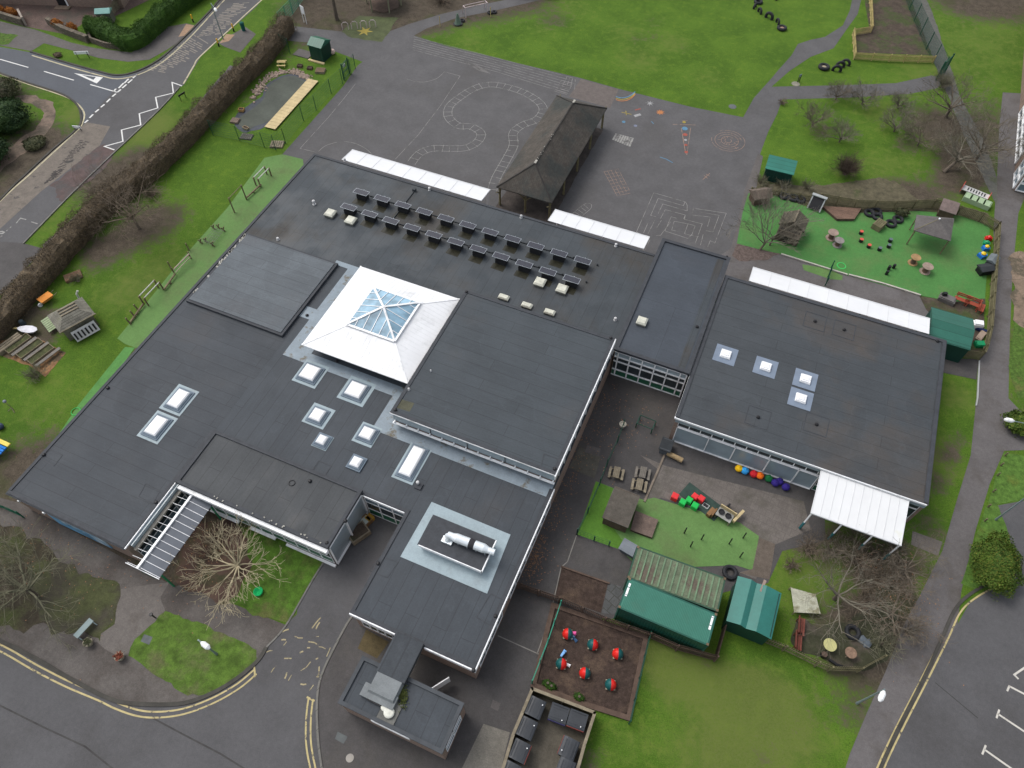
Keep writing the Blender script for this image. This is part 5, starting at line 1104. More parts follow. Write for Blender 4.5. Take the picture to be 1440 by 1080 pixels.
bare_tree('pale bare tree with radiating limbs in the small courtyard', (336, 798), 3.0, 15, 21, M_pale, (5, 4, 3), 4, .1, .66, .14, .11, (0, 0), .012, low=-.05, wob=.14)
bare_tree('mossy bare tree spreading over the leafy bed at the lower left', (52, 838), 4.8, 9, 31, M_moss, (5, 5, 4, 3), 4, .15, 1.0, .3, .15, (0, 0), .010)
bare_tree('thin bare tree with brown twigs by the left edge of the leafy bed', (0, 800), 4.6, 8, 32, M_twig, (5, 5, 4, 3), 4, .15, 1.0, .3, .13)
bare_tree('largest bare tree, forked limbs spreading over the fenced garden', (1173, 842), 4.2, 7, 41, M_lich, (6, 5, 4, 3), 4, .12, 1.0, .2, .12, (0, 0), .006, low=.1)
bare_tree('brown twiggy bare tree overhanging the garden edge and car park path', (1250, 866), 2.9, 8, 42, M_pink, (6, 5, 4, 3), 4, .15, 1.0, .2, .10, (0, 0), .008, low=.15)
bare_tree('bare tree pressed against the right end of the square white canopy', (1268, 806), 2.6, 7, 43, M_twig, (5, 5, 4, 3), 4, .2, 1.0, .25, .09, rmin=.008)
for i, (x, y, h, r, m, lab) in enumerate([(1135, 775, 1.6, 1.5, M_pink, 'low twiggy shrub below the left post of the square white canopy'), (1170, 778, 1.7, 1.6, M_twig, 'low twiggy shrub in front of the second canopy post'), (1205, 790, 1.8, 1.7, M_pink, 'low reddish shrub in front of the third canopy post'), (1240, 810, 1.8, 1.6, M_twig, 'low twiggy shrub before the right canopy post'),
    (1112, 796, .7, .7, M_pink, 'small round reddish dead shrub on the bright grass'), (1222, 822, 1.3, 1.1, M_pink, 'round pinkish dead shrub in the middle of the garden'), (1218, 842, 1.0, .9, M_pink, 'smaller pinkish dead shrub just below the round one'), (1240, 905, 1.6, 1.5, M_moss, 'mossy tangled shrub in the garden corner by the curved fence'), (1275, 888, 2.0, 1.6, M_twig, 'tangled shrub leaning over the garden edge by the path'),
    (1255, 770, 1.6, 1.3, M_twig, 'twiggy shrub beneath the right edge of the white canopy')]):
    shrub(lab, (x, y), h*.9, r*.95, 30, 60+i, m, group='shrubs of the fenced garden')
orch = [(1175, 140, 2.2, 1.5, M_twig, 'dark bare fruit tree on the path edge, leftmost of the orchard row'), (1212, 147, 2.4, 1.6, M_lich, 'lichened bare fruit tree on the path edge, second of the row'), (1262, 152, 1.8, 1.0, M_lich, 'smallest bare fruit tree standing alone near the path'), (1142, 178, 2.6, 1.9, M_twig, 'broad bare fruit tree over a leafy patch'), (1180, 200, 2.6, 2.0, M_lich, 'pale bare fruit tree above a reddish leaf patch'), (1257, 185, 2.6, 2.0, M_lich, 'greyish bare fruit tree in the middle of the orchard'), (1290, 205, 3.2, 2.0, M_twig, 'bare fruit tree merging with the big trees by the fence')]
for i, (x, y, h, r, m, lab) in enumerate(orch): bare_tree(lab, (x, y), h*.82, 9, 80+i, m, (7, 6, 4), 4, .25, .85, .2, .08, (0, 0), .008, name='fruit_tree', group='bare fruit trees in the orchard', low=.2)
shrub('dense round dark brown shrub alone on the orchard grass', (1188, 245), 1.9, 1.5, 150, 91, tree_mat('dark_brown_twigs', (.075, .055, .042)))
bare_tree('leaning bare tree with a thick lichened trunk by the orchard edge', (1327, 242), 4.2, 8, 92, M_lich, (6, 5, 4, 3), 4, .15, .95, .25, .17, (.9, 1.2), .010, low=.2)
bare_tree('tall bare tree over the boundary fence, upper one of the pair', (1330, 165), 4.2, 9, 93, M_twig, (6, 5, 4, 3), 4, .2, 1, .3, .15, (0, 0), .010)
bare_tree('tall bare tree beside the path behind the trolley', (1372, 225), 4.4, 9, 94, M_twig, (6, 5, 4, 3), 4, .2, 1, .3, .15, (0, 0), .010)
bare_tree('slim pale bare tree with several upright stems at the play area corner', (1068, 352), 4.6, 6, 95, M_lich, (4, 4, 4), 4, .7, .6, .2, .10, (.3, .4), .011, low=.7)
bare_tree('thin bare tree with lichened stems beside the slim pale tree', (1082, 345), 3.6, 5, 96, M_lich, (4, 4, 3), 4, .5, .7, .2, .08, (.1, .2), .011, low=.5)
bare_tree('tree with a mossy trunk cut by the top edge of the picture', (474, 28), 7, 7, 97, M_twig, (5, 4, 4, 3), 4, .4, .9, .55, .2)
bare_tree('bare tree at the top edge left of the gazebo', (440, -25), 6, 7, 98, M_twig, (5, 5, 4, 3), 4, .3, .9, .3, .15)
bare_tree('bare tree spreading over the paving by the right-hand building', (1510, 120), 6.5, 8, 99, M_lich, (6, 5, 5, 3), 4, .1, 1, .25, .16)
bare_tree('bare tree at the right edge over the sandy patch', (1470, 420), 5, 8, 100, M_twig, (5, 5, 4, 3), 4, .1, 1, .25, .12)
bush('large clipped egg-shaped green bush beside the car park kerb', (1389, 800), 1.55, 2.25, 1.9, 7, L_bush, 9000, .07)
bush('low dark green bush under the white lamp head at the right edge', (1430, 602), 1.3, 1.1, 1.2, 8, L_bush, 2600)
for i, (x, y, rx, ry, h, m, lab) in enumerate([(8, 178, 3.4, 3.0, 2.6, L_dark, 'big dark evergreen shrub inside the left loop path'), (-20, 225, 3.2, 2.8, 2.2, L_dark, 'dark evergreen shrub at the left edge below the loop path'), (0, 135, 2.6, 2, 1.8, L_olive, 'olive scrub at the left edge above the evergreen'), (50, 205, 1.2, 1.2, .7, L_olive, 'small low shrub where the loop path narrows')]):
    bush(lab, (x, y), rx, ry, h, 20+i, m, 5000 if rx > 2 else 1200, .1)
bare_tree('bare scrubby tree among the evergreens at the left edge', (-15, 160), 4, 8, 101, M_twig, (5, 4, 4, 3), 4)
# garden walls with orange shrubs, top left
stone = mat('rough_stone_wall', (.15, .125, .095), v=.3, s=3, fine=.6, brick=(.4, .2, .03, (.09, .08, .06), (pi/2, 0, 0), .6))
def low_wall(label, px, h, w, m=stone):
    b = MB(); b.ribbon(gp(px), w, 0, h); o = b.build('garden_wall', m); tag(o, label, 'wall'); return o
low_wall('low stone garden wall at the left edge of the top pavement', [(-40, 14), (0, 25), (35, 36)], .9, .4)
low_wall('low stone garden wall below the orange shrubs', [(70, 34), (92, 47), (126, 60)], .9, .5)
low_wall('curved buff brick wall beneath the glossy green hedge', [(124, 40), (130, 60), (150, 67), (172, 70)], .7, .25)
low_wall('short wall pier standing at the driveway mouth', [(31, 24), (37, 36)], 1.1, .25, mat('pale_coping', (.3, .26, .22), v=.2))
for i, (x, y, rx, ry, lab) in enumerate([(2, 20, 1.1, .5, 'orange-leaved shrub at the far left of the garden wall'), (20, 24, 1.0, .5, 'orange-leaved shrub beside the driveway pier'), (84, 40, .9, .5, 'orange-leaved shrub left of the wall bend'), (105, 46, .8, .45, 'orange-leaved shrub nearest the green hedge')]): bush(lab, (x, y), rx, ry, 1.3, 40+i, L_or, 900, .07, group='orange shrubs on the garden wall')
bush('dry brown shrub in the grass verge by the street sign', (82, 79), .6, .5, .4, 47, L_brown, 300, .06)
for i, (x, y, h) in enumerate([(1070, 258, .9), (1100, 262, .8), (1135, 264, .8)]): shrub(['wiry shrub beside the green shed on the bank', 'wiry shrub in the middle of the leafy bank', 'wiry shrub on the bank near the black slide'][i], (x, y), h, .9, 35, 110+i, M_moss)
shrub('lichened shrub at the foot of the top path bend', (1100, 146), .4, .6, 30, 115, M_pink); shrub('twiggy shrub among the raised beds', (52, 530), .9, 1.1, 50, 116, M_moss); shrub('twiggy shrub by the yard hedge end', (110, 395), .8, .7, 30, 117, M_moss)
shrub('dry tussock at the near end of the boundary fence', (1325, 122), 1.6, 1.0, 80, 118, M_moss); shrub('reddish shrub below the wide twiggy hedge tree', (215, 275), .7, 1.2, 50, 119, M_pink)
shrub('tangled dead shrub next to the gazebo', (620, 5), 1.2, 2.2, 80, 120, M_pink); shrub('tangled shrub in the top middle border', (740, -8), 1.4, 2.2, 80, 121, M_moss); shrub('dark shrub in the top border right of the goal', (770, -6), 1.2, 1.6, 70, 122, M_moss)
# ================================================================== fences
M_gst = mat('green_powder_coat', (.008, .06, .038), v=.15, s=2, rough=.45); M_gst2 = mat('light_green_mesh', (.03, .24, .16), v=.1, rough=.5)
M_tim = mat('weathered_timber', (.2, .17, .12), v=.25, s=2, fine=.4); M_timn = mat('new_pine', (.42, .34, .15), v=.15, s=2, fine=.3); M_timb = mat('brown_stained_timber', (.09, .06, .045), v=.25, s=2, fine=.4)
M_timm = mat('mossy_fence_timber', (.15, .135, .075), v=.25, s=2, fine=.4); M_deck = mat('new_deck_boards', (.5, .4, .22), v=.12, s=1.5, fine=.2)
def resamp(P, st):
    out = []
    for i in range(len(P)-1):
        n = max(1, round((P[i+1]-P[i]).length/st)); out += [P[i]+(P[i+1]-P[i])*k/n for k in range(n)]
    return out+[P[-1]]
def mesh_fence(label, px, h=1.8, sp=2.4, m=None, wire=.25, pw=.07, wr=.006, name='mesh_fence', rails=()):
    m = m or M_gst; P = gp(px) if not isinstance(px[0], Vector) else px; t = thing(name, label, 'fence', P[0])
    for p in resamp(P, sp): b = MB(); b.bar(p, p+Vector((0, 0, h)), pw); b.build('post', m, t)
    b = MB()
    for i in range(len(P)-1):
        a, c = P[i], P[i+1]; n = int((c-a).length/wire)
        for k in range(n+1): q = a+(c-a)*k/max(1, n); b.tube([q+Vector((0, 0, .05)), q+Vector((0, 0, h-.05))], wr, 3, cap=False)
        for k in range(int(h/.3)+1): b.bar(a+Vector((0, 0, .08+k*.3)), c+Vector((0, 0, .08+k*.3)), wr*2, wr*2)
    b.build('mesh_panel', m, t)
    return t
def picket(label, px, h=1.0, sp=2.0, m=None, pk=.14, pw=.08, name='picket_fence', group=None, thick=.02, gap_top=0):
    m = m or M_timm; P = gp(px) if not isinstance(px[0], Vector) else px; t = thing(name, label, 'fence', P[0], 0, group)
    for p in resamp(P, sp): b = MB(); b.bar(p, p+Vector((0, 0, h+.05)), .1); b.build('post', m, t)
    b = MB(); r = MB()
    for i in range(len(P)-1):
        a, c = P[i], P[i+1]; u = (c-a).normalized(); nr = Vector((-u.y, u.x, 0)); n = max(1, int((c-a).length/pk))
        for k in range(n): q = a+(c-a)*(k+.5)/n+nr*.06; b.box((q.x, q.y, h/2), (pw, thick, h-.06), atan2(u.y, u.x))
        for z in (h*.25, h*.8): r.bar(a+Vector((0, 0, z)), c+Vector((0, 0, z)), .04, .08)
    b.build('picket_panel', m, t); r.build('rail', m, t); return t
mesh_fence('green mesh fence with tall posts along the playground side of the pond garden', [(402, 202), (427, 170), (445, 155), (466, 132), (482, 118), (494, 104), (500, 97)], 1.9, 2.9, wire=.16, wr=.008)
mesh_fence('green mesh fence across the lawn end of the pond garden', [(300, 190), (337, 198), (372, 207), (388, 211), (402, 202)], 1.9, 2.6, wire=.16, wr=.008)
mesh_fence('green mesh fence at the top of the pond garden behind the tall shed', [(386, 62), (408, 75)], 1.9, 1.3)
def gate(label, a, c, h=1.9, sign=False):
    P = gp([a, c]); t = thing('mesh_gate', label, 'gate', P[0]); b = MB()
    for p in P: b.bar(p, p+Vector((0, 0, h+.2)), .12)
    b.bar(P[0]+Vector((0, 0, h)), P[1]+Vector((0, 0, h)), .07); b.bar(P[0]+Vector((0, 0, .15)), P[1]+Vector((0, 0, .15)), .07); b.bar(P[0]+Vector((0, 0, .9)), P[1]+Vector((0, 0, .9)), .07); b.build('gate_frame', M_gst, t)
    b = MB()
    for k in range(1, 10): q = P[0]+(P[1]-P[0])*k/10; b.bar(q+Vector((0, 0, .15)), q+Vector((0, 0, h)), .025)
    b.build('gate_bar', M_gst, t)
    if sign: q = P[0]+(P[1]-P[0])*.5; b = MB(); b.box((q.x-.05, q.y-.05, 1.5), (.5, .03, .35), atan2((P[1]-P[0]).y, (P[1]-P[0]).x)); b.build('sign_plate', M_wh, t)
    return t
gate('dark green garden gate with a small white notice', (484, 113), (492, 104), 1.9, True)
mesh_fence('tall green boundary fence between the path and the upper right field', [(1240, -50), (1272, -2), (1285, 30), (1302, 70), (1322, 105)], 2.3, 2.9, wire=.11, wr=.009)
gate('green double gate at the end of the tall boundary fence', (1316, 113), (1328, 102), 2.2)
mesh_fence('light green mesh panel gate at the top of the tarmac path', [(395, 38), (412, 20), (428, -2)], 1.9, 1.6, M_gst2, .1, wr=.012)
mesh_fence('low dark green mesh fence beside the picnic tables', [(876, 600), (868, 622), (853, 655), (843, 682), (826, 722), (811, 752)], 1.1, 1.8, wr=.008)
mesh_fence('short green fence along the yard end of the turf strip', [(811, 752), (835, 761), (856, 768)], .9, 1.5)
mesh_fence('green mesh fence down the left side of the bark play square', [(788, 852), (770, 905), (748, 962)], 1.2, 1.8, M_gst2, .14, wr=.01)
mesh_fence('green mesh fence down the right side of the bark play square', [(912, 895), (898, 955), (884, 1018)], 1.2, 1.8, M_gst, .12, wr=.01)
picket('brown boarded fence between the containers and the bark play square', [(728, 828), (786, 848), (850, 876), (912, 898)], 1.2, 2.0, M_timb, .12, .09, name='boarded_fence')
picket('brown slatted fence wrapped round the lower side of the green container', [(912, 898), (950, 915), (1004, 930), (1018, 880)], 1.3, 2.0, M_timb, .11, .08, name='slatted_fence')
picket('mossy picket fence curving round the bottom of the planted garden', [(1018, 884), (1060, 899), (1100, 915), (1145, 937), (1163, 944), (1205, 945), (1236, 928)], 1.15, 1.9, M_timm, .15, .07)
picket('new yellow picket fence round the bottom of the brown soil plot', [(1214, -30), (1222, 5), (1224, 46), (1198, 50), (1200, 84), (1250, 87), (1311, 89)], .95, 1.9, M_timn, .14, .08)
picket('weathered timber fence along the top of the green turf area', [(1150, 285), (1200, 294), (1255, 296), (1310, 293), (1345, 303), (1375, 312), (1398, 325)], 1.2, 1.9, M_timm, .14, .1)
picket('weathered timber fence down the right side of the green turf area', [(1398, 325), (1392, 400), (1386, 470), (1380, 496), (1376, 506)], 1.2, 1.9, M_timm, .13, .1)
picket('short timber fence closing the corner beside the big green shed', [(1376, 506), (1345, 500), (1333, 497)], 1.1, 1.4, M_timm, .13, .1)
picket('low mossy timber fence behind the log playhouse', [(1055, 272), (1095, 276), (1150, 285)], .8, 1.8, M_timm, .16, .08)
mesh_fence('green mesh partition fence beside the long turf-facing canopy', [(1168, 378), (1160, 402)], 1.1, 1.2, M_gst, .1, wr=.012)
mesh_fence('green fence against the wall at the far left corner', [(-30, 703), (0, 713), (34, 728)], 1.1, 1.8, mat('mid_green_fence', (.01, .12, .07), v=.1), .12, wr=.01)
# bin store timber walls and bark square edging
def board_wall(label, px, h, m, w=.12):
    P = gp(px); t = thing('timber_wall', label, 'wall', P[0]); b = MB(); b.ribbon(P, w*.5, 0, h-.04); b.build('boarding', m, t)
    b = MB(); b.ribbon(P, w*1.6, h-.04, .05); b.build('capping', M_tim, t)
    for p in resamp(P, 1.8): b = MB(); b.bar(p, p+Vector((0, 0, h+.04)), .13); b.build('post', M_tim, t)
board_wall('mossy boarded wall at the back of the bin store', [(748, 974), (790, 990), (834, 1007)], 1.2, M_timm)
board_wall('boarded wall down the left side of the bin store', [(748, 974), (722, 1036), (704, 1095)], 1.2, M_timb)
board_wall('boarded wall down the right side of the bin store', [(834, 1007), (820, 1050), (806, 1100)], 1.2, M_timm)
b = MB(); b.ribbon(gp([(778, 852), (845, 875), (908, 897), (884, 1010), (820, 990), (750, 964)]), .32, 0, .16, True); tag(b.build('sleeper_edging', M_timb), 'brown sleeper edging round the bark play square', 'edging')
b = MB(); b.ribbon(gp([(789, 797), (857, 821)]), .12, 0, .12); tag(b.build('timber_edging', M_timb), 'brown timber edging along the top of the small bark bed', 'edging')
# ================================================================== pond garden
pond = [(378, 170), (358, 178), (348, 183), (335, 174), (338, 165), (348, 158), (362, 148), (371, 139), (376, 124), (386, 115), (398, 109), (413, 107), (424, 112), (428, 119), (400, 148)]
area('pond_liner', [(374, 178), (356, 184), (342, 187), (328, 172), (334, 160), (344, 152), (358, 142), (369, 135), (372, 122), (385, 112), (398, 106), (415, 105), (428, 112), (434, 118), (404, 150)], Z(3), mat('dark_pond_liner', (.025, .032, .045), v=.3, s=2, fine=.5, rough=.4), smooth=3, jag=.15)
area('water', pond, Z(5), mat('pond_water', (.062, .07, .056), v=.2, s=.5, fine=.3, rough=.4, spec=.12), smooth=3)
R = random.Random(12); rm = mat('pinkish_stones', (.26, .2, .16), v=.3, s=3, fine=.4)
st = MB()
def stone_at(mb, c, r):
    n = 6; k = R.random()*6; vs = []
    for z, q in ((0, 1), (.5, .9), (.8, .5)):
        for j in range(n): a = k+2*pi*j/n; vs.append((c.x+r*q*cos(a)*R.uniform(.8, 1.2), c.y+r*q*sin(a)*R.uniform(.8, 1.2), z*r))
    mb.add(vs, [(i*n+j, i*n+(j+1) % n, (i+1)*n+(j+1) % n, (i+1)*n+j) for i in range(2) for j in range(n)]+[tuple(range(2*n, 3*n))])
ln = [g(*p) for p in ((362, 132), (368, 118), (380, 107), (395, 102), (415, 101), (428, 106), (434, 112))]
for i in range(420):
    k = R.random()*(len(ln)-1); j = int(k); p = ln[j]+(ln[j+1]-ln[j])*(k-j)+Vector((R.gauss(0, .3), R.gauss(0, .3), 0)); stone_at(st, p, R.uniform(.06, .16))
o = st.build('pond_stones', rm, kind='stuff')
for i in range(14):
    p = g(368-i*1.0+R.uniform(-4, 4), 125+i*1.2+R.uniform(-4, 4)); stone_at(st2 := MB(), p, R.uniform(.15, .3)); tag(st2.build('rock', rm), 'pinkish rock piled on the left bank of the pond', 'rock', 'rocks on the left bank of the pond')
t = thing('boardwalk', 'pale new timber boardwalk laid along the pond edge', 'boardwalk', g(410, 150)); b = MB(); A, B = g(380, 182), g(441, 114); u = (B-A).normalized(); nr = Vector((-u.y, u.x, 0)); L = (B-A).length; n = 18
for i in range(n): p = A+u*L*(i+.5)/n; b.box((p.x, p.y, .17), (1.35, L/n-.03, .05), atan2(nr.y, nr.x))
b.build('deck_board', M_deck, t); b = MB()
for s in (-.5, .5): b.bar(A+nr*s+Vector((0, 0, .07)), B+nr*s+Vector((0, 0, .07)), .1, .14)
b.build('joist', M_timb, t)
def shed(label, base, w, d, h, rz, wm, rm2, name='garden_shed', cat='shed', roof='gable', door=True, ov=.1, over_axis='x', rise=.45):
    t = thing(name, label, cat, base, rz); b = MB(); b.bb(-w/2, w/2, -d/2, d/2, 0, h); b.build('wall', wm, t, world=False)
    b = MB(); W, D = w/2+ov, d/2+ov
    if roof == 'gable':
        b.add([(-W, -D, h-.03), (W, -D, h-.03), (W, 0, h+rise), (-W, 0, h+rise), (W, D, h-.03), (-W, D, h-.03)]+[(-W, -D, h-.1), (W, -D, h-.1), (W, D, h-.1), (-W, D, h-.1)], [(0, 1, 2, 3), (3, 2, 4, 5), (6, 9, 8, 7), (0, 6, 7, 1), (4, 8, 9, 5), (1, 7, 8, 4, 2), (0, 3, 5, 9, 6)])
    elif roof == 'mono': b.add([(-W, -D, h+.02), (W, -D, h+.02), (W, D, h+rise), (-W, D, h+rise), (-W, -D, h-.06), (W, -D, h-.06), (W, D, h+rise-.08), (-W, D, h+rise-.08)], [(0, 1, 2, 3), (7, 6, 5, 4), (0, 4, 5, 1), (1, 5, 6, 2), (2, 6, 7, 3), (3, 7, 4, 0)])
    b.build('roof', rm2, t, world=False)
    if door: b = MB(); b.bb(-.4, .4, -d/2-.04, -d/2-.004, .08, min(1.8, h-.1)); b.build('door', wm, t, world=False)
    return t
M_gsh = mat('dark_green_shed_wall', (.010, .052, .038), v=.12, s=1, fine=.2, brick=(.12, 9, .012, (.006, .03, .022), (pi/2, 0, 0)), rough=.5); M_gro = mat('green_sheet_roof', (.028, .125, .092), v=.08, s=.8, fine=.15, brick=(30, .75, .03, (.018, .075, .055), (0, 0, 0)), rough=.4)
t = shed('tall dark green metal shed at the pond garden corner', g(453, 80), 1.8, 1.9, 1.9, radians(-2), M_gsh, mat('green_sheet_roof2', (.02, .12, .08), v=.12, s=1, rough=.35, brick=(.3, 9, .02, (.012, .07, .05), (0, 0, 0))), rise=.5)
shed('teal green metal shed with mono-pitch roof on the orchard edge', g(1092, 250), 2.7, 1.7, 1.5, radians(2), M_gsh, mat('teal_roof', (.03, .17, .13), v=.08, s=.8, brick=(30, .55, .03, (.018, .1, .075), (0, 0, 0)), rough=.4), roof='mono', rise=.35)
shed('large green metal shed tucked behind the classroom corner', Vector((19.1, 50.4, 0)), 3.3, 3.6, 1.95, 0, M_gsh, M_gro, ov=.05, rise=.5)
shed('small garden shed with a pale teal roof behind the glossy hedge', g(152, 30), 1.7, 1.2, 1.4, .5, mat('grey_boards', (.14, .13, .11)), mat('pale_teal_roof', (.2, .36, .33), v=.1), rise=.3)
t = shed('brown felt-roofed timber playhouse on the bright turf strip', g(871, 722), 1.8, 2.6, 1.25, radians(-1), M_timb, mat('brown_felt_roof', (.085, .075, .062), v=.2, s=2, fine=.5), name='playhouse', rise=.3)
def picnic(label, base, rz, m=None, s=1.0, dead=None):
    m = m or M_tim; t = thing('picnic_table', label, 'picnic table', base, rz, 'small picnic tables'); 
    b = MB()
    for i in range(4): b.bb(-.6*s, .6*s, -.3*s+i*.155*s, -.3*s+i*.155*s+.135*s, .58*s, .62*s)
    b.build('tabletop', m, t, world=False)
    for sd in (-1, 1): b = MB(); b.bb(-.6*s, .6*s, sd*.62*s-.12*s, sd*.62*s+.12*s, .34*s, .38*s); b.build('bench_seat', m, t, world=False)
    for x in (-.42*s, .42*s):
        b = MB(); b.bar((x, -.62*s, .0), (x, -.18*s, .58*s), .05, .07); b.bar((x, .62*s, 0), (x, .18*s, .58*s), .05, .07); b.bar((x, -.7*s, .31*s), (x, .7*s, .31*s), .05, .07); b.build('leg_frame', m, t, world=False)
    return t
picnic('picnic table standing alone nearest the green mesh fence', g(866, 668), radians(98), M_tim, .8); picnic('greyer picnic table pushed against another, upper of the pair', g(903, 668), radians(98), mat('grey_timber', (.15, .135, .115), v=.2, fine=.4), .8); picnic('picnic table pushed against another, lower of the pair', g(898, 685), radians(98), M_tim, .8)
picnic('small new picnic table in the pond garden by the brown hedge', g(397, 92), radians(25), M_timn, .85)
def stump(label, base, r, h, m, name='tree_stump', cat='stump', group=None, top=None):
    t = thing(name, label, cat, base, 0, group); b = MB(); b.lathe([(r*1.05, 0), (r, h*.3), (r, h-.01)], (0, 0, 0), 12); b.build('side', m, t, world=False); b = MB(); b.lathe([(r*.98, h-.01), (r*.94, h+.02)], (0, 0, 0), 12); b.build('top', top or M_tim, t, world=False); return t
def box_thing(name, label, cat, base, w, d, h, rz, m, group=None, lidm=None, slats=0):
    t = thing(name, label, cat, base, rz, group); b = MB(); e = .04
    b.bb(-w/2, w/2, -d/2, -d/2+e, 0, h); b.bb(-w/2, w/2, d/2-e, d/2, 0, h); b.bb(-w/2, -w/2+e, -d/2+e, d/2-e, 0, h); b.bb(w/2-e, w/2, -d/2+e, d/2-e, 0, h); b.build('side', m, t, world=False)
    b = MB()
    if slats:
        for i in range(slats): b.bb(-w/2+(i+.1)*w/slats, -w/2+(i+.85)*w/slats, -d/2, d/2, h, h+.03)
    else: b.bb(-w/2+e, w/2-e, -d/2+e, d/2-e, h*.5, h*.75)
    b.build('slat' if slats else 'filling', lidm or m, t, world=False); return t
box_thing('planter_box', 'low slatted timber platform in the pond garden near the gate', 'platform', g(451, 101), 1.1, .9, .25, .3, M_tim, slats=7, lidm=mat('brown_slats', (.17, .12, .075), v=.2)); box_thing('planter_box', 'small square timber planter left of the other one by the shed', 'planter', g(422, 94), .6, .5, .25, .2, M_timb, lidm=M_soil); box_thing('planter_box', 'small square timber planter right of the other one by the shed', 'planter', g(436, 97), .6, .5, .25, .2, M_timb, lidm=M_soil)
box_thing('timber_pallet', 'timber pallet lying against the fence corner of the pond garden', 'pallet', g(390, 204), 1.4, 1.1, .15, .35, M_tim, slats=6); box_thing('timber_pallet', 'grey pallet on the grass below the pond', 'pallet', g(347, 193), 1.3, .9, .12, .25, mat('grey_pallet', (.11, .1, .09), fine=.4), slats=6); box_thing('timber_pallet', 'pinkish pallet at the left tip of the pond', 'pallet', g(331, 171), .9, .8, .2, .2, mat('pink_pallet', (.2, .15, .12), fine=.3), slats=5)
box_thing('timber_crate', 'orange timber crate on the pond liner', 'crate', g(340, 156), .6, .5, .3, .3, mat('orange_timber', (.36, .21, .08), v=.2), lidm=M_soil); box_thing('timber_crate', 'pale timber crate at the lower end of the pond', 'crate', g(346, 181), .7, .4, .2, -.2, mat('tan_timber', (.33, .25, .15), v=.2), lidm=M_soil)
b = MB(); b.bb(-1.2, 1.0, -.3, .0, 0, .15); o = b.build('timber_step', M_deck); o.location = g(447, 87); tag(o, 'pale timber step in front of the tall green shed', 'step')
b = MB(); b.lathe([(.1, 0), (.32, .15), (.36, .35), (.25, .55), (.05, .62)], (0, 0, 0), 12); o = b.build('round_container', mat('pale_pink_plastic', (.5, .38, .33))); o.location = g(468, 76); tag(o, 'pale pink round container beside the tall green shed', 'container')
b = MB(); b.bb(-1.1, 1.1, -.7, .7, 0, .08); o = b.build('concrete_pad', M_pave); o.location = g(427, 76); tag(o, 'grey hard standing beside the tall green shed', 'slab')
# ================================================================== street furniture, top left
def lamp_post(label, base, top, h, z=None, hm=None):
    P = g(*base); T = g(top[0], top[1], h); t = thing('street_lamp', label, 'street lamp', P, 0, 'street lamps'); b = MB(); b.tube([(0, 0, 0), (0, 0, 1), (0, 0, h-.1)], [.09, .06, .045], 8); 
    d = Vector((T.x-P.x, T.y-P.y, 0)); b.tube([(0, 0, h-.15), (d.x*.5, d.y*.5, h), (d.x, d.y, h)], .035, 6); b.build('column', mat('grey_column', (.2, .25, .26), v=.15, metal=.3, rough=.5), t, world=False)
    u = d.normalized() if d.length > .05 else Vector((1, 0, 0)); c = d+u*.3
    b = MB(); b.tube([c-u*.36+Vector((0, 0, h-.02)), c-u*.18+Vector((0, 0, h)), c+u*.2+Vector((0, 0, h)), c+u*.36+Vector((0, 0, h-.04))], [.08, .17, .17, .07], 10); b.build('lamp_head', hm or mat('lamp_white', (.75, .76, .76), v=.04), t, world=False); return t
lamp_post('lamp column with white head on the small lawn at the lower left', (305, 920), (284, 904), 3.6); lamp_post('lamp column leaning over the path beside the lower right lawn', (1205, 989), (1243, 973), 4.3); lamp_post('tall grey lamp column on the grass by the car park', (1400, 731), (1452, 690), 6); lamp_post('lamp column near the crossing at the top left', (314, 55), (302, 12), 4.6)
lamp_post('lamp with white head above the dark bush at the right edge', (1450, 622), (1425, 592), 2.2)
def bollard(label, base, m, h=1.0, r=.09, name='bollard', cat='bollard', group='yellow crossing bollards', cap=None):
    t = thing(name, label, cat, g(*base), 0, group); b = MB(); b.lathe([(r*1.2, 0), (r, .1), (r, h*.45)], (0, 0, 0), 8); b.build('base', M_blk, t, world=False); b = MB(); b.lathe([(r, h*.45), (r, h-.05), (r*.6, h)], (0, 0, 0), 8); b.build('shaft', m, t, world=False); return t
M_ybol = mat('yellow_bollard', (.75, .42, .03), v=.08)
bollard('yellow bollard on the far side of the crossing', (272, 31), M_ybol); bollard('yellow bollard on the near kerb next to the dark litter bin', (329, 44), M_ybol); bollard('yellow bollard on the near kerb, lower one', (308, 65), M_ybol)
t = thing('litter_bin', 'dark teal litter bin on the verge by the crossing', 'bin', g(343, 43)); b = MB(); b.lathe([(.22, 0), (.26, .9)], (0, 0, 0), 10); b.build('body', mat('teal_bin', (.01, .09, .08)), t, world=False); b = MB(); b.lathe([(.28, .9), (.25, 1.05), (.1, 1.12)], (0, 0, 0), 10); b.build('lid', mat('teal_bin', (.01, .09, .08)), t, world=False)
def board_sign(label, a, c, z0, z1, m, name='street_sign', posts=True, pm=None, th=.05):
    P = gp([a, c]); t = thing(name, label, 'sign', P[0]); u = (P[1]-P[0]).normalized(); b = MB(); b.bar(P[0]+Vector((0, 0, (z0+z1)/2)), P[1]+Vector((0, 0, (z0+z1)/2)), th, z1-z0); b.build('plate', m, t)
    for s in (.12, .88):
        if posts: q = P[0]+(P[1]-P[0])*s; b = MB(); b.bar(q, q+Vector((0, 0, z1-.02)), .07); b.build('post', pm or M_blk, t)
    return t
board_sign('white street name plate on two short posts in the grass verge', (108, 82), (128, 81), .5, .85, M_wh); board_sign('small white plate on the kerb at the side road corner', (105, 183), (116, 184), .3, .6, M_wh)
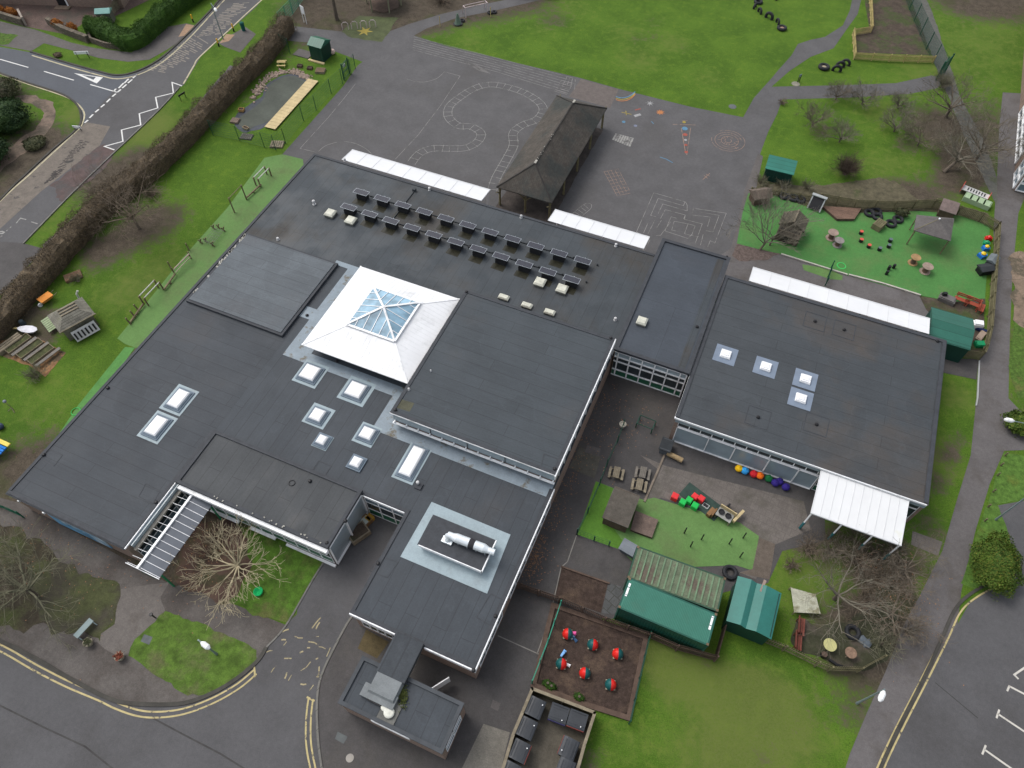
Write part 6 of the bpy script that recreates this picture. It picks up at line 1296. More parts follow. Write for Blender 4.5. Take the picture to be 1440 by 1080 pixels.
board_sign('dark two-legged frame on the verge beside the zigzag line', (254, 143), (263, 137), .6, .8, M_blk); board_sign('white notice board on two white posts by the light green gate', (427, 31), (432, 34), 1.2, 2.2, M_wh, pm=M_wh); board_sign('small square cream sign at the top of the orchard path', (1121, 116), (1124, 115), .7, 1.0, mat('blue_grey_sign', (.2, .26, .3)))
b = MB()
for i in range(4):
    c = Vector((i*1.15, 0, 0)); b.tube([c+Vector((0, 0, 0)), c+Vector((0, 0, .75)), c+Vector((.2, 0, .95)), c+Vector((.55, 0, .95)), c+Vector((.75, 0, .75)), c+Vector((.75, 0, 0))], .05, 6)
o = b.build('cycle_rack', mat('pinkish_white_rail', (.5, .42, .42), v=.2)); o.location = g(482, 42); o.rotation_euler = (0, 0, radians(32)); tag(o, 'row of pinkish white hoops forming a cycle rack near the top edge', 'cycle rack')
t = thing('gazebo', 'open timber gazebo cut by the top edge of the picture', 'gazebo', g(540, 6)); b = MB()
for i in range(6):
    a = i*pi/3+.3; bb_ = MB(); bb_.bar((2.3*cos(a), 2.3*sin(a), 0), (2.3*cos(a), 2.3*sin(a), 2.3), .16); bb_.build('post', mat('green_grey_timber', (.2, .2, .13), v=.15), t, world=False)
b.lathe([(2.8, 2.3), (2.75, 2.4), (.1, 3.7)], (0, 0, 0), 6); b.build('roof', mat('gazebo_roof', (.16, .16, .13), v=.15, fine=.4), t, world=False)
b = MB(); b.lathe([(2.2, 0.02), (2.2, .05)], (0, 0, 0), 6); b.build('floor', M_timb, t, world=False)
def goal(label, a, c, h=1.3, m=None):
    P = gp([a, c]); t = thing('goal_frame', label, 'goal', P[0]); n = Vector((-(P[1]-P[0]).y, (P[1]-P[0]).x, 0)).normalized()*.8; b = MB()
    for p in P: b.tube([p, p+Vector((0, 0, h)), p+n+Vector((0, 0, h*.9)), p+n*1.5], .05, 6)
    b.tube([P[0]+Vector((0, 0, h)), P[1]+Vector((0, 0, h))], .05, 6); b.tube([P[0]+n+Vector((0, 0, h*.9)), P[1]+n+Vector((0, 0, h*.9))], .04, 6); b.build('frame', m or mat('pinkish_white_rail', (.5, .42, .42)), t); return t
goal('low white goal frame at the top of the big field', (655, 25), (686, 18))
for i, (x, y) in enumerate([(619, 37), (690, 24)]): b = MB(); b.bar((0, 0, 0), (0, 0, 1.3), .07); o = b.build('timber_post', M_timn); o.location = g(x, y); tag(o, ['short pale post left of the white goal frame', 'pale post right of the white goal frame'][i], 'post')
t = thing('bird_bath', 'small green cone planter left of the goal frame', 'planter', g(644, 34)); b = MB(); b.lathe([(.5, 0), (.3, .6), (.08, 1.4)], (0, 0, 0), 8); b.build('cone', mat('green_grey_cone', (.12, .17, .13)), t, world=False); b = MB(); b.lathe([(.6, 0), (.62, .1)], (0, 0, 0), 10); b.build('base', M_blk, t, world=False)
for x, y in ((650, 30), (689, 19), (695, 18)): b = MB(); b.torus((0, 0, .12), .25, .12); o = b.build('tyre', mat('rubber', (.018, .019, .022), v=.3, rough=.7)); o.location = g(x, y); tag(o, 'small black tyre lying beside the top path', 'tyre', 'tyres by the top path')
# tyres on the field
M_rub = mat('rubber', (.018, .019, .022), v=.3, rough=.7)
def tyre(label, base, R0=.36, r=.16, up=False, rz=0, centre=None, group=None, z=None):
    t = thing('tyre', label, 'tyre', g(*base), rz, group); b = MB(); rot = Matrix.Rotation(pi/2, 3, 'X') if up else None
    b.torus((0, 0, (R0*.45 if up else r)), R0, r, 16, 8, rot); b.build('tread', M_rub, t, world=False)
    if centre: b = MB(); b.lathe([(R0*.8, .05), (R0*.8, r*.9), (R0*.3, r*1.1)], (0, 0, 0), 10); b.build('filling', centre, t, world=False)
    return t
gt = 'half-buried tyres on the big field'
tyre('half-buried upright tyre at the very top of the field line', (1066, 4), .42, .17, False, 0, group=gt); tyre('small upright tyre second from the top of the field line', (1061, 11), .34, .14, True, 1.4, group=gt); tyre('upright tyre third from the top of the field line', (1068, 18), .38, .15, True, -.9, group=gt); tyre('big upright tyre in the middle of the field line', (1081, 26), .48, .19, True, -.4, group=gt)
tyre('small upright tyre next to the flat one on the field', (1093, 33), .38, .14, True, -1.0, group=gt); tyre('flat tyre with pinkish filling ending the field line', (1099, 41), .46, .18, False, 0, mat('pinkish_fill', (.3, .2, .15)), gt); tyre('lone tyre cut by the top edge of the field', (1089, -1), .35, .15, True, -.6, group=gt)
tyre('flat tyre with pale filling below the yellow picket fence', (1158, 96), .5, .2, False, 0, mat('pale_fill', (.33, .28, .2)), gt); tyre('upright tyre lowest of three below the picket fence', (1176, 100), .45, .17, True, .1, group=gt); tyre('upright tyre middle of three below the picket fence', (1181, 94), .42, .17, True, .3, group=gt); tyre('upright tyre highest of three below the picket fence', (1189, 91), .42, .16, True, -.2, group=gt)
b = MB(); b.lathe([(.5, 0), (.45, .04)], (0, 0, 0), 12); o = b.build('concrete_disc', mat('pale_disc', (.2, .19, .15), v=.2)); o.location = g(1119, 118); tag(o, 'round pale disc around the foot of the orchard sign', 'slab')
# ================================================================== green turf play area
def reel(label, base, r=.46, h=.72, m=None, rz=0):
    t = thing('cable_reel', label, 'cable reel', g(*base), rz, 'cable reel tables on the green turf'); m = m or mat('reel_wood', (.26, .2, .16), v=.2, fine=.4)
    b = MB(); b.lathe([(r, 0), (r, .06)], (0, 0, 0), 18); b.build('base_disc', m, t, world=False); b = MB(); b.lathe([(r, h-.06), (r, h), (.05, h+.005)], (0, 0, 0), 18); b.build('top_disc', m, t, world=False)
    b = MB(); b.lathe([(r*.52, .06), (r*.52, h-.06)], (0, 0, 0), 14); b.build('drum', mat('reel_drum', (.13, .08, .06), v=.3), t, world=False); return t
reel('pinkish cable reel table, left of the touching pair', (1168, 335), .5, .8, mat('pink_reel', (.27, .2, .165), v=.2, fine=.4)); reel('grey cable reel table, right of the touching pair', (1177, 345), .46, .7, mat('grey_reel', (.2, .18, .17), v=.2, fine=.4)); reel('cable reel table with an orange-brown top near the gazebo', (1283, 370), .46, .8, mat('orange_reel', (.3, .19, .09), v=.25, fine=.4)); reel('cable reel table with a pale top, nearest the big green shed', (1300, 382), .5, .75)
M_rs = mat('red_stool', (.5, .09, .06), v=.1); M_gs = mat('grey_stool', (.1, .13, .14), v=.15)
for (x, y, m, lab) in [(1210, 329, M_rs, 'red-topped log stool nearest the timber stage'), (1210, 340, M_rs, 'middle red-topped log stool of the ring'), (1221, 348, M_rs, 'red-topped log stool nearest the grey ones'), (1236, 352, M_gs, 'grey-topped log stool lowest in the ring'), (1249, 348, M_gs, 'grey-topped log stool in the middle of the grey three'), (1251, 340, M_gs, 'grey-topped log stool highest in the ring')]: stump(lab, g(x, y), .19, .36, M_blk, 'log_stool', 'stool', 'log stools in a ring on the turf', m)
for (x, y, lab) in [(1246, 386, 'black stump lowest of the three dark ones'), (1249, 379, 'black stump between the other two dark ones'), (1256, 377, 'black stump highest of the three dark ones')]: stump(lab, g(x, y), .14, .45, M_blk, 'black_stump', 'stump', 'black stumps on the turf', M_blk)
# log playhouse
t = thing('log_playhouse', 'rustic log playhouse with a mossy shingled roof on the green turf', 'playhouse', g(1108, 332), radians(-4)); lg = mat('log_wall', (.10, .082, .06), v=.3, fine=.6); 
b = MB(); b.bb(-1.0, 1.0, -1.0, 1.3, 0, 1.3); b.build('wall', mat('dark_interior', (.03, .026, .02), v=.3), t, world=False)
b = MB()
for i in range(8):
    z = .1+i*.17
    for s in (-1, 1): b.tube([(s*1.02, -1.1, z), (s*1.02, 1.4, z)], .085, 6); b.tube([(-1.1, .15+s*1.18, z), (1.1, .15+s*1.18, z)], .085, 6)
b.build('log', lg, t, world=False)
b = MB(); rm_ = mat('mossy_shingles', (.12, .105, .075), v=.3, s=2, fine=.7, stain=(.09, .1, .04), ss=1, brick=(.25, .2, .02, (.05, .045, .035), (0, 0, 0), .7))
b.add([(-1.25, -.3, 1.3), (0, -.3, 2.1), (1.25, -.3, 1.3), (-1.25, 1.6, 1.3), (0, 1.6, 2.1), (1.25, 1.6, 1.3), (-1.25, -.3, 1.22), (1.25, -.3, 1.22), (-1.25, 1.6, 1.22), (1.25, 1.6, 1.22)], [(0, 1, 4, 3), (1, 2, 5, 4), (0, 6, 7, 2, 1), (3, 4, 5, 9, 8), (0, 3, 8, 6), (2, 7, 9, 5)]); b.build('roof', rm_, t, world=False)
b = MB(); b.add([(-1.1, -1.35, 1.05), (1.1, -1.35, 1.05), (1.1, -.25, 1.4), (-1.1, -.25, 1.4), (-1.1, -1.35, .98), (1.1, -1.35, .98), (1.1, -.25, 1.33), (-1.1, -.25, 1.33)], [(0, 1, 2, 3), (7, 6, 5, 4), (0, 4, 5, 1), (1, 5, 6, 2), (2, 6, 7, 3), (3, 7, 4, 0)]); b.build('porch_roof', mat('dark_mossy', (.07, .06, .045), v=.3, fine=.6), t, world=False)
b = MB(); b.bb(-.3, .25, -1.15, -1.1, .05, .95); b.build('doorway', M_blk, t, world=False); b = MB(); b.bar((0, -.35, 2.13), (0, 1.6, 2.13), .14, .05); b.build('ridge_board', M_tim, t, world=False)
t = thing('play_hut', 'small brown roofed play hut in the upper left corner of the turf', 'hut', g(1066, 283), .6); b = MB(); b.bb(-.8, .8, -.6, .6, 0, 1.0); b.build('wall', M_timb, t, world=False); b = MB(); b.add([(-1, -.8, 1.0), (1, -.8, 1.0), (1, 0, 1.5), (-1, 0, 1.5), (1, .8, 1.0), (-1, .8, 1.0)], [(0, 1, 2, 3), (3, 2, 4, 5), (0, 3, 5), (1, 4, 2), (0, 5, 4, 1)]); b.build('roof', mat('brown_shingle', (.12, .095, .075), v=.25, fine=.6), t, world=False)
t = thing('timber_stage', 'low brown decked stage with cut corners against the timber fence', 'stage', g(1185, 302)); b = MB(); P = gp([(1155, 293), (1210, 296), (1200, 311), (1176, 311)]); b.prism(P, .02, .28); b.build('skirt', M_timb, t)
b = MB(); b.prism([(p.x, p.y) for p in P], .281, .31); b.build('deck', mat('brown_decking', (.17, .105, .075), v=.15, s=1, fine=.5, brick=(9, .14, .015, (.07, .045, .035), (0, 0, 0))), t)
t = thing('blackboard_slide', 'black panel in a pale frame leaning by the timber fence', 'blackboard', g(1145, 293), radians(-8)); b = MB(); b.box((0, 0, .62), (1.15, 1.25, .05), 0, tilt=(.75, 0)); b.build('panel', M_blk, t, world=False); b = MB(); f_ = mat('pale_grey_frame', (.3, .32, .32), v=.1)
for s in (-1, 1): b.bar((s*.62, -.5, .15), (s*.62, .45, 1.15), .12, .08)
b.box((0, .5, 1.2), (1.5, .35, .08)); b.build('frame', f_, t, world=False)
for (x, y, R0, lab) in [(1102, 277, .4, 'black tyre by the fence behind the log playhouse'), (1115, 280, .4, 'black tyre lying right of another by the fence'), (1125, 282, .4, 'black tyre nearest the black panel'), (1222, 301, .42, 'black tyre left of the heap beside the stage'), (1231, 299, .45, 'black tyre on top of the heap beside the stage'), (1233, 306, .4, 'black tyre below the heap beside the stage'), (1252, 316, .42, 'black tyre right of the wooden climbing block'), (1262, 310, .4, 'grey black tyre against the bush by the fence'), (1026, 806, .42, 'black tyre squeezed behind the container'), (1198, 890, .4, 'black tyre in the garden mulch')]: tyre(lab, (x, y), R0, .16, False, 0)
box_thing('climbing_block', 'brown wooden climbing block between the stage and gazebo', 'play block', g(1234, 320), .9, 1.2, .6, -.4, M_timm, slats=5); bush('grey-green clump against the timber fence beside the tyres', (1266, 303), .7, .5, .8, 55, L_olive, 500)
t = thing('gazebo', 'square grey felt-roofed gazebo on slender posts over the green turf', 'gazebo', g(1312, 342)); 
q = [g(1289, 302, 1.9), g(1285, 324, 1.9), g(1337, 339, 1.9), g(1342, 307, 1.9)]; pkk = g(1321, 308, 2.5); b = MB()
for i in range(4): b.add([q[i], q[(i+1) % 4], pkk], [(0, 1, 2)])
b.add([p-Vector((0, 0, .06)) for p in q]+q, [(0, 1, 2, 3)]+[(i, (i+1) % 4, (i+1) % 4+4, i+4) for i in range(4)]); b.build('roof', mat('grey_gazebo_felt', (.1, .092, .088), v=.15, fine=.5), t)
for p in q: p2 = Vector((p.x+(pkk.x-p.x)*.08, p.y+(pkk.y-p.y)*.08, 0)); b = MB(); b.bar(p2, p2+Vector((0, 0, 1.85)), .09); b.build('post', M_timm, t)
b = MB(); b.lathe([(.09, -.05), (.09, .08)], pkk, 8); b.build('finial', M_wh, t); b = MB(); b.bar(pkk, q[1], .05, .04); b.build('hip_strip', M_timm, t)
shed('tiny brown lean-to hut wedged behind the gazebo and fence', g(1328, 302), 1.4, 1.2, .9, -.1, M_timb, mat('pinkish_felt', (.15, .115, .105), v=.2, fine=.4), name='lean_to_hut', roof='mono', rise=.4)
def toy(name, label, base, w, d, h, rz, m, m2=None):
    t = thing(name, label, 'toy', g(*base), rz, 'plastic toys against the right-hand fence'); b = MB(); b.prism([(-w/2, -d/2), (w/2*.8, -d/2), (w/2, 0), (w/2*.8, d/2), (-w/2, d/2)], 0, h*.6); b.build('body', m, t, world=False); b = MB(); b.lathe([(w*.3, h*.6), (w*.34, h*.8), (w*.1, h)], (0, 0, 0), 8); b.build('top', m2 or m, t, world=False)
PR, PG, PB, PY = [mat(n, c, v=.06, rough=.35) for n, c in (('red_plastic', (.55, .02, .02)), ('green_plastic', (.01, .25, .1)), ('blue_plastic', (.02, .15, .5)), ('yellow_plastic', (.75, .5, .02)))]
toy('ride_on_toy', 'red plastic toy at the top of the toy pile', (1389, 337), .6, .4, .5, .3, PR); toy('ride_on_toy', 'green plastic toy between the red and yellow ones', (1386, 344), .6, .5, .5, 0, PG); toy('ride_on_toy', 'blue and yellow plastic toy in the toy pile', (1385, 351), .6, .5, .6, .4, PB, PY); toy('ride_on_toy', 'lowest blue and yellow toy next to the grey cupboard', (1380, 361), .7, .6, .6, .8, PB, PY)
shed('grey plastic storage cupboard leaning on the right-hand fence', g(1390, 373), 1.0, .7, .9, 1.2, mat('grey_plastic', (.09, .1, .11)), mat('grey_plastic_lid', (.13, .15, .16)), name='storage_cupboard', cat='cupboard', rise=.15); shed('black plastic storage box below the grey cupboard', g(1382, 383), 1.2, .8, .7, .6, M_blk, mat('dark_lid', (.03, .034, .038)), name='storage_box', cat='storage box', rise=.12)
b = MB(); b.lathe([(.4, 0), (.43, .02), (.43, .05), (.35, .05), (.35, .02)], (0, 0, 0), 20); o = b.build('play_hoop', mat('bright_green_hoop', (.05, .45, .1))); o.location = g(1183, 374); tag(o, 'bright green hoop lying on the green turf', 'hoop')
b = MB(); b.torus((0, 0, .04), .36, .03, 20, 6); o = b.build('play_hoop', mat('bright_green_hoop', (.05, .45, .1))); o.location = g(107, 579); tag(o, 'bright green hoop on the turf strip beside the west wall', 'hoop')
def bench(label, base, L, rz, m, back=True, name='bench', group=None):
    t = thing(name, label, 'bench', base, rz, group); b = MB()
    for i in range(3): b.bb(-L/2, L/2, -.22+i*.15, -.1+i*.15, .42, .46)
    b.build('seat', m, t, world=False)
    if back: b = MB(); b.bb(-L/2, L/2, .24, .28, .6, .72); b.bb(-L/2, L/2, .26, .3, .78, .9); b.build('backrest', m, t, world=False)
    for x in (-L/2+.15, L/2-.15):
        b = MB(); b.bar((x, -.18, 0), (x, -.18, .42), .06); b.bar((x, .24, 0), (x, .28, .9 if back else .42), .06); b.build('leg', m, t, world=False)
    return t
M_ror = mat('red_stained_bench', (.32, .07, .04), v=.15, s=2, fine=.3)
bench('red-brown bench at the left behind the big green shed', g(1350, 426), 1.3, radians(-8), M_ror, group='red benches by the green shed'); bench('red-brown bench in the middle behind the big green shed', g(1364, 431), 1.3, radians(-10), M_ror, group='red benches by the green shed'); bench('red-brown bench against the fence behind the big green shed', g(1377, 437), 1.0, radians(80), M_ror, group='red benches by the green shed')
bench('red-brown slatted bench, upper of two in the garden', g(1124, 884), 1.2, radians(97), mat('red_brown_bench', (.16, .05, .035), v=.2, fine=.3), group='red-brown garden benches'); bench('red-brown slatted bench, lower of two in the garden', g(1120, 904), 1.2, radians(97), mat('red_brown_bench', (.16, .05, .035), v=.2, fine=.3), group='red-brown garden benches')
for (x, y, w, d, h, rz, m, lab) in [(1372, 460, .8, .6, .7, .2, M_wh, 'white plastic crate in the junk corner'), (1380, 466, 1.1, .3, .3, -.1, mat('navy_plastic', (.01, .02, .08)), 'navy plastic beam in the junk corner'), (1378, 474, 1.3, .5, .3, 1.2, mat('tan_board', (.3, .23, .18)), 'tan board leaning in the junk corner'), (1376, 486, .8, .6, .4, .4, PG, 'green plastic lid in the junk corner'), (1330, 423, 1.4, .8, .5, -.2, mat('grey_tarp', (.13, .12, .115)), 'grey covered stack beside the big green shed'), (1324, 420, .4, .3, .8, .3, M_blk, 'black drum beside the covered stack')]:
    t = thing('stored_item', lab, 'stored item', g(x, y), rz); b = MB(); b.bb(-w/2, w/2, -d/2, d/2, 0, h*.8); b.build('body', m, t, world=False); b = MB(); b.prism([(-w*.45, -d*.4), (w*.4, -d*.45), (w*.45, d*.4), (-w*.4, d*.42)], h*.8+.002, h); b.build('top', m, t, world=False)
t = thing('trolley', 'red and white slatted trolley in front of pale green boards', 'trolley', g(1368, 276), radians(-14)); b = MB(); b.bb(-1.3, 1.3, -.4, .4, .5, .58); b.build('deck', mat('pale_trolley', (.5, .5, .48)), t, world=False); b = MB()
for i in range(7): b.bb(-.8+i*.27, -.68+i*.27, -.25, .25, .585, .6)
b.build('slot', M_blk, t, world=False); b = MB(); b.bb(-1.34, -1.3, -.4, .4, .2, 1.0); b.bb(1.3, 1.34, -.4, .4, .2, .9); b.build('end_frame', mat('red_frame', (.5, .06, .05)), t, world=False)
box_thing('boarded_box', 'pale green boarded box under the red and white trolley', 'play panel', g(1372, 286), 2.6, .9, .5, -.24, mat('pale_green_board', (.3, .4, .25), v=.1), slats=4)
# ================================================================== yard and eastern garden
def beanbag(label, px, py, m):
    t = thing('bean_bag', label, 'bean bag', g(px, py, .25), 0, 'coloured bean bags along the classroom wall'); t.location.z = 0; R = random.Random(px); b = MB(); blob_core(b, (0, 0, .27), .31, .29, .27, px, .1, 14, 8); b.build('cushion', m, t, world=False, smooth=True); b = MB(); b.lathe([(.1, .52), (.06, .57), (.02, .6)], (0, 0, 0), 8); b.build('handle', m, t, world=False)
PP = mat('purple_fabric', (.035, .02, .2), v=.1); PO = mat('orange_fabric', (.9, .17, .01), v=.08); PY2 = mat('yellow_fabric', (.88, .52, .01), v=.08); PB2 = mat('sky_blue_fabric', (.04, .36, .78), v=.08); PR2 = mat('red_fabric', (.62, .02, .03), v=.08); PG2 = mat('dark_green_fabric', (.01, .14, .04), v=.1)
for x, y, m, lab in [(1039, 659, PY2, 'yellow bean bag at the left end of the coloured row'), (1047.5, 662, PB2, 'sky blue bean bag next to the yellow one'), (1060, 666.5, PR2, 'dark red bean bag left of the orange one'), (1068.5, 669, PO, 'orange bean bag next to the red one'), (1081, 673, PG2, 'dark green bean bag between orange and purple'), (1090, 679, PP, 'purple bean bag directly beside the dark green one'), (1096, 677, PP, 'upper purple bean bag in the middle of three'), (1105, 685, PP, 'purple bean bag at the right end of the row')]: beanbag(lab, x, y, m)
def cube(label, x, y, s, m, rz=0, group='red and green play cubes'):
    t = thing('play_cube', label, 'play cube', g(x, y), rz, group); b = MB(); b.bb(-s/2, s/2, -s/2, s/2, 0, s); o = b.build('side', m, t, world=False)
    mod = o.modifiers.new('b', 'BEVEL'); mod.width = .025; mod.segments = 2
    b = MB(); b.bb(-s*.4, s*.4, -s*.4, s*.4, s+.001, s+.02); b.build('lid', m, t, world=False)
RC = mat('red_cube', (.62, .03, .035), v=.05, rough=.4); GC = mat('green_cube', (.01, .42, .07), v=.05, rough=.4)
cube('red play cube standing apart at the left', 948, 701, .5, RC, -.1); cube('green play cube left of the three green ones', 959, 709, .46, GC, -.2); cube('green play cube in the middle of the three', 968, 706, .46, GC, -.25); cube('green play cube right of the three green ones', 976, 714, .48, GC, -.2); cube('red play cube behind the green ones, left of the touching pair', 976, 701, .46, RC, -.35); cube('red play cube behind the green ones, right of the touching pair', 985, 704, .46, RC, -.3)
b = MB(); b.bb(-1.5, 1.7, -.7, .7, 0, .03); o = b.build('play_mat', mat('dark_green_mat', (.03, .055, .045), v=.2, fine=.3)); o.location = g(985, 704, .02); o.rotation_euler = (0, 0, -.35); tag(o, 'dark green mat under the play cubes', 'mat')
t = thing('toy_tray', 'grey plastic tray on the dark green mat', 'tray', g(992, 712), -.3); b = MB(); b.bb(-.25, .25, -.18, .18, .03, .15); b.build('tray', mat('tray_grey', (.35, .38, .37)), t, world=False); b = MB(); b.bb(-.18, .18, -.12, .12, .151, .17); b.build('filling', M_blk, t, world=False)
t = thing('mud_kitchen', 'timber mud kitchen with black bowls and clutter on the paving', 'mud kitchen', g(1017, 728), radians(-14)); b = MB(); b.bb(-.6, .6, -.4, .4, .5, .56); b.build('worktop', mat('grey_worktop', (.28, .28, .26), v=.2), t, world=False); b = MB(); b.bb(-.6, .7, .35, .42, 0, .95); b.build('back_panel', M_deck, t, world=False)
for x in (-.3, .25): b = MB(); b.lathe([(.18, .56), (.24, .66), (.2, .66), (.15, .6)], (x, 0, 0), 12); b.build('bowl', M_blk, t, world=False)
for x in (-.55, .55):
    for y in (-.35, .3): b = MB(); b.bar((x, y, 0), (x, y, .5), .07); b.build('leg', M_tim, t, world=False)
b = MB(); b.bar((-.9, .0, .3), (-1.0, -.7, .25), .3, .5); b.bar((-.7, .1, .3), (-.75, -.6, .3), .12, .5); b.build('plank_stack', mat('brown_plank', (.2, .11, .05), v=.2), t, world=False); b = MB(); b.bar((.75, -.1, .5), (.95, 1.1, .5), .2, .3); b.build('side_shelf', M_deck, t, world=False); b = MB(); b.bar((-.3, .4, .3), (-.1, 1.1, .3), .12, .3); b.bar((.1, .5, .3), (.6, .7, .3), .25, .3); b.build('loose_board', M_blk, t, world=False)
for i, (x, y, lab) in enumerate([(962, 750, 'black post leftmost of the turf posts'), (970.5, 769, 'black post nearest the long container'), (986, 759, 'black post third from the left on the turf'), (1025, 765, 'black post beside the right pair on the turf'), (1044.5, 757, 'black post farthest up the turf near the paving'), (1040, 784, 'black post lowest right on the turf')]): b = MB(); b.bar((0, 0, 0), (0, 0, 1.0), .07); o = b.build('play_post', M_blk); o.location = g(x, y); tag(o, lab, 'post', 'black posts standing on the worn turf')
t = thing('pallet_deck', 'square brown board platform beside the felt-roofed playhouse', 'platform', g(905, 742)); b = MB(); P = gp([(893, 720), (925, 733), (916, 758), (886, 747)]); b.prism(P, .02, .25); b.build('side', M_timb, t); b = MB(); b.prism([(p.x, p.y) for p in P], .251, .28); b.build('top', mat('brown_board_top', (.13, .095, .078), v=.15, fine=.5), t)
shed('grey plastic storage box at the corner of the weathered container', g(884, 775), 1.15, .75, .65, radians(-10), mat('grey_plastic', (.09, .1, .11)), mat('pale_grey_lid', (.17, .19, .21), v=.1), name='storage_box', cat='storage box', rise=.1, door=False)
shed('dark grey wheeled box against the classroom wall end', g(935, 632), .75, 1.0, .8, 0, mat('grey_plastic', (.09, .1, .11)), mat('dark_lid', (.03, .034, .038)), name='storage_box', cat='storage box', rise=.1, door=False)
t = thing('log_bench', 'split log bench on the paving by the classroom wall', 'bench', g(948, 645), radians(-8)); b = MB(); b.tube([(-.65, 0, .32), (.65, 0, .32)], .2, 10); b.build('seat', mat('tan_log', (.3, .22, .12), v=.25, fine=.4), t, world=False)
for x in (-.4, .4): b = MB(); b.lathe([(.12, 0), (.12, .2)], (x, 0, 0), 8); b.build('leg', M_tim, t, world=False)
t = thing('plant_pot', 'round pale pot next to the low green mesh fence', 'plant pot', g(875, 600)); b = MB(); b.lathe([(.18, 0), (.27, .4), (.29, .42), (.22, .42), (.2, .34)], (0, 0, 0), 14); b.build('pot', mat('pale_pot', (.42, .4, .33)), t, world=False)
t = thing('metal_stand', 'open rectangular dark green metal frame on the yard', 'frame', g(907, 600), radians(-3)); b = MB(); 
for x in (-.65, .65):
    for y in (-.42, .42): b.bar((x, y, 0), (x, y, .7), .07)
for y in (-.42, .42): b.bar((-.65, y, .7), (.65, y, .7), .05)
for x in (-.65, .65): b.bar((x, -.42, .7), (x, .42, .7), .05); b.bar((x, -.42, .25), (x, .42, .25), .05)
b.build('frame', M_gst, t, world=False)
area('timber_strip', [(848, 0), (848, 0), (848, 0)], 0, M_tim) if False else None
# kerb between yard levels
b = MB(); b.ribbon(gp([(936, 636), (925, 662), (912, 692), (906, 706)]), .16, 0, .1); tag(b.build('timber_edging', mat('worn_edging', (.17, .14, .11), v=.25, fine=.5)), 'worn timber edging between the dark yard and paving', 'edging')
# containers
M_cgr = mat('container_green', (.045, .17, .125), v=.07, s=.8, fine=.15, stain=(.06, .15, .11), ss=.5, wave=None, rough=.45); M_cwe = mat('weathered_container_top', (.11, .135, .085), v=.25, s=1, fine=.5, stain=(.1, .082, .062), ss=.5, sa=.48, sb=.56, rough=.8); M_crib = mat('container_rib', (.13, .2, .12), v=.2, s=1, fine=.4, stain=(.1, .12, .08), ss=1)
def container(label, x0, x1, y0, y1, h, rz, top, side, ribs, ribm, corr=.2, n=None):
    cx, cy = (x0+x1)/2, (y0+y1)/2; t = thing('shipping_container', label, 'shipping container', (cx, cy, 0), rz); w, d = (x1-x0)/2, (y1-y0)/2
    b = MB(); b.bb(-w+.06, w-.06, -d+.06, d-.06, .1, h-.06)
    k = int((2*w-.3)/corr)
    for i in range(k):
        x = -w+.15+i*corr
        b.bb(x, x+corr*.5, -d+.02, -d+.07, .2, h-.15); b.bb(x, x+corr*.5, d-.07, d-.02, .2, h-.15)
    k = int((2*d-.3)/corr)
    for i in range(k): y = -d+.15+i*corr; b.bb(-w+.02, -w+.07, y, y+corr*.5, .2, h-.15)
    b.build('side_wall', side, t, world=False)
    b = MB()
    for sx in (-1, 1):
        for sy in (-1, 1): b.bar((sx*(w-.06), sy*(d-.06), 0), (sx*(w-.06), sy*(d-.06), h), .12)
    for sy in (-1, 1): b.bb(-w+.13, w-.13, sy*(d-.05)-.05, sy*(d-.05)+.05, h-.13, h-.02); b.bb(-w+.13, w-.13, sy*(d-.05)-.05, sy*(d-.05)+.05, 0, .12)
    for sx in (-1, 1): b.bb(sx*(w-.05)-.05, sx*(w-.05)+.05, -d+.13, d-.13, h-.13, h-.02)
    b.build('corner_frame', side, t, world=False)
    b = MB(); b.bb(-w+.1, w-.1, -d+.1, d-.1, h-.06, h-.03); tp = b.build('roof', top, t, world=False)
    b = MB()
    for i in range(ribs): x = -w+.18+(2*w-.36)*(i+.5)/ribs; b.bb(x-.055 if ribs < 30 else x-.02, x+.055 if ribs < 30 else x+.02, -d+.14, d-.14, h-.03, h+.02 if ribs < 30 else h-.012)
    b.build('roof_rib', ribm, tp, world=False)
    b = MB()
    for sx in (-1, 1):
        for sy in (-1, 1): b.box((sx*(w-.08), sy*(d-.08), h+.012), (.16, .16, .024))
    b.build('corner_casting', mat('rusty_casting', (.14, .1, .06), v=.3), t, world=False)
    b = MB(); b.bb(w-.055, w-.02, -d+.15, d-.15, .15, h-.15); b.build('door', side, t, world=False)
    for y in (-.7, -.3, .3, .7): b = MB(); b.tube([(w+.0, y, .2), (w+.0, y, h-.2)], .025, 6); b.build('locking_bar', M_steel, t, world=False)
    return t
container('weathered mossy shipping container with a ribbed roof', .5, 6.7, 18.5, 20.95, 2.55, radians(1.5), M_cwe, mat('dark_container_side', (.03, .07, .045), v=.2), 14, M_crib)
t = container('bright green shipping container with white roof markings', .62, 6.7, 16.22, 18.45, 2.6, radians(-.5), M_cgr, mat('container_side', (.012, .075, .055), v=.1, rough=.4), 56, mat('container_rib2', (.038, .15, .11), v=.1))
for (x, y, L_, dx, sg) in ((883, 829, 1, 0, 1), (1000, 876, 1, 0, -1)):
    c = g(x, y, 2.6); b = MB()
    for y0_, y1_ in (((-.5, -.42), (-.38, .12), (.18, .44)) if sg > 0 else ((-.44, -.18), (-.12, .38), (.42, .5))):
        b.bb(c.x-.07, c.x+.07, c.y+y0_, c.y+y1_, 2.60, 2.606)
    b.build('roof_lettering', M_wh, t)
t = thing('storage_shed', 'dark green metal storage shed with folded roof beside the containers', 'shed', (8.95, 20.1, 0)); b = MB(); b.bb(-1.4, 1.4, -1.55, 1.55, 0, 1.95); b.build('wall', M_gsh, t, world=False)
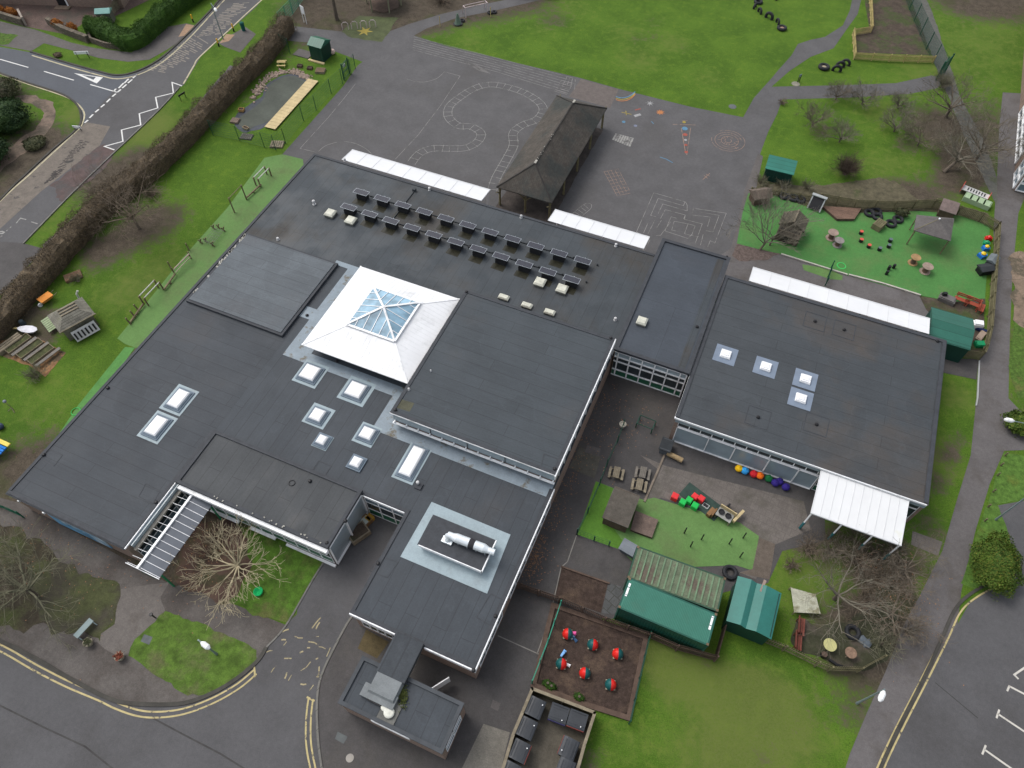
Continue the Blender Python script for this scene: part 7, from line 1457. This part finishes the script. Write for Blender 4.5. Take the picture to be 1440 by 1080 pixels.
zz = [(-1.5, 1.97), (-.62, 2.22), (-.2, 1.99), (.42, 2.2), (1.1, 2.02), (1.5, 1.9)]; b = MB()
for (xa, za), (xb, zb) in zip(zz, zz[1:]): b.add([(xa, -1.65, za), (xb, -1.65, zb), (xb, 1.65, zb), (xa, 1.65, za), (xa, -1.65, za-.04), (xb, -1.65, zb-.04), (xb, 1.65, zb-.04), (xa, 1.65, za-.04)], [(0, 1, 2, 3), (7, 6, 5, 4), (0, 4, 5, 1), (2, 6, 7, 3)])
b.build('roof', mat('teal_shed_roof', (.028, .15, .125), v=.1, s=.8, fine=.15, rough=.4), t, world=False)
b = MB(); b.bar((0, 0, 0), (.1, .9, 0), .18, .04); o = b.build('fallen_plank', mat('pinkish_plank', (.26, .19, .16))); o.location = g(1070, 832, 2.1); tag(o, 'pinkish plank lying on the green shed roof', 'plank')
t = thing('shade_sheet', 'pale mossy tarpaulin stretched under the bare tree', 'tarpaulin', g(1133, 848)); P = gp([(1112, 826), (1147, 836), (1154, 863), (1117, 861)], .5); b = MB(); b.add(P+[p-Vector((0, 0, .04)) for p in P], [(3, 2, 1, 0), (4, 5, 6, 7)]+[(i, (i+1) % 4, (i+1) % 4+4, i+4) for i in range(4)]); b.build('sheet', mat('mossy_sheet', (.36, .36, .28), v=.15, s=1.5, fine=.5, stain=(.2, .19, .12), ss=1.2, sa=.5, sb=.6), t)
for p in P: b = MB(); b.bar((p.x, p.y, 0), (p.x, p.y, .5), .06); b.build('peg', M_tim, t)
def rtable(label, x, y, r, h, m):
    t = thing('round_table', label, 'table', g(x, y)); b = MB(); b.lathe([(r, h-.05), (r, h), (.05, h+.01)], (0, 0, 0), 20); b.build('tabletop', m, t, world=False)
    for a in (0, 2.1, 4.2): b = MB(); b.bar((r*.6*cos(a), r*.6*sin(a), 0), (r*.5*cos(a), r*.5*sin(a), h-.05), .06); b.build('leg', M_tim, t, world=False)
rtable('round pale yellow table in the fenced garden', 1163, 910, .43, .6, mat('pale_yellow_top', (.47, .45, .2), v=.1, s=2, stain=(.3, .25, .12), ss=2)); rtable('round brown slatted table in the fenced garden', 1192, 921, .38, .6, mat('brown_reel_top', (.2, .13, .09), v=.25, s=4, fine=.5)); stump('dark stump beside the pale yellow table', g(1157, 922), .2, .35, M_blk, top=M_timb)
t = thing('black_tunnel', 'low black plastic edging ring by the curved picket fence', 'edging', g(1180, 936)); b = MB(); b.tube([(-.7, .1, .1), (-.2, -.05, .12), (.7, .0, .1)], .1, 8); b.build('tube', M_blk, t, world=False)
for (x, y, lab) in [(1212, 900, 'bluish boulder under the garden shrubs'), (1218, 905, 'second dark boulder beside the bluish one')]: R = random.Random(int(x)); st3 = MB(); stone_at(st3, Vector((0, 0, 0)), .35); o = st3.build('boulder', mat('blue_grey_rock', (.1, .12, .14), v=.3)); o.location = g(x, y); tag(o, lab, 'rock')
# domes on the bark square
def dome(label, x, y, rot, a, c):
    t = thing('play_dome', label, 'play dome', g(x, y+3), rot, 'red and teal domes on the bark square'); b = MB(); b.box((0, 0, .2), (.62, .62, .06)); b.box((0, 0, .08), (.5, .5, .16)); b.build('base', mat('pale_timber_base', (.36, .33, .24), v=.15), t, world=False)
    n = 14
    for side, m in ((0, a), (1, c)):
        vs = []; K = 6
        for i in range(K+1):
            th = (pi/2)*i/K; r = .38*cos(th) if i < K else .01
            for j in range(n//2+1): ph = pi/2+pi*side+pi*j/(n//2); vs.append((r*cos(ph), r*sin(ph), .24+.5*sin(th)))
        w_ = n//2+1; b = MB(); b.add(vs, [(i*w_+j, i*w_+j+1, (i+1)*w_+j+1, (i+1)*w_+j) for i in range(K) for j in range(w_-1)]+[tuple([j for j in range(w_)][::-1])]); b.build('dome_half', m, t, world=False, smooth=False)
DR = mat('dome_red', (.62, .02, .015), v=.06, rough=.35); DT = mat('dome_teal', (.01, .085, .085), v=.1, rough=.4); DC = mat('dome_teal', (.01, .085, .085))
dome('red and teal dome with pink and blue toys beside it', 798, 890, .35, DR, DT); dome('red and teal dome, middle of the upper row', 833, 905, .25, DT, DR); dome('red and teal dome at the right end of the upper row', 868, 918, .3, DR, DT); dome('red and teal dome with blue and white toys beside it', 789, 932, .25, DT, DR); dome('red and teal dome, middle of the lower row', 822, 945, .3, DR, DT); dome('red and teal dome at the right end of the lower row', 858, 961, .3, DT, DR)
def smalltoy(label, x, y, m, w=.3, rz=0, h=.12):
    t = thing('small_toy', label, 'toy', g(x, y), rz); b = MB(); b.prism([(-w/2, -.06), (w/2, -.1), (w/2, .1), (-w/2, .06)], 0.02, h); b.build('body', m, t, world=False); b = MB(); b.lathe([(.07, h), (.05, h+.08)], (w*.3, 0, 0), 8); b.build('knob', m, t, world=False)
smalltoy('pink toy beside the upper left dome', 806.5, 892, mat('pink_plastic', (.75, .12, .35)), .3, .3, .4); smalltoy('pale blue toy beside the upper left dome', 805, 897, mat('pale_blue_plastic', (.3, .5, .7)), .3, 1.2); smalltoy('dark blue toy beside the upper left dome', 808, 899, mat('dark_blue_plastic', (.04, .1, .2)), .45, -.5); smalltoy('light blue toy above the lower left dome', 791.5, 920, mat('light_blue_plastic', (.2, .42, .75)), .5, 1.3, .3); smalltoy('white toy right of the lower left dome', 798, 935, M_wh, .4, -.1)
for i, (x, y) in enumerate([(770, 962), (775, 966), (814, 981)]): bush(['small green plant left of the bark square corner', 'small green plant beside the bin store wall', 'small green plant in the edging above the bins'][i], (x, y), .4, .25, .35, 130+i, L_green, 260, .05, 'small_plant')
# wheelie bins
def wbin(label, c, rz, trim=None, open_=False):
    t = thing('wheeled_bin', label, 'bin', (c.x, c.y, 0), rz, 'four-wheeled black bins in the timber store'); m = mat('bin_black', (.022, .024, .028), v=.15, rough=.5); w, d = .555, .5; rz += random.Random(len(label)*7).uniform(-.07, .07)
    b = MB(); b.add([(-w*.9, -d*.8, .18), (w*.9, -d*.8, .18), (w*.9, d*.8, .18), (-w*.9, d*.8, .18), (-w, -d, 1.15), (w, -d, 1.15), (w, d, 1.15), (-w, d, 1.15)], [(3, 2, 1, 0), (4, 5, 6, 7), (0, 1, 5, 4), (1, 2, 6, 5), (2, 3, 7, 6), (3, 0, 4, 7)]); b.build('body', m if not trim else m, t, world=False)
    b = MB(); vs = []
    for i in range(7): a = pi*i/6; vs += [(-w-.02, -(d+.02)*cos(a), 1.16+.09*sin(a)), (w+.02, -(d+.02)*cos(a), 1.16+.09*sin(a))]
    b.add(vs, [(2*i, 2*i+1, 2*i+3, 2*i+2) for i in range(6)]+[tuple(range(0, 14, 2))[::-1], tuple(range(1, 14, 2)), (0, 12, 13, 1)])
    for i in range(5): y = -d+.2+i*.18; b.bar((-w+.1, y, 1.235), (w-.1, y, 1.235), .05, .05)
    b.build('lid', mat('bin_lid', (.033, .037, .043), v=.2, rough=.45), t, world=False)
    if trim: b = MB(); b.bb(-w-.01, w+.01, -d-.05, -d-.01, .85, 1.15); b.build('front_trim', trim, t, world=False)
    for x in (-w*.75, w*.75):
        for y in (-d*.65, d*.65): b = MB(); b.tube([(x-.03, y, .09), (x+.03, y, .09)], .09, 10); b.build('wheel', M_blk, t, world=False)
    b = MB(); b.lathe([(.035, 1.28), (.035, 1.34)], (.3, -.35, 0), 8); b.build('lid_knob', M_wh, t, world=False)
RT = mat('bin_red_trim', (.2, .045, .035), v=.2); BT = mat('bin_purple_trim', (.04, .035, .11), v=.2)
_wb = g(722, 1036)-g(748, 974); AW = atan2(_wb.y, _wb.x); _wc = g(834, 1007)-g(748, 974); BW = atan2(_wc.y, _wc.x)
wbin('black bin at the top left corner of the timber store', g(753, 995, 1.2), AW+pi); wbin('black bin with a purple front rim against the back wall', g(786, 1003, 1.2), BW, BT); wbin('black bin with a red front rim in the back right corner', g(812, 1012, 1.2), BW, RT); wbin('black bin second down the left side of the store', g(741, 1024, 1.2), AW+pi); wbin('black bin third down the left side with a red edge', g(731, 1056, 1.2), AW+pi, RT); wbin('black bin cut by the bottom edge on the left', g(718, 1087, 1.2), AW+pi); wbin('black bin with white paper and red rim on the right side', g(800, 1052, 1.2), AW, RT); wbin('black bin cut by the bottom edge on the right', g(795, 1082, 1.2), AW)
# ================================================================== western lawn
t = thing('picture_house', 'grey mossy timber play hut with a white shutter rack on the west lawn', 'playhouse', g(112, 458), radians(66)); M_gw = mat('grey_mossy_boards', (.2, .19, .155), v=.25, s=2, fine=.6, brick=(3, .14, .012, (.08, .075, .06), (0, 0, 0), .75), stain=(.13, .13, .08), ss=1)
b = MB(); b.bb(-1.1, 1.1, -.9, .9, 0, 1.3); b.build('wall', M_gw, t, world=False); b = MB(); b.add([(-1.3, -1.1, 1.25), (1.3, -1.1, 1.25), (1.3, 1.1, 1.25), (-1.3, 1.1, 1.25), (-.6, -.45, 1.75), (.6, -.45, 1.75), (.6, .45, 1.75), (-.6, .45, 1.75)], [(0, 1, 5, 4), (1, 2, 6, 5), (2, 3, 7, 6), (3, 0, 4, 7), (4, 5, 6, 7), (3, 2, 1, 0)]); b.build('roof', M_gw, t, world=False)
b = MB()
for i in range(3): b.bar((-.6, -.3+i*.3, 1.8), (.7, -.3+i*.3, 1.8), .1, .06)
b.bar((-1.3, -1.15, 1.3), (1.35, -1.15, 1.3), .06, .05); b.build('roof_batten', M_tim, t, world=False)
b = MB(); b.box((.1, -1.38, .55), (1.7, .08, .8), 0, tilt=(-.5, 0)); b.build('rack', mat('white_rack', (.55, .55, .55)), t, world=False); b = MB()
for i in range(6): b.box((-.6+i*.27, -1.44, .57), (.12, .05, .5), 0, tilt=(-.5, 0))
b.build('slot', M_blk, t, world=False)
t.scale = (1.22, 1.22, 1.22)
t = thing('pallet_ramp', 'pale green slatted ramp leaning against the grey play hut', 'ramp', g(74, 460), radians(75)); b = MB()
for i in range(7): b.box((0, -.6+i*.2, .35+i*.05), (1.1-i*.06, .16, .04), 0, tilt=(.2, 0))
b.build('slat', mat('pale_green_slats', (.33, .4, .24), v=.15, fine=.3), t, world=False); b = MB()
for x in (-.35, .35): b.bar((x, -.65, .3), (x, .6, .62), .06, .06)
b.bar((-.4, .5, 0), (-.4, .5, .55), .06); b.bar((.4, .5, 0), (.4, .5, .55), .06); b.build('bearer', M_tim, t, world=False)
t = thing('water_butt', 'curved white pipe standing behind the grey play hut', 'pipe', g(113, 423)); b = MB(); b.tube([(0, 0, 0), (0, .1, .8), (.1, .3, 1.1)], .1, 8); b.build('pipe', mat('cream_pipe', (.5, .52, .45)), t, world=False)
t = thing('wheelbarrow', 'orange tub wheelbarrow parked by the brown hedge', 'wheelbarrow', g(68, 424), radians(78)); b = MB(); b.add([(-.45, -.28, .3), (.45, -.28, .3), (.45, .28, .3), (-.45, .28, .3), (-.6, -.4, .62), (.6, -.4, .62), (.6, .4, .62), (-.6, .4, .62)], [(3, 2, 1, 0), (4, 5, 6, 7), (0, 1, 5, 4), (1, 2, 6, 5), (2, 3, 7, 6), (3, 0, 4, 7)]); b.build('tub', mat('orange_tub', (.65, .25, .05), v=.1), t, world=False); b = MB(); b.tube([(-.72, -.05, .2), (-.72, .05, .2)], .2, 12); b.build('wheel', M_wh, t, world=False)
b = MB()
for y in (-.25, .25): b.tube([(-.7, y*.4, .2), (.4, y, .32), (1.0, y, .5)], .025, 6)
b.build('handle', M_tim, t, world=False)
t = thing('rowing_boat', 'small white boat-shaped planter with a timber prow on the west lawn', 'boat', g(42, 467), radians(16)); b = MB(); n = 10; vs = []
for s_, z in ((1, .45), (.55, .05)):
    for i in range(n): a = 2*pi*i/n; vs.append((.95*s_*cos(a)*(1 if cos(a) > 0 else 1.0), .42*s_*sin(a)*(1-.3*max(0, -cos(a))), z))
b.add(vs, [(i, n+i, n+(i+1) % n, (i+1) % n) for i in range(n)]+[tuple(range(n, 2*n))[::-1]]); b.add([(x*.7, y*.7, .46) for x, y, z in vs[:n]]+[(x, y, .45) for x, y, z in vs[:n]], [(i, (i+1) % n, n+(i+1) % n, n+i) for i in range(n)]+[tuple(range(n))]); b.build('hull', mat('white_hull', (.66, .66, .7)), t, world=False); b = MB(); b.bar((-1.5, .1, .2), (-.7, 0, .42), .18, .05); b.build('prow_board', M_timn, t, world=False); b = MB(); b.lathe([(.28, .05), (.2, .5), (.05, .6)], (-1.0, .75, 0), 8); b.build('dark_sack', mat('dark_sack', (.04, .055, .065)), t, world=False)
for i, (x, y, lab) in enumerate([(28, 487, 'timber raised bed leftmost of the three long ones'), (45, 494, 'timber raised bed in the middle of the three'), (60, 502, 'timber raised bed on the right by the orange woodchip')]):
    box_thing('raised_bed', lab, 'raised bed', g(x, y-1), .8, 2.2, .4, radians(-12), mat('raised_bed_timber', (.2, .165, .11), v=.2, fine=.4), 'long raised beds on the west lawn', mat('bed_soil', (.05, .055, .02), v=.4, s=3, fine=.6))
    b = MB()
for i, (x, y, lab) in enumerate([(37, 491, 'grey plank seat between the left and middle raised beds'), (54, 498, 'grey plank seat between the middle and right raised beds'), (70, 506, 'grey plank seat right of the last raised bed')]):
    t = thing('plank_seat', lab, 'bench', g(x, y-1), radians(-12), 'grey plank seats between raised beds'); b = MB(); b.bb(-.15, .15, -1.2, 1.2, .3, .35); b.build('seat', mat('grey_plank', (.15, .14, .125), v=.2, fine=.4), t, world=False)
    for yy in (-1, 1): b = MB(); b.bb(-.12, .12, yy-.06, yy+.06, 0, .3); b.build('leg', M_tim, t, world=False)
box_thing('compost_bay', 'slatted timber compost bay at the left end of the raised beds', 'compost bay', g(15, 486), .8, 2.3, .4, radians(-12), M_tim, slats=3)
box_thing('broken_pallet', 'broken timber pallet leaning in the grass by the hedge', 'pallet', g(104, 390), .9, 1.5, .25, radians(-35), mat('rusty_timber', (.17, .1, .06), v=.3), slats=5)
t = thing('play_bench', 'blue and yellow slatted play bench cut by the left edge', 'play bench', g(2, 634), radians(0)); b = MB(); b.bb(-1.6, .95, .3, .62, .75, .85); b.bb(-1.6, .6, -.75, -.5, .45, .55); b.build('yellow_board', mat('yellow_board', (.75, .6, .13)), t, world=False); b = MB()
for i in range(3): b.bb(-1.6, .8, -.42+i*.24, -.22+i*.24, .6, .7)
b.bb(-1.6, .4, -1.05, -.8, .3, .4); b.build('blue_board', mat('blue_board', (.02, .17, .55)), t, world=False); b = MB()
for x in (-1.2, .3): b.bar((x, -.6, 0), (x, .5, .72), .08)
b.build('leg', M_blk, t, world=False)
t = thing('bird_feeder', 'grey ball on a leaning post in the west lawn', 'bird feeder', g(19, 576)); b = MB(); b.tube([(0, 0, 0), (-.05, .0, 1.1)], .03, 6); b.tube([(-.3, -.3, 0), (0, 0, .3)], .03, 5); b.tube([(.3, -.2, 0), (0, 0, .3)], .03, 5); b.build('pole', M_tim, t, world=False); b = MB(); blob_core(b, (-.05, 0, 1.2), .14, .14, .14, 1, 0); b.build('ball', mat('grey_ball', (.2, .22, .26)), t, world=False, smooth=True)
b = MB(); blob_core(b, (0, 0, .25), .3, .3, .28, 3, .05); o = b.build('play_ball', mat('navy_ball', (.05, .07, .12))); o.location = g(2, 602); tag(o, 'navy blue ball at the left edge above the play bench', 'ball')
# trim trail
M_log = mat('trim_trail_log', (.17, .14, .085), v=.25, s=3, fine=.4); M_rail = mat('pale_rail', (.5, .5, .47), v=.08)
def ang(a, b_): d = g(*b_)-g(*a); return atan2(d.y, d.x)
def pbars(label, x, y, rz, L=1.9):
    t = thing('parallel_bars', label, 'parallel bars', g(x, y), rz, 'parallel bars of the trim trail')
    for s in (-1, 1):
        b = MB(); b.tube([(-L/2, s*.28, 1.0), (L/2, s*.28, 1.0)], .05, 8); b.build('rail', M_rail, t, world=False)
        for e in (-L/2, L/2): b = MB(); b.tube([(e, s*.28, 0), (e, s*.28, 1.05)], .075, 8); b.build('post', M_log, t, world=False)
    return t
pbars('parallel bars at the top of the trim trail near the playground', 371, 254, ang((355, 248), (371, 232)), 1.9); pbars('parallel bars lower down the trim trail by the stepping posts', 216, 417, ang((197, 417), (218, 395)), 2.1)
t = thing('pull_up_bar', 'tall timber pull-up frame on the trim trail', 'pull-up frame', g(338, 288)); 
a_, c_ = g(330, 299), g(347, 281); b = MB()
for p in (a_, c_): bb_ = MB(); bb_.bar(p, p+Vector((0, 0, 1.9)), .12); bb_.build('post', M_log, t)
b.tube([a_+Vector((0, 0, 1.85)), c_+Vector((0, 0, 1.85))], .04, 6); b.build('bar', M_log, t)
t = thing('balance_log', 'timber balance log below the upper parallel bars', 'balance beam', g(356, 272)); b = MB(); b.tube([g(347, 281)+Vector((0, 0, .25)), g(368, 262)+Vector((0, 0, .25))], .09, 8); b.build('log', M_log, t); b = MB(); p = g(357, 271); b.lathe([(.1, 0), (.1, .2)], p, 8); b.build('support', M_log, t)
t = thing('net_bridge', 'rope net crossing between short crossed posts on the trail', 'rope net', g(298, 332)); b = MB()
for p, q in ((g(301, 322), 0), (g(315, 325), 0), (g(283, 342), 0), (g(300, 346), 0), (g(290, 340), 0), (g(308, 321), 0)): b.tube([p+Vector((-.12, 0, 0)), p+Vector((.1, .1, .55))], .06, 6); b.tube([p+Vector((.15, 0, 0)), p+Vector((-.1, -.1, .5))], .06, 6)
b.build('crossed_post', M_log, t); b = MB()
for i in range(5): b.tube([g(285+i*3, 341+i*1.0, .35), g(302+i*3, 320+i*1.0, .35)], .02, 5)
for i in range(6): b.tube([g(287+i*3, 338-i*3.4, .35), g(300+i*3, 343-i*3.6, .35)], .018, 5)
b.build('net', mat('grey_green_rope', (.14, .17, .12)), t)
t = thing('rope_bridge', 'pale rope bridge with four posts on the trim trail', 'rope bridge', g(257, 372)); b = MB()
for p in ((241, 378), (246, 386), (266, 352), (269, 364)): q = g(*p); bb_ = MB(); bb_.bar(q, q+Vector((0, 0, .95)), .1); bb_.build('post', M_log, t)
b.tube([g(244, 379, .55), g(254, 369, .45), g(266, 358, .6)], .05, 6); b.tube([g(247, 383, .5), g(256, 373, .4), g(268, 361, .55)], .04, 6); b.tube([g(245, 378, .8), g(266, 357, .85)], .06, 6); b.build('rope', mat('pinkish_rope', (.4, .32, .27), v=.1), t)
t = thing('balance_log', 'timber balance log above the lower parallel bars', 'balance beam', g(240, 396)); b = MB(); b.tube([g(232, 409)+Vector((0, 0, .2)), g(248, 388)+Vector((0, 0, .3))], .09, 8); b.build('log', M_log, t); b = MB(); b.lathe([(.1, 0), (.1, .2)], g(240, 399), 8); b.build('support', M_log, t)
t = thing('balance_log', 'timber balance log between the stepping posts and bars', 'balance beam', g(193, 442)); b = MB(); b.tube([g(184, 455)+Vector((0, 0, .15)), g(203, 430)+Vector((0, 0, .25))], .09, 8); b.build('log', M_log, t); b = MB(); b.lathe([(.1, 0), (.1, .15)], g(193, 442), 8); b.build('support', M_log, t)
for i, (x, y, lab) in enumerate([(184, 456, 'leaning stepping post nearest the west roof'), (190, 446, 'leaning stepping post in the middle of three'), (195, 437, 'leaning stepping post closest to the lower bars')]): b = MB(); b.tube([(0, 0, 0), (-.15, .0, .8)], [.08, .07], 8); o = b.build('stepping_post', M_log); o.location = g(x, y); tag(o, lab, 'post', 'stepping posts of the trim trail')
# ================================================================== south west corner
t = thing('metal_bench', 'pale grey metal bench on the mossy bed by the entrance path', 'bench', g(122, 886), radians(82)); b = MB(); b.box((0, 0, .45), (1.35, .42, .05)); b.build('seat', mat('pale_metal_seat', (.24, .3, .3), v=.1), t, world=False); 
for x in (-.6, .6): b = MB(); b.bar((x, -.35, 0), (x, .05, .43), .06, .06); b.bar((x, .2, 0), (x, .2, .43), .06); b.bar((x, -.35, .25), (x, .1, .45), .05); b.build('leg', mat('pale_metal_seat', (.24, .3, .3)), t, world=False)
def planter(label, x, y, leaf):
    t = thing('planter', label, 'planter', g(x, y), 0); b = MB(); b.lathe([(.2, 0), (.3, .4), (.31, .42), (.24, .42), (.23, .35), (.02, .35)], (0, 0, 0), 14); b.build('pot', mat('stone_pot', (.3, .27, .2), v=.15, fine=.3), t, world=False); R = random.Random(x); cb = MB(); leaf_mesh(cb, R, lambda: (Vector((R.gauss(0, .13), R.gauss(0, .13), .42+R.random()*.15)), Vector((0, 0, 1))), 160, .03, .09); cb.build('plant', leaf, t, world=False)
planter('stone planter with brown stalks left of the entrance path', 127, 905, L_olive); planter('stone planter with reddish plant right of the entrance path', 171, 925, leaf_mat('red_leaves', (.16, .045, .03), (.24, .07, .04), (.1, .05, .03), 4))
t = thing('path_light', 'short dark post with a flat cap beside the entrance path', 'post', g(219, 869)); b = MB(); b.tube([(0, 0, 0), (0, 0, .8)], .05, 8); b.build('shaft', M_blk, t, world=False); b = MB(); b.lathe([(.14, .8), (.12, .86)], (0, 0, 0), 10); b.build('cap', M_blk, t, world=False)
b = MB(); b.lathe([(.12, 0), (.3, .06), (.34, .22), (.3, .25), (.1, .1)], (0, 0, 0), 14); o = b.build('plastic_bowl', mat('bright_green_bowl', (.01, .42, .12))); o.location = g(364, 833); tag(o, 'bright green plastic bowl on the courtyard grass', 'bowl')
t = thing('potting_table', 'weathered timber trough standing in the narrow court', 'trough', g(576, 766), radians(-28)); t.location = (g(505, 752)).to_tuple(); b = MB(); b.bb(-.55, .55, -.75, .75, .1, .6); b.build('side', M_tim, t, world=False); b = MB(); b.bb(-.45, .45, -.65, .65, .601, .62); b.build('filling', M_soil, t, world=False)
box_thing('cardboard_box', 'brown box with a pale lid beside the glazed screen', 'box', g(515, 735), .7, .8, .5, -.3, mat('brown_card', (.25, .15, .07)), lidm=mat('pale_box_lid', (.5, .56, .52))); box_thing('yellow_tub', 'yellow tub behind the brown box in the court', 'tub', g(521, 731), .5, .5, .5, -.3, mat('mustard_tub', (.5, .3, .04), v=.1))
for i, (x, y) in enumerate([(1413, 641), (1407, 655), (1402, 669), (1396, 692), (1389, 713), (1384, 733)]): b = MB(); b.lathe([(.06, 0), (.06, .45), (.03, .5)], (0, 0, 0), 8); o = b.build('marker_post', M_timm); o.location = g(x, y); tag(o, 'short timber marker post edging the bright lawn, number %s along the path' % ['one', 'two', 'three', 'four', 'five', 'six'][i], 'post', 'timber posts along the bright lawn')
# fallen leaves: stuff
R = random.Random(77); b = MB()
for (x0, y0), (x1, y1), n, sp in (((850, 545), (800, 660), 260, 1.0), ((800, 660), (740, 820), 420, .7), ((760, 760), (745, 810), 160, .35), ((900, 560), (860, 640), 120, 1.2), ((60, 700), (170, 800), 300, 2.2), ((300, 740), (270, 820), 250, 1.3), ((1250, 760), (1280, 880), 300, 1.5)):
    for i in range(n):
        t_ = R.random(); p = g(x0+(x1-x0)*t_, y0+(y1-y0)*t_)+Vector((R.gauss(0, sp), R.gauss(0, sp), 0)); s = R.uniform(.03, .07); a = R.random()*6
        b.add([(p.x+s*cos(a+k*pi/2)*(1 if k % 2 else .6), p.y+s*sin(a+k*pi/2)*(1 if k % 2 else .6), .032+R.random()*.01) for k in range(4)], [(0, 1, 2, 3)])
b.build('fallen_leaves', mat('dry_leaves', (.24, .13, .07), v=.4, s=8), kind='stuff')

t = thing('parasol', 'faded red round parasol beside the house at the top left', 'parasol', g(163, 12)); b = MB(); b.lathe([(1.25, 1.9), (.7, 2.15), (.05, 2.35)], (0, 0, 0), 14); b.build('canopy', mat('faded_red_canvas', (.4, .07, .06), v=.12, fine=.2), t, world=False); b = MB(); b.tube([(0, 0, 0), (0, 0, 2)], .04, 6); b.build('pole', M_wh, t, world=False)
picket('grey timber fence behind the small teal-roofed garden shed', [(148, 38), (165, 16), (190, -6)], 1.3, 1.8, M_tim, .13, .1)
# ------------------------------------------------------------------ light
w = bpy.data.worlds.new('World'); SC.world = w; w.use_nodes = True; nt = w.node_tree; nt.nodes.clear()
sky = nt.nodes.new('ShaderNodeTexSky'); sky.sky_type = 'NISHITA'; sky.sun_disc = False
SUN_EL, SUN_AZ = radians(56), radians(285)    # azimuth clockwise from +Y
sky.sun_elevation = SUN_EL; sky.sun_rotation = SUN_AZ; sky.air_density = 1.0; sky.dust_density = 4; sky.ozone_density = 1
hv = nt.nodes.new('ShaderNodeHueSaturation'); hv.inputs['Saturation'].default_value = .35
bg = nt.nodes.new('ShaderNodeBackground'); bg.inputs[1].default_value = .15; out = nt.nodes.new('ShaderNodeOutputWorld')
nt.links.new(sky.outputs[0], hv.inputs['Color']); nt.links.new(hv.outputs[0], bg.inputs[0]); nt.links.new(bg.outputs[0], out.inputs[0])
sl = bpy.data.lights.new('sun', 'SUN'); sl.energy = .65; sl.angle = radians(28); sl.color = (1, .97, .93)
so = bpy.data.objects.new('sun', sl); C.objects.link(so)
dv = Vector((sin(SUN_AZ)*cos(SUN_EL), cos(SUN_AZ)*cos(SUN_EL), sin(SUN_EL)))
so.rotation_euler = dv.to_track_quat('Z', 'Y').to_euler(); so.location = (0, 0, 60)
SC.view_settings.view_transform = 'Standard'; SC.view_settings.look = 'None'; SC.view_settings.exposure = EXPO; SC.view_settings.gamma = 1
SC.render.engine = 'CYCLES'; SC.cycles.max_bounces = 6; SC.cycles.transparent_max_bounces = 12
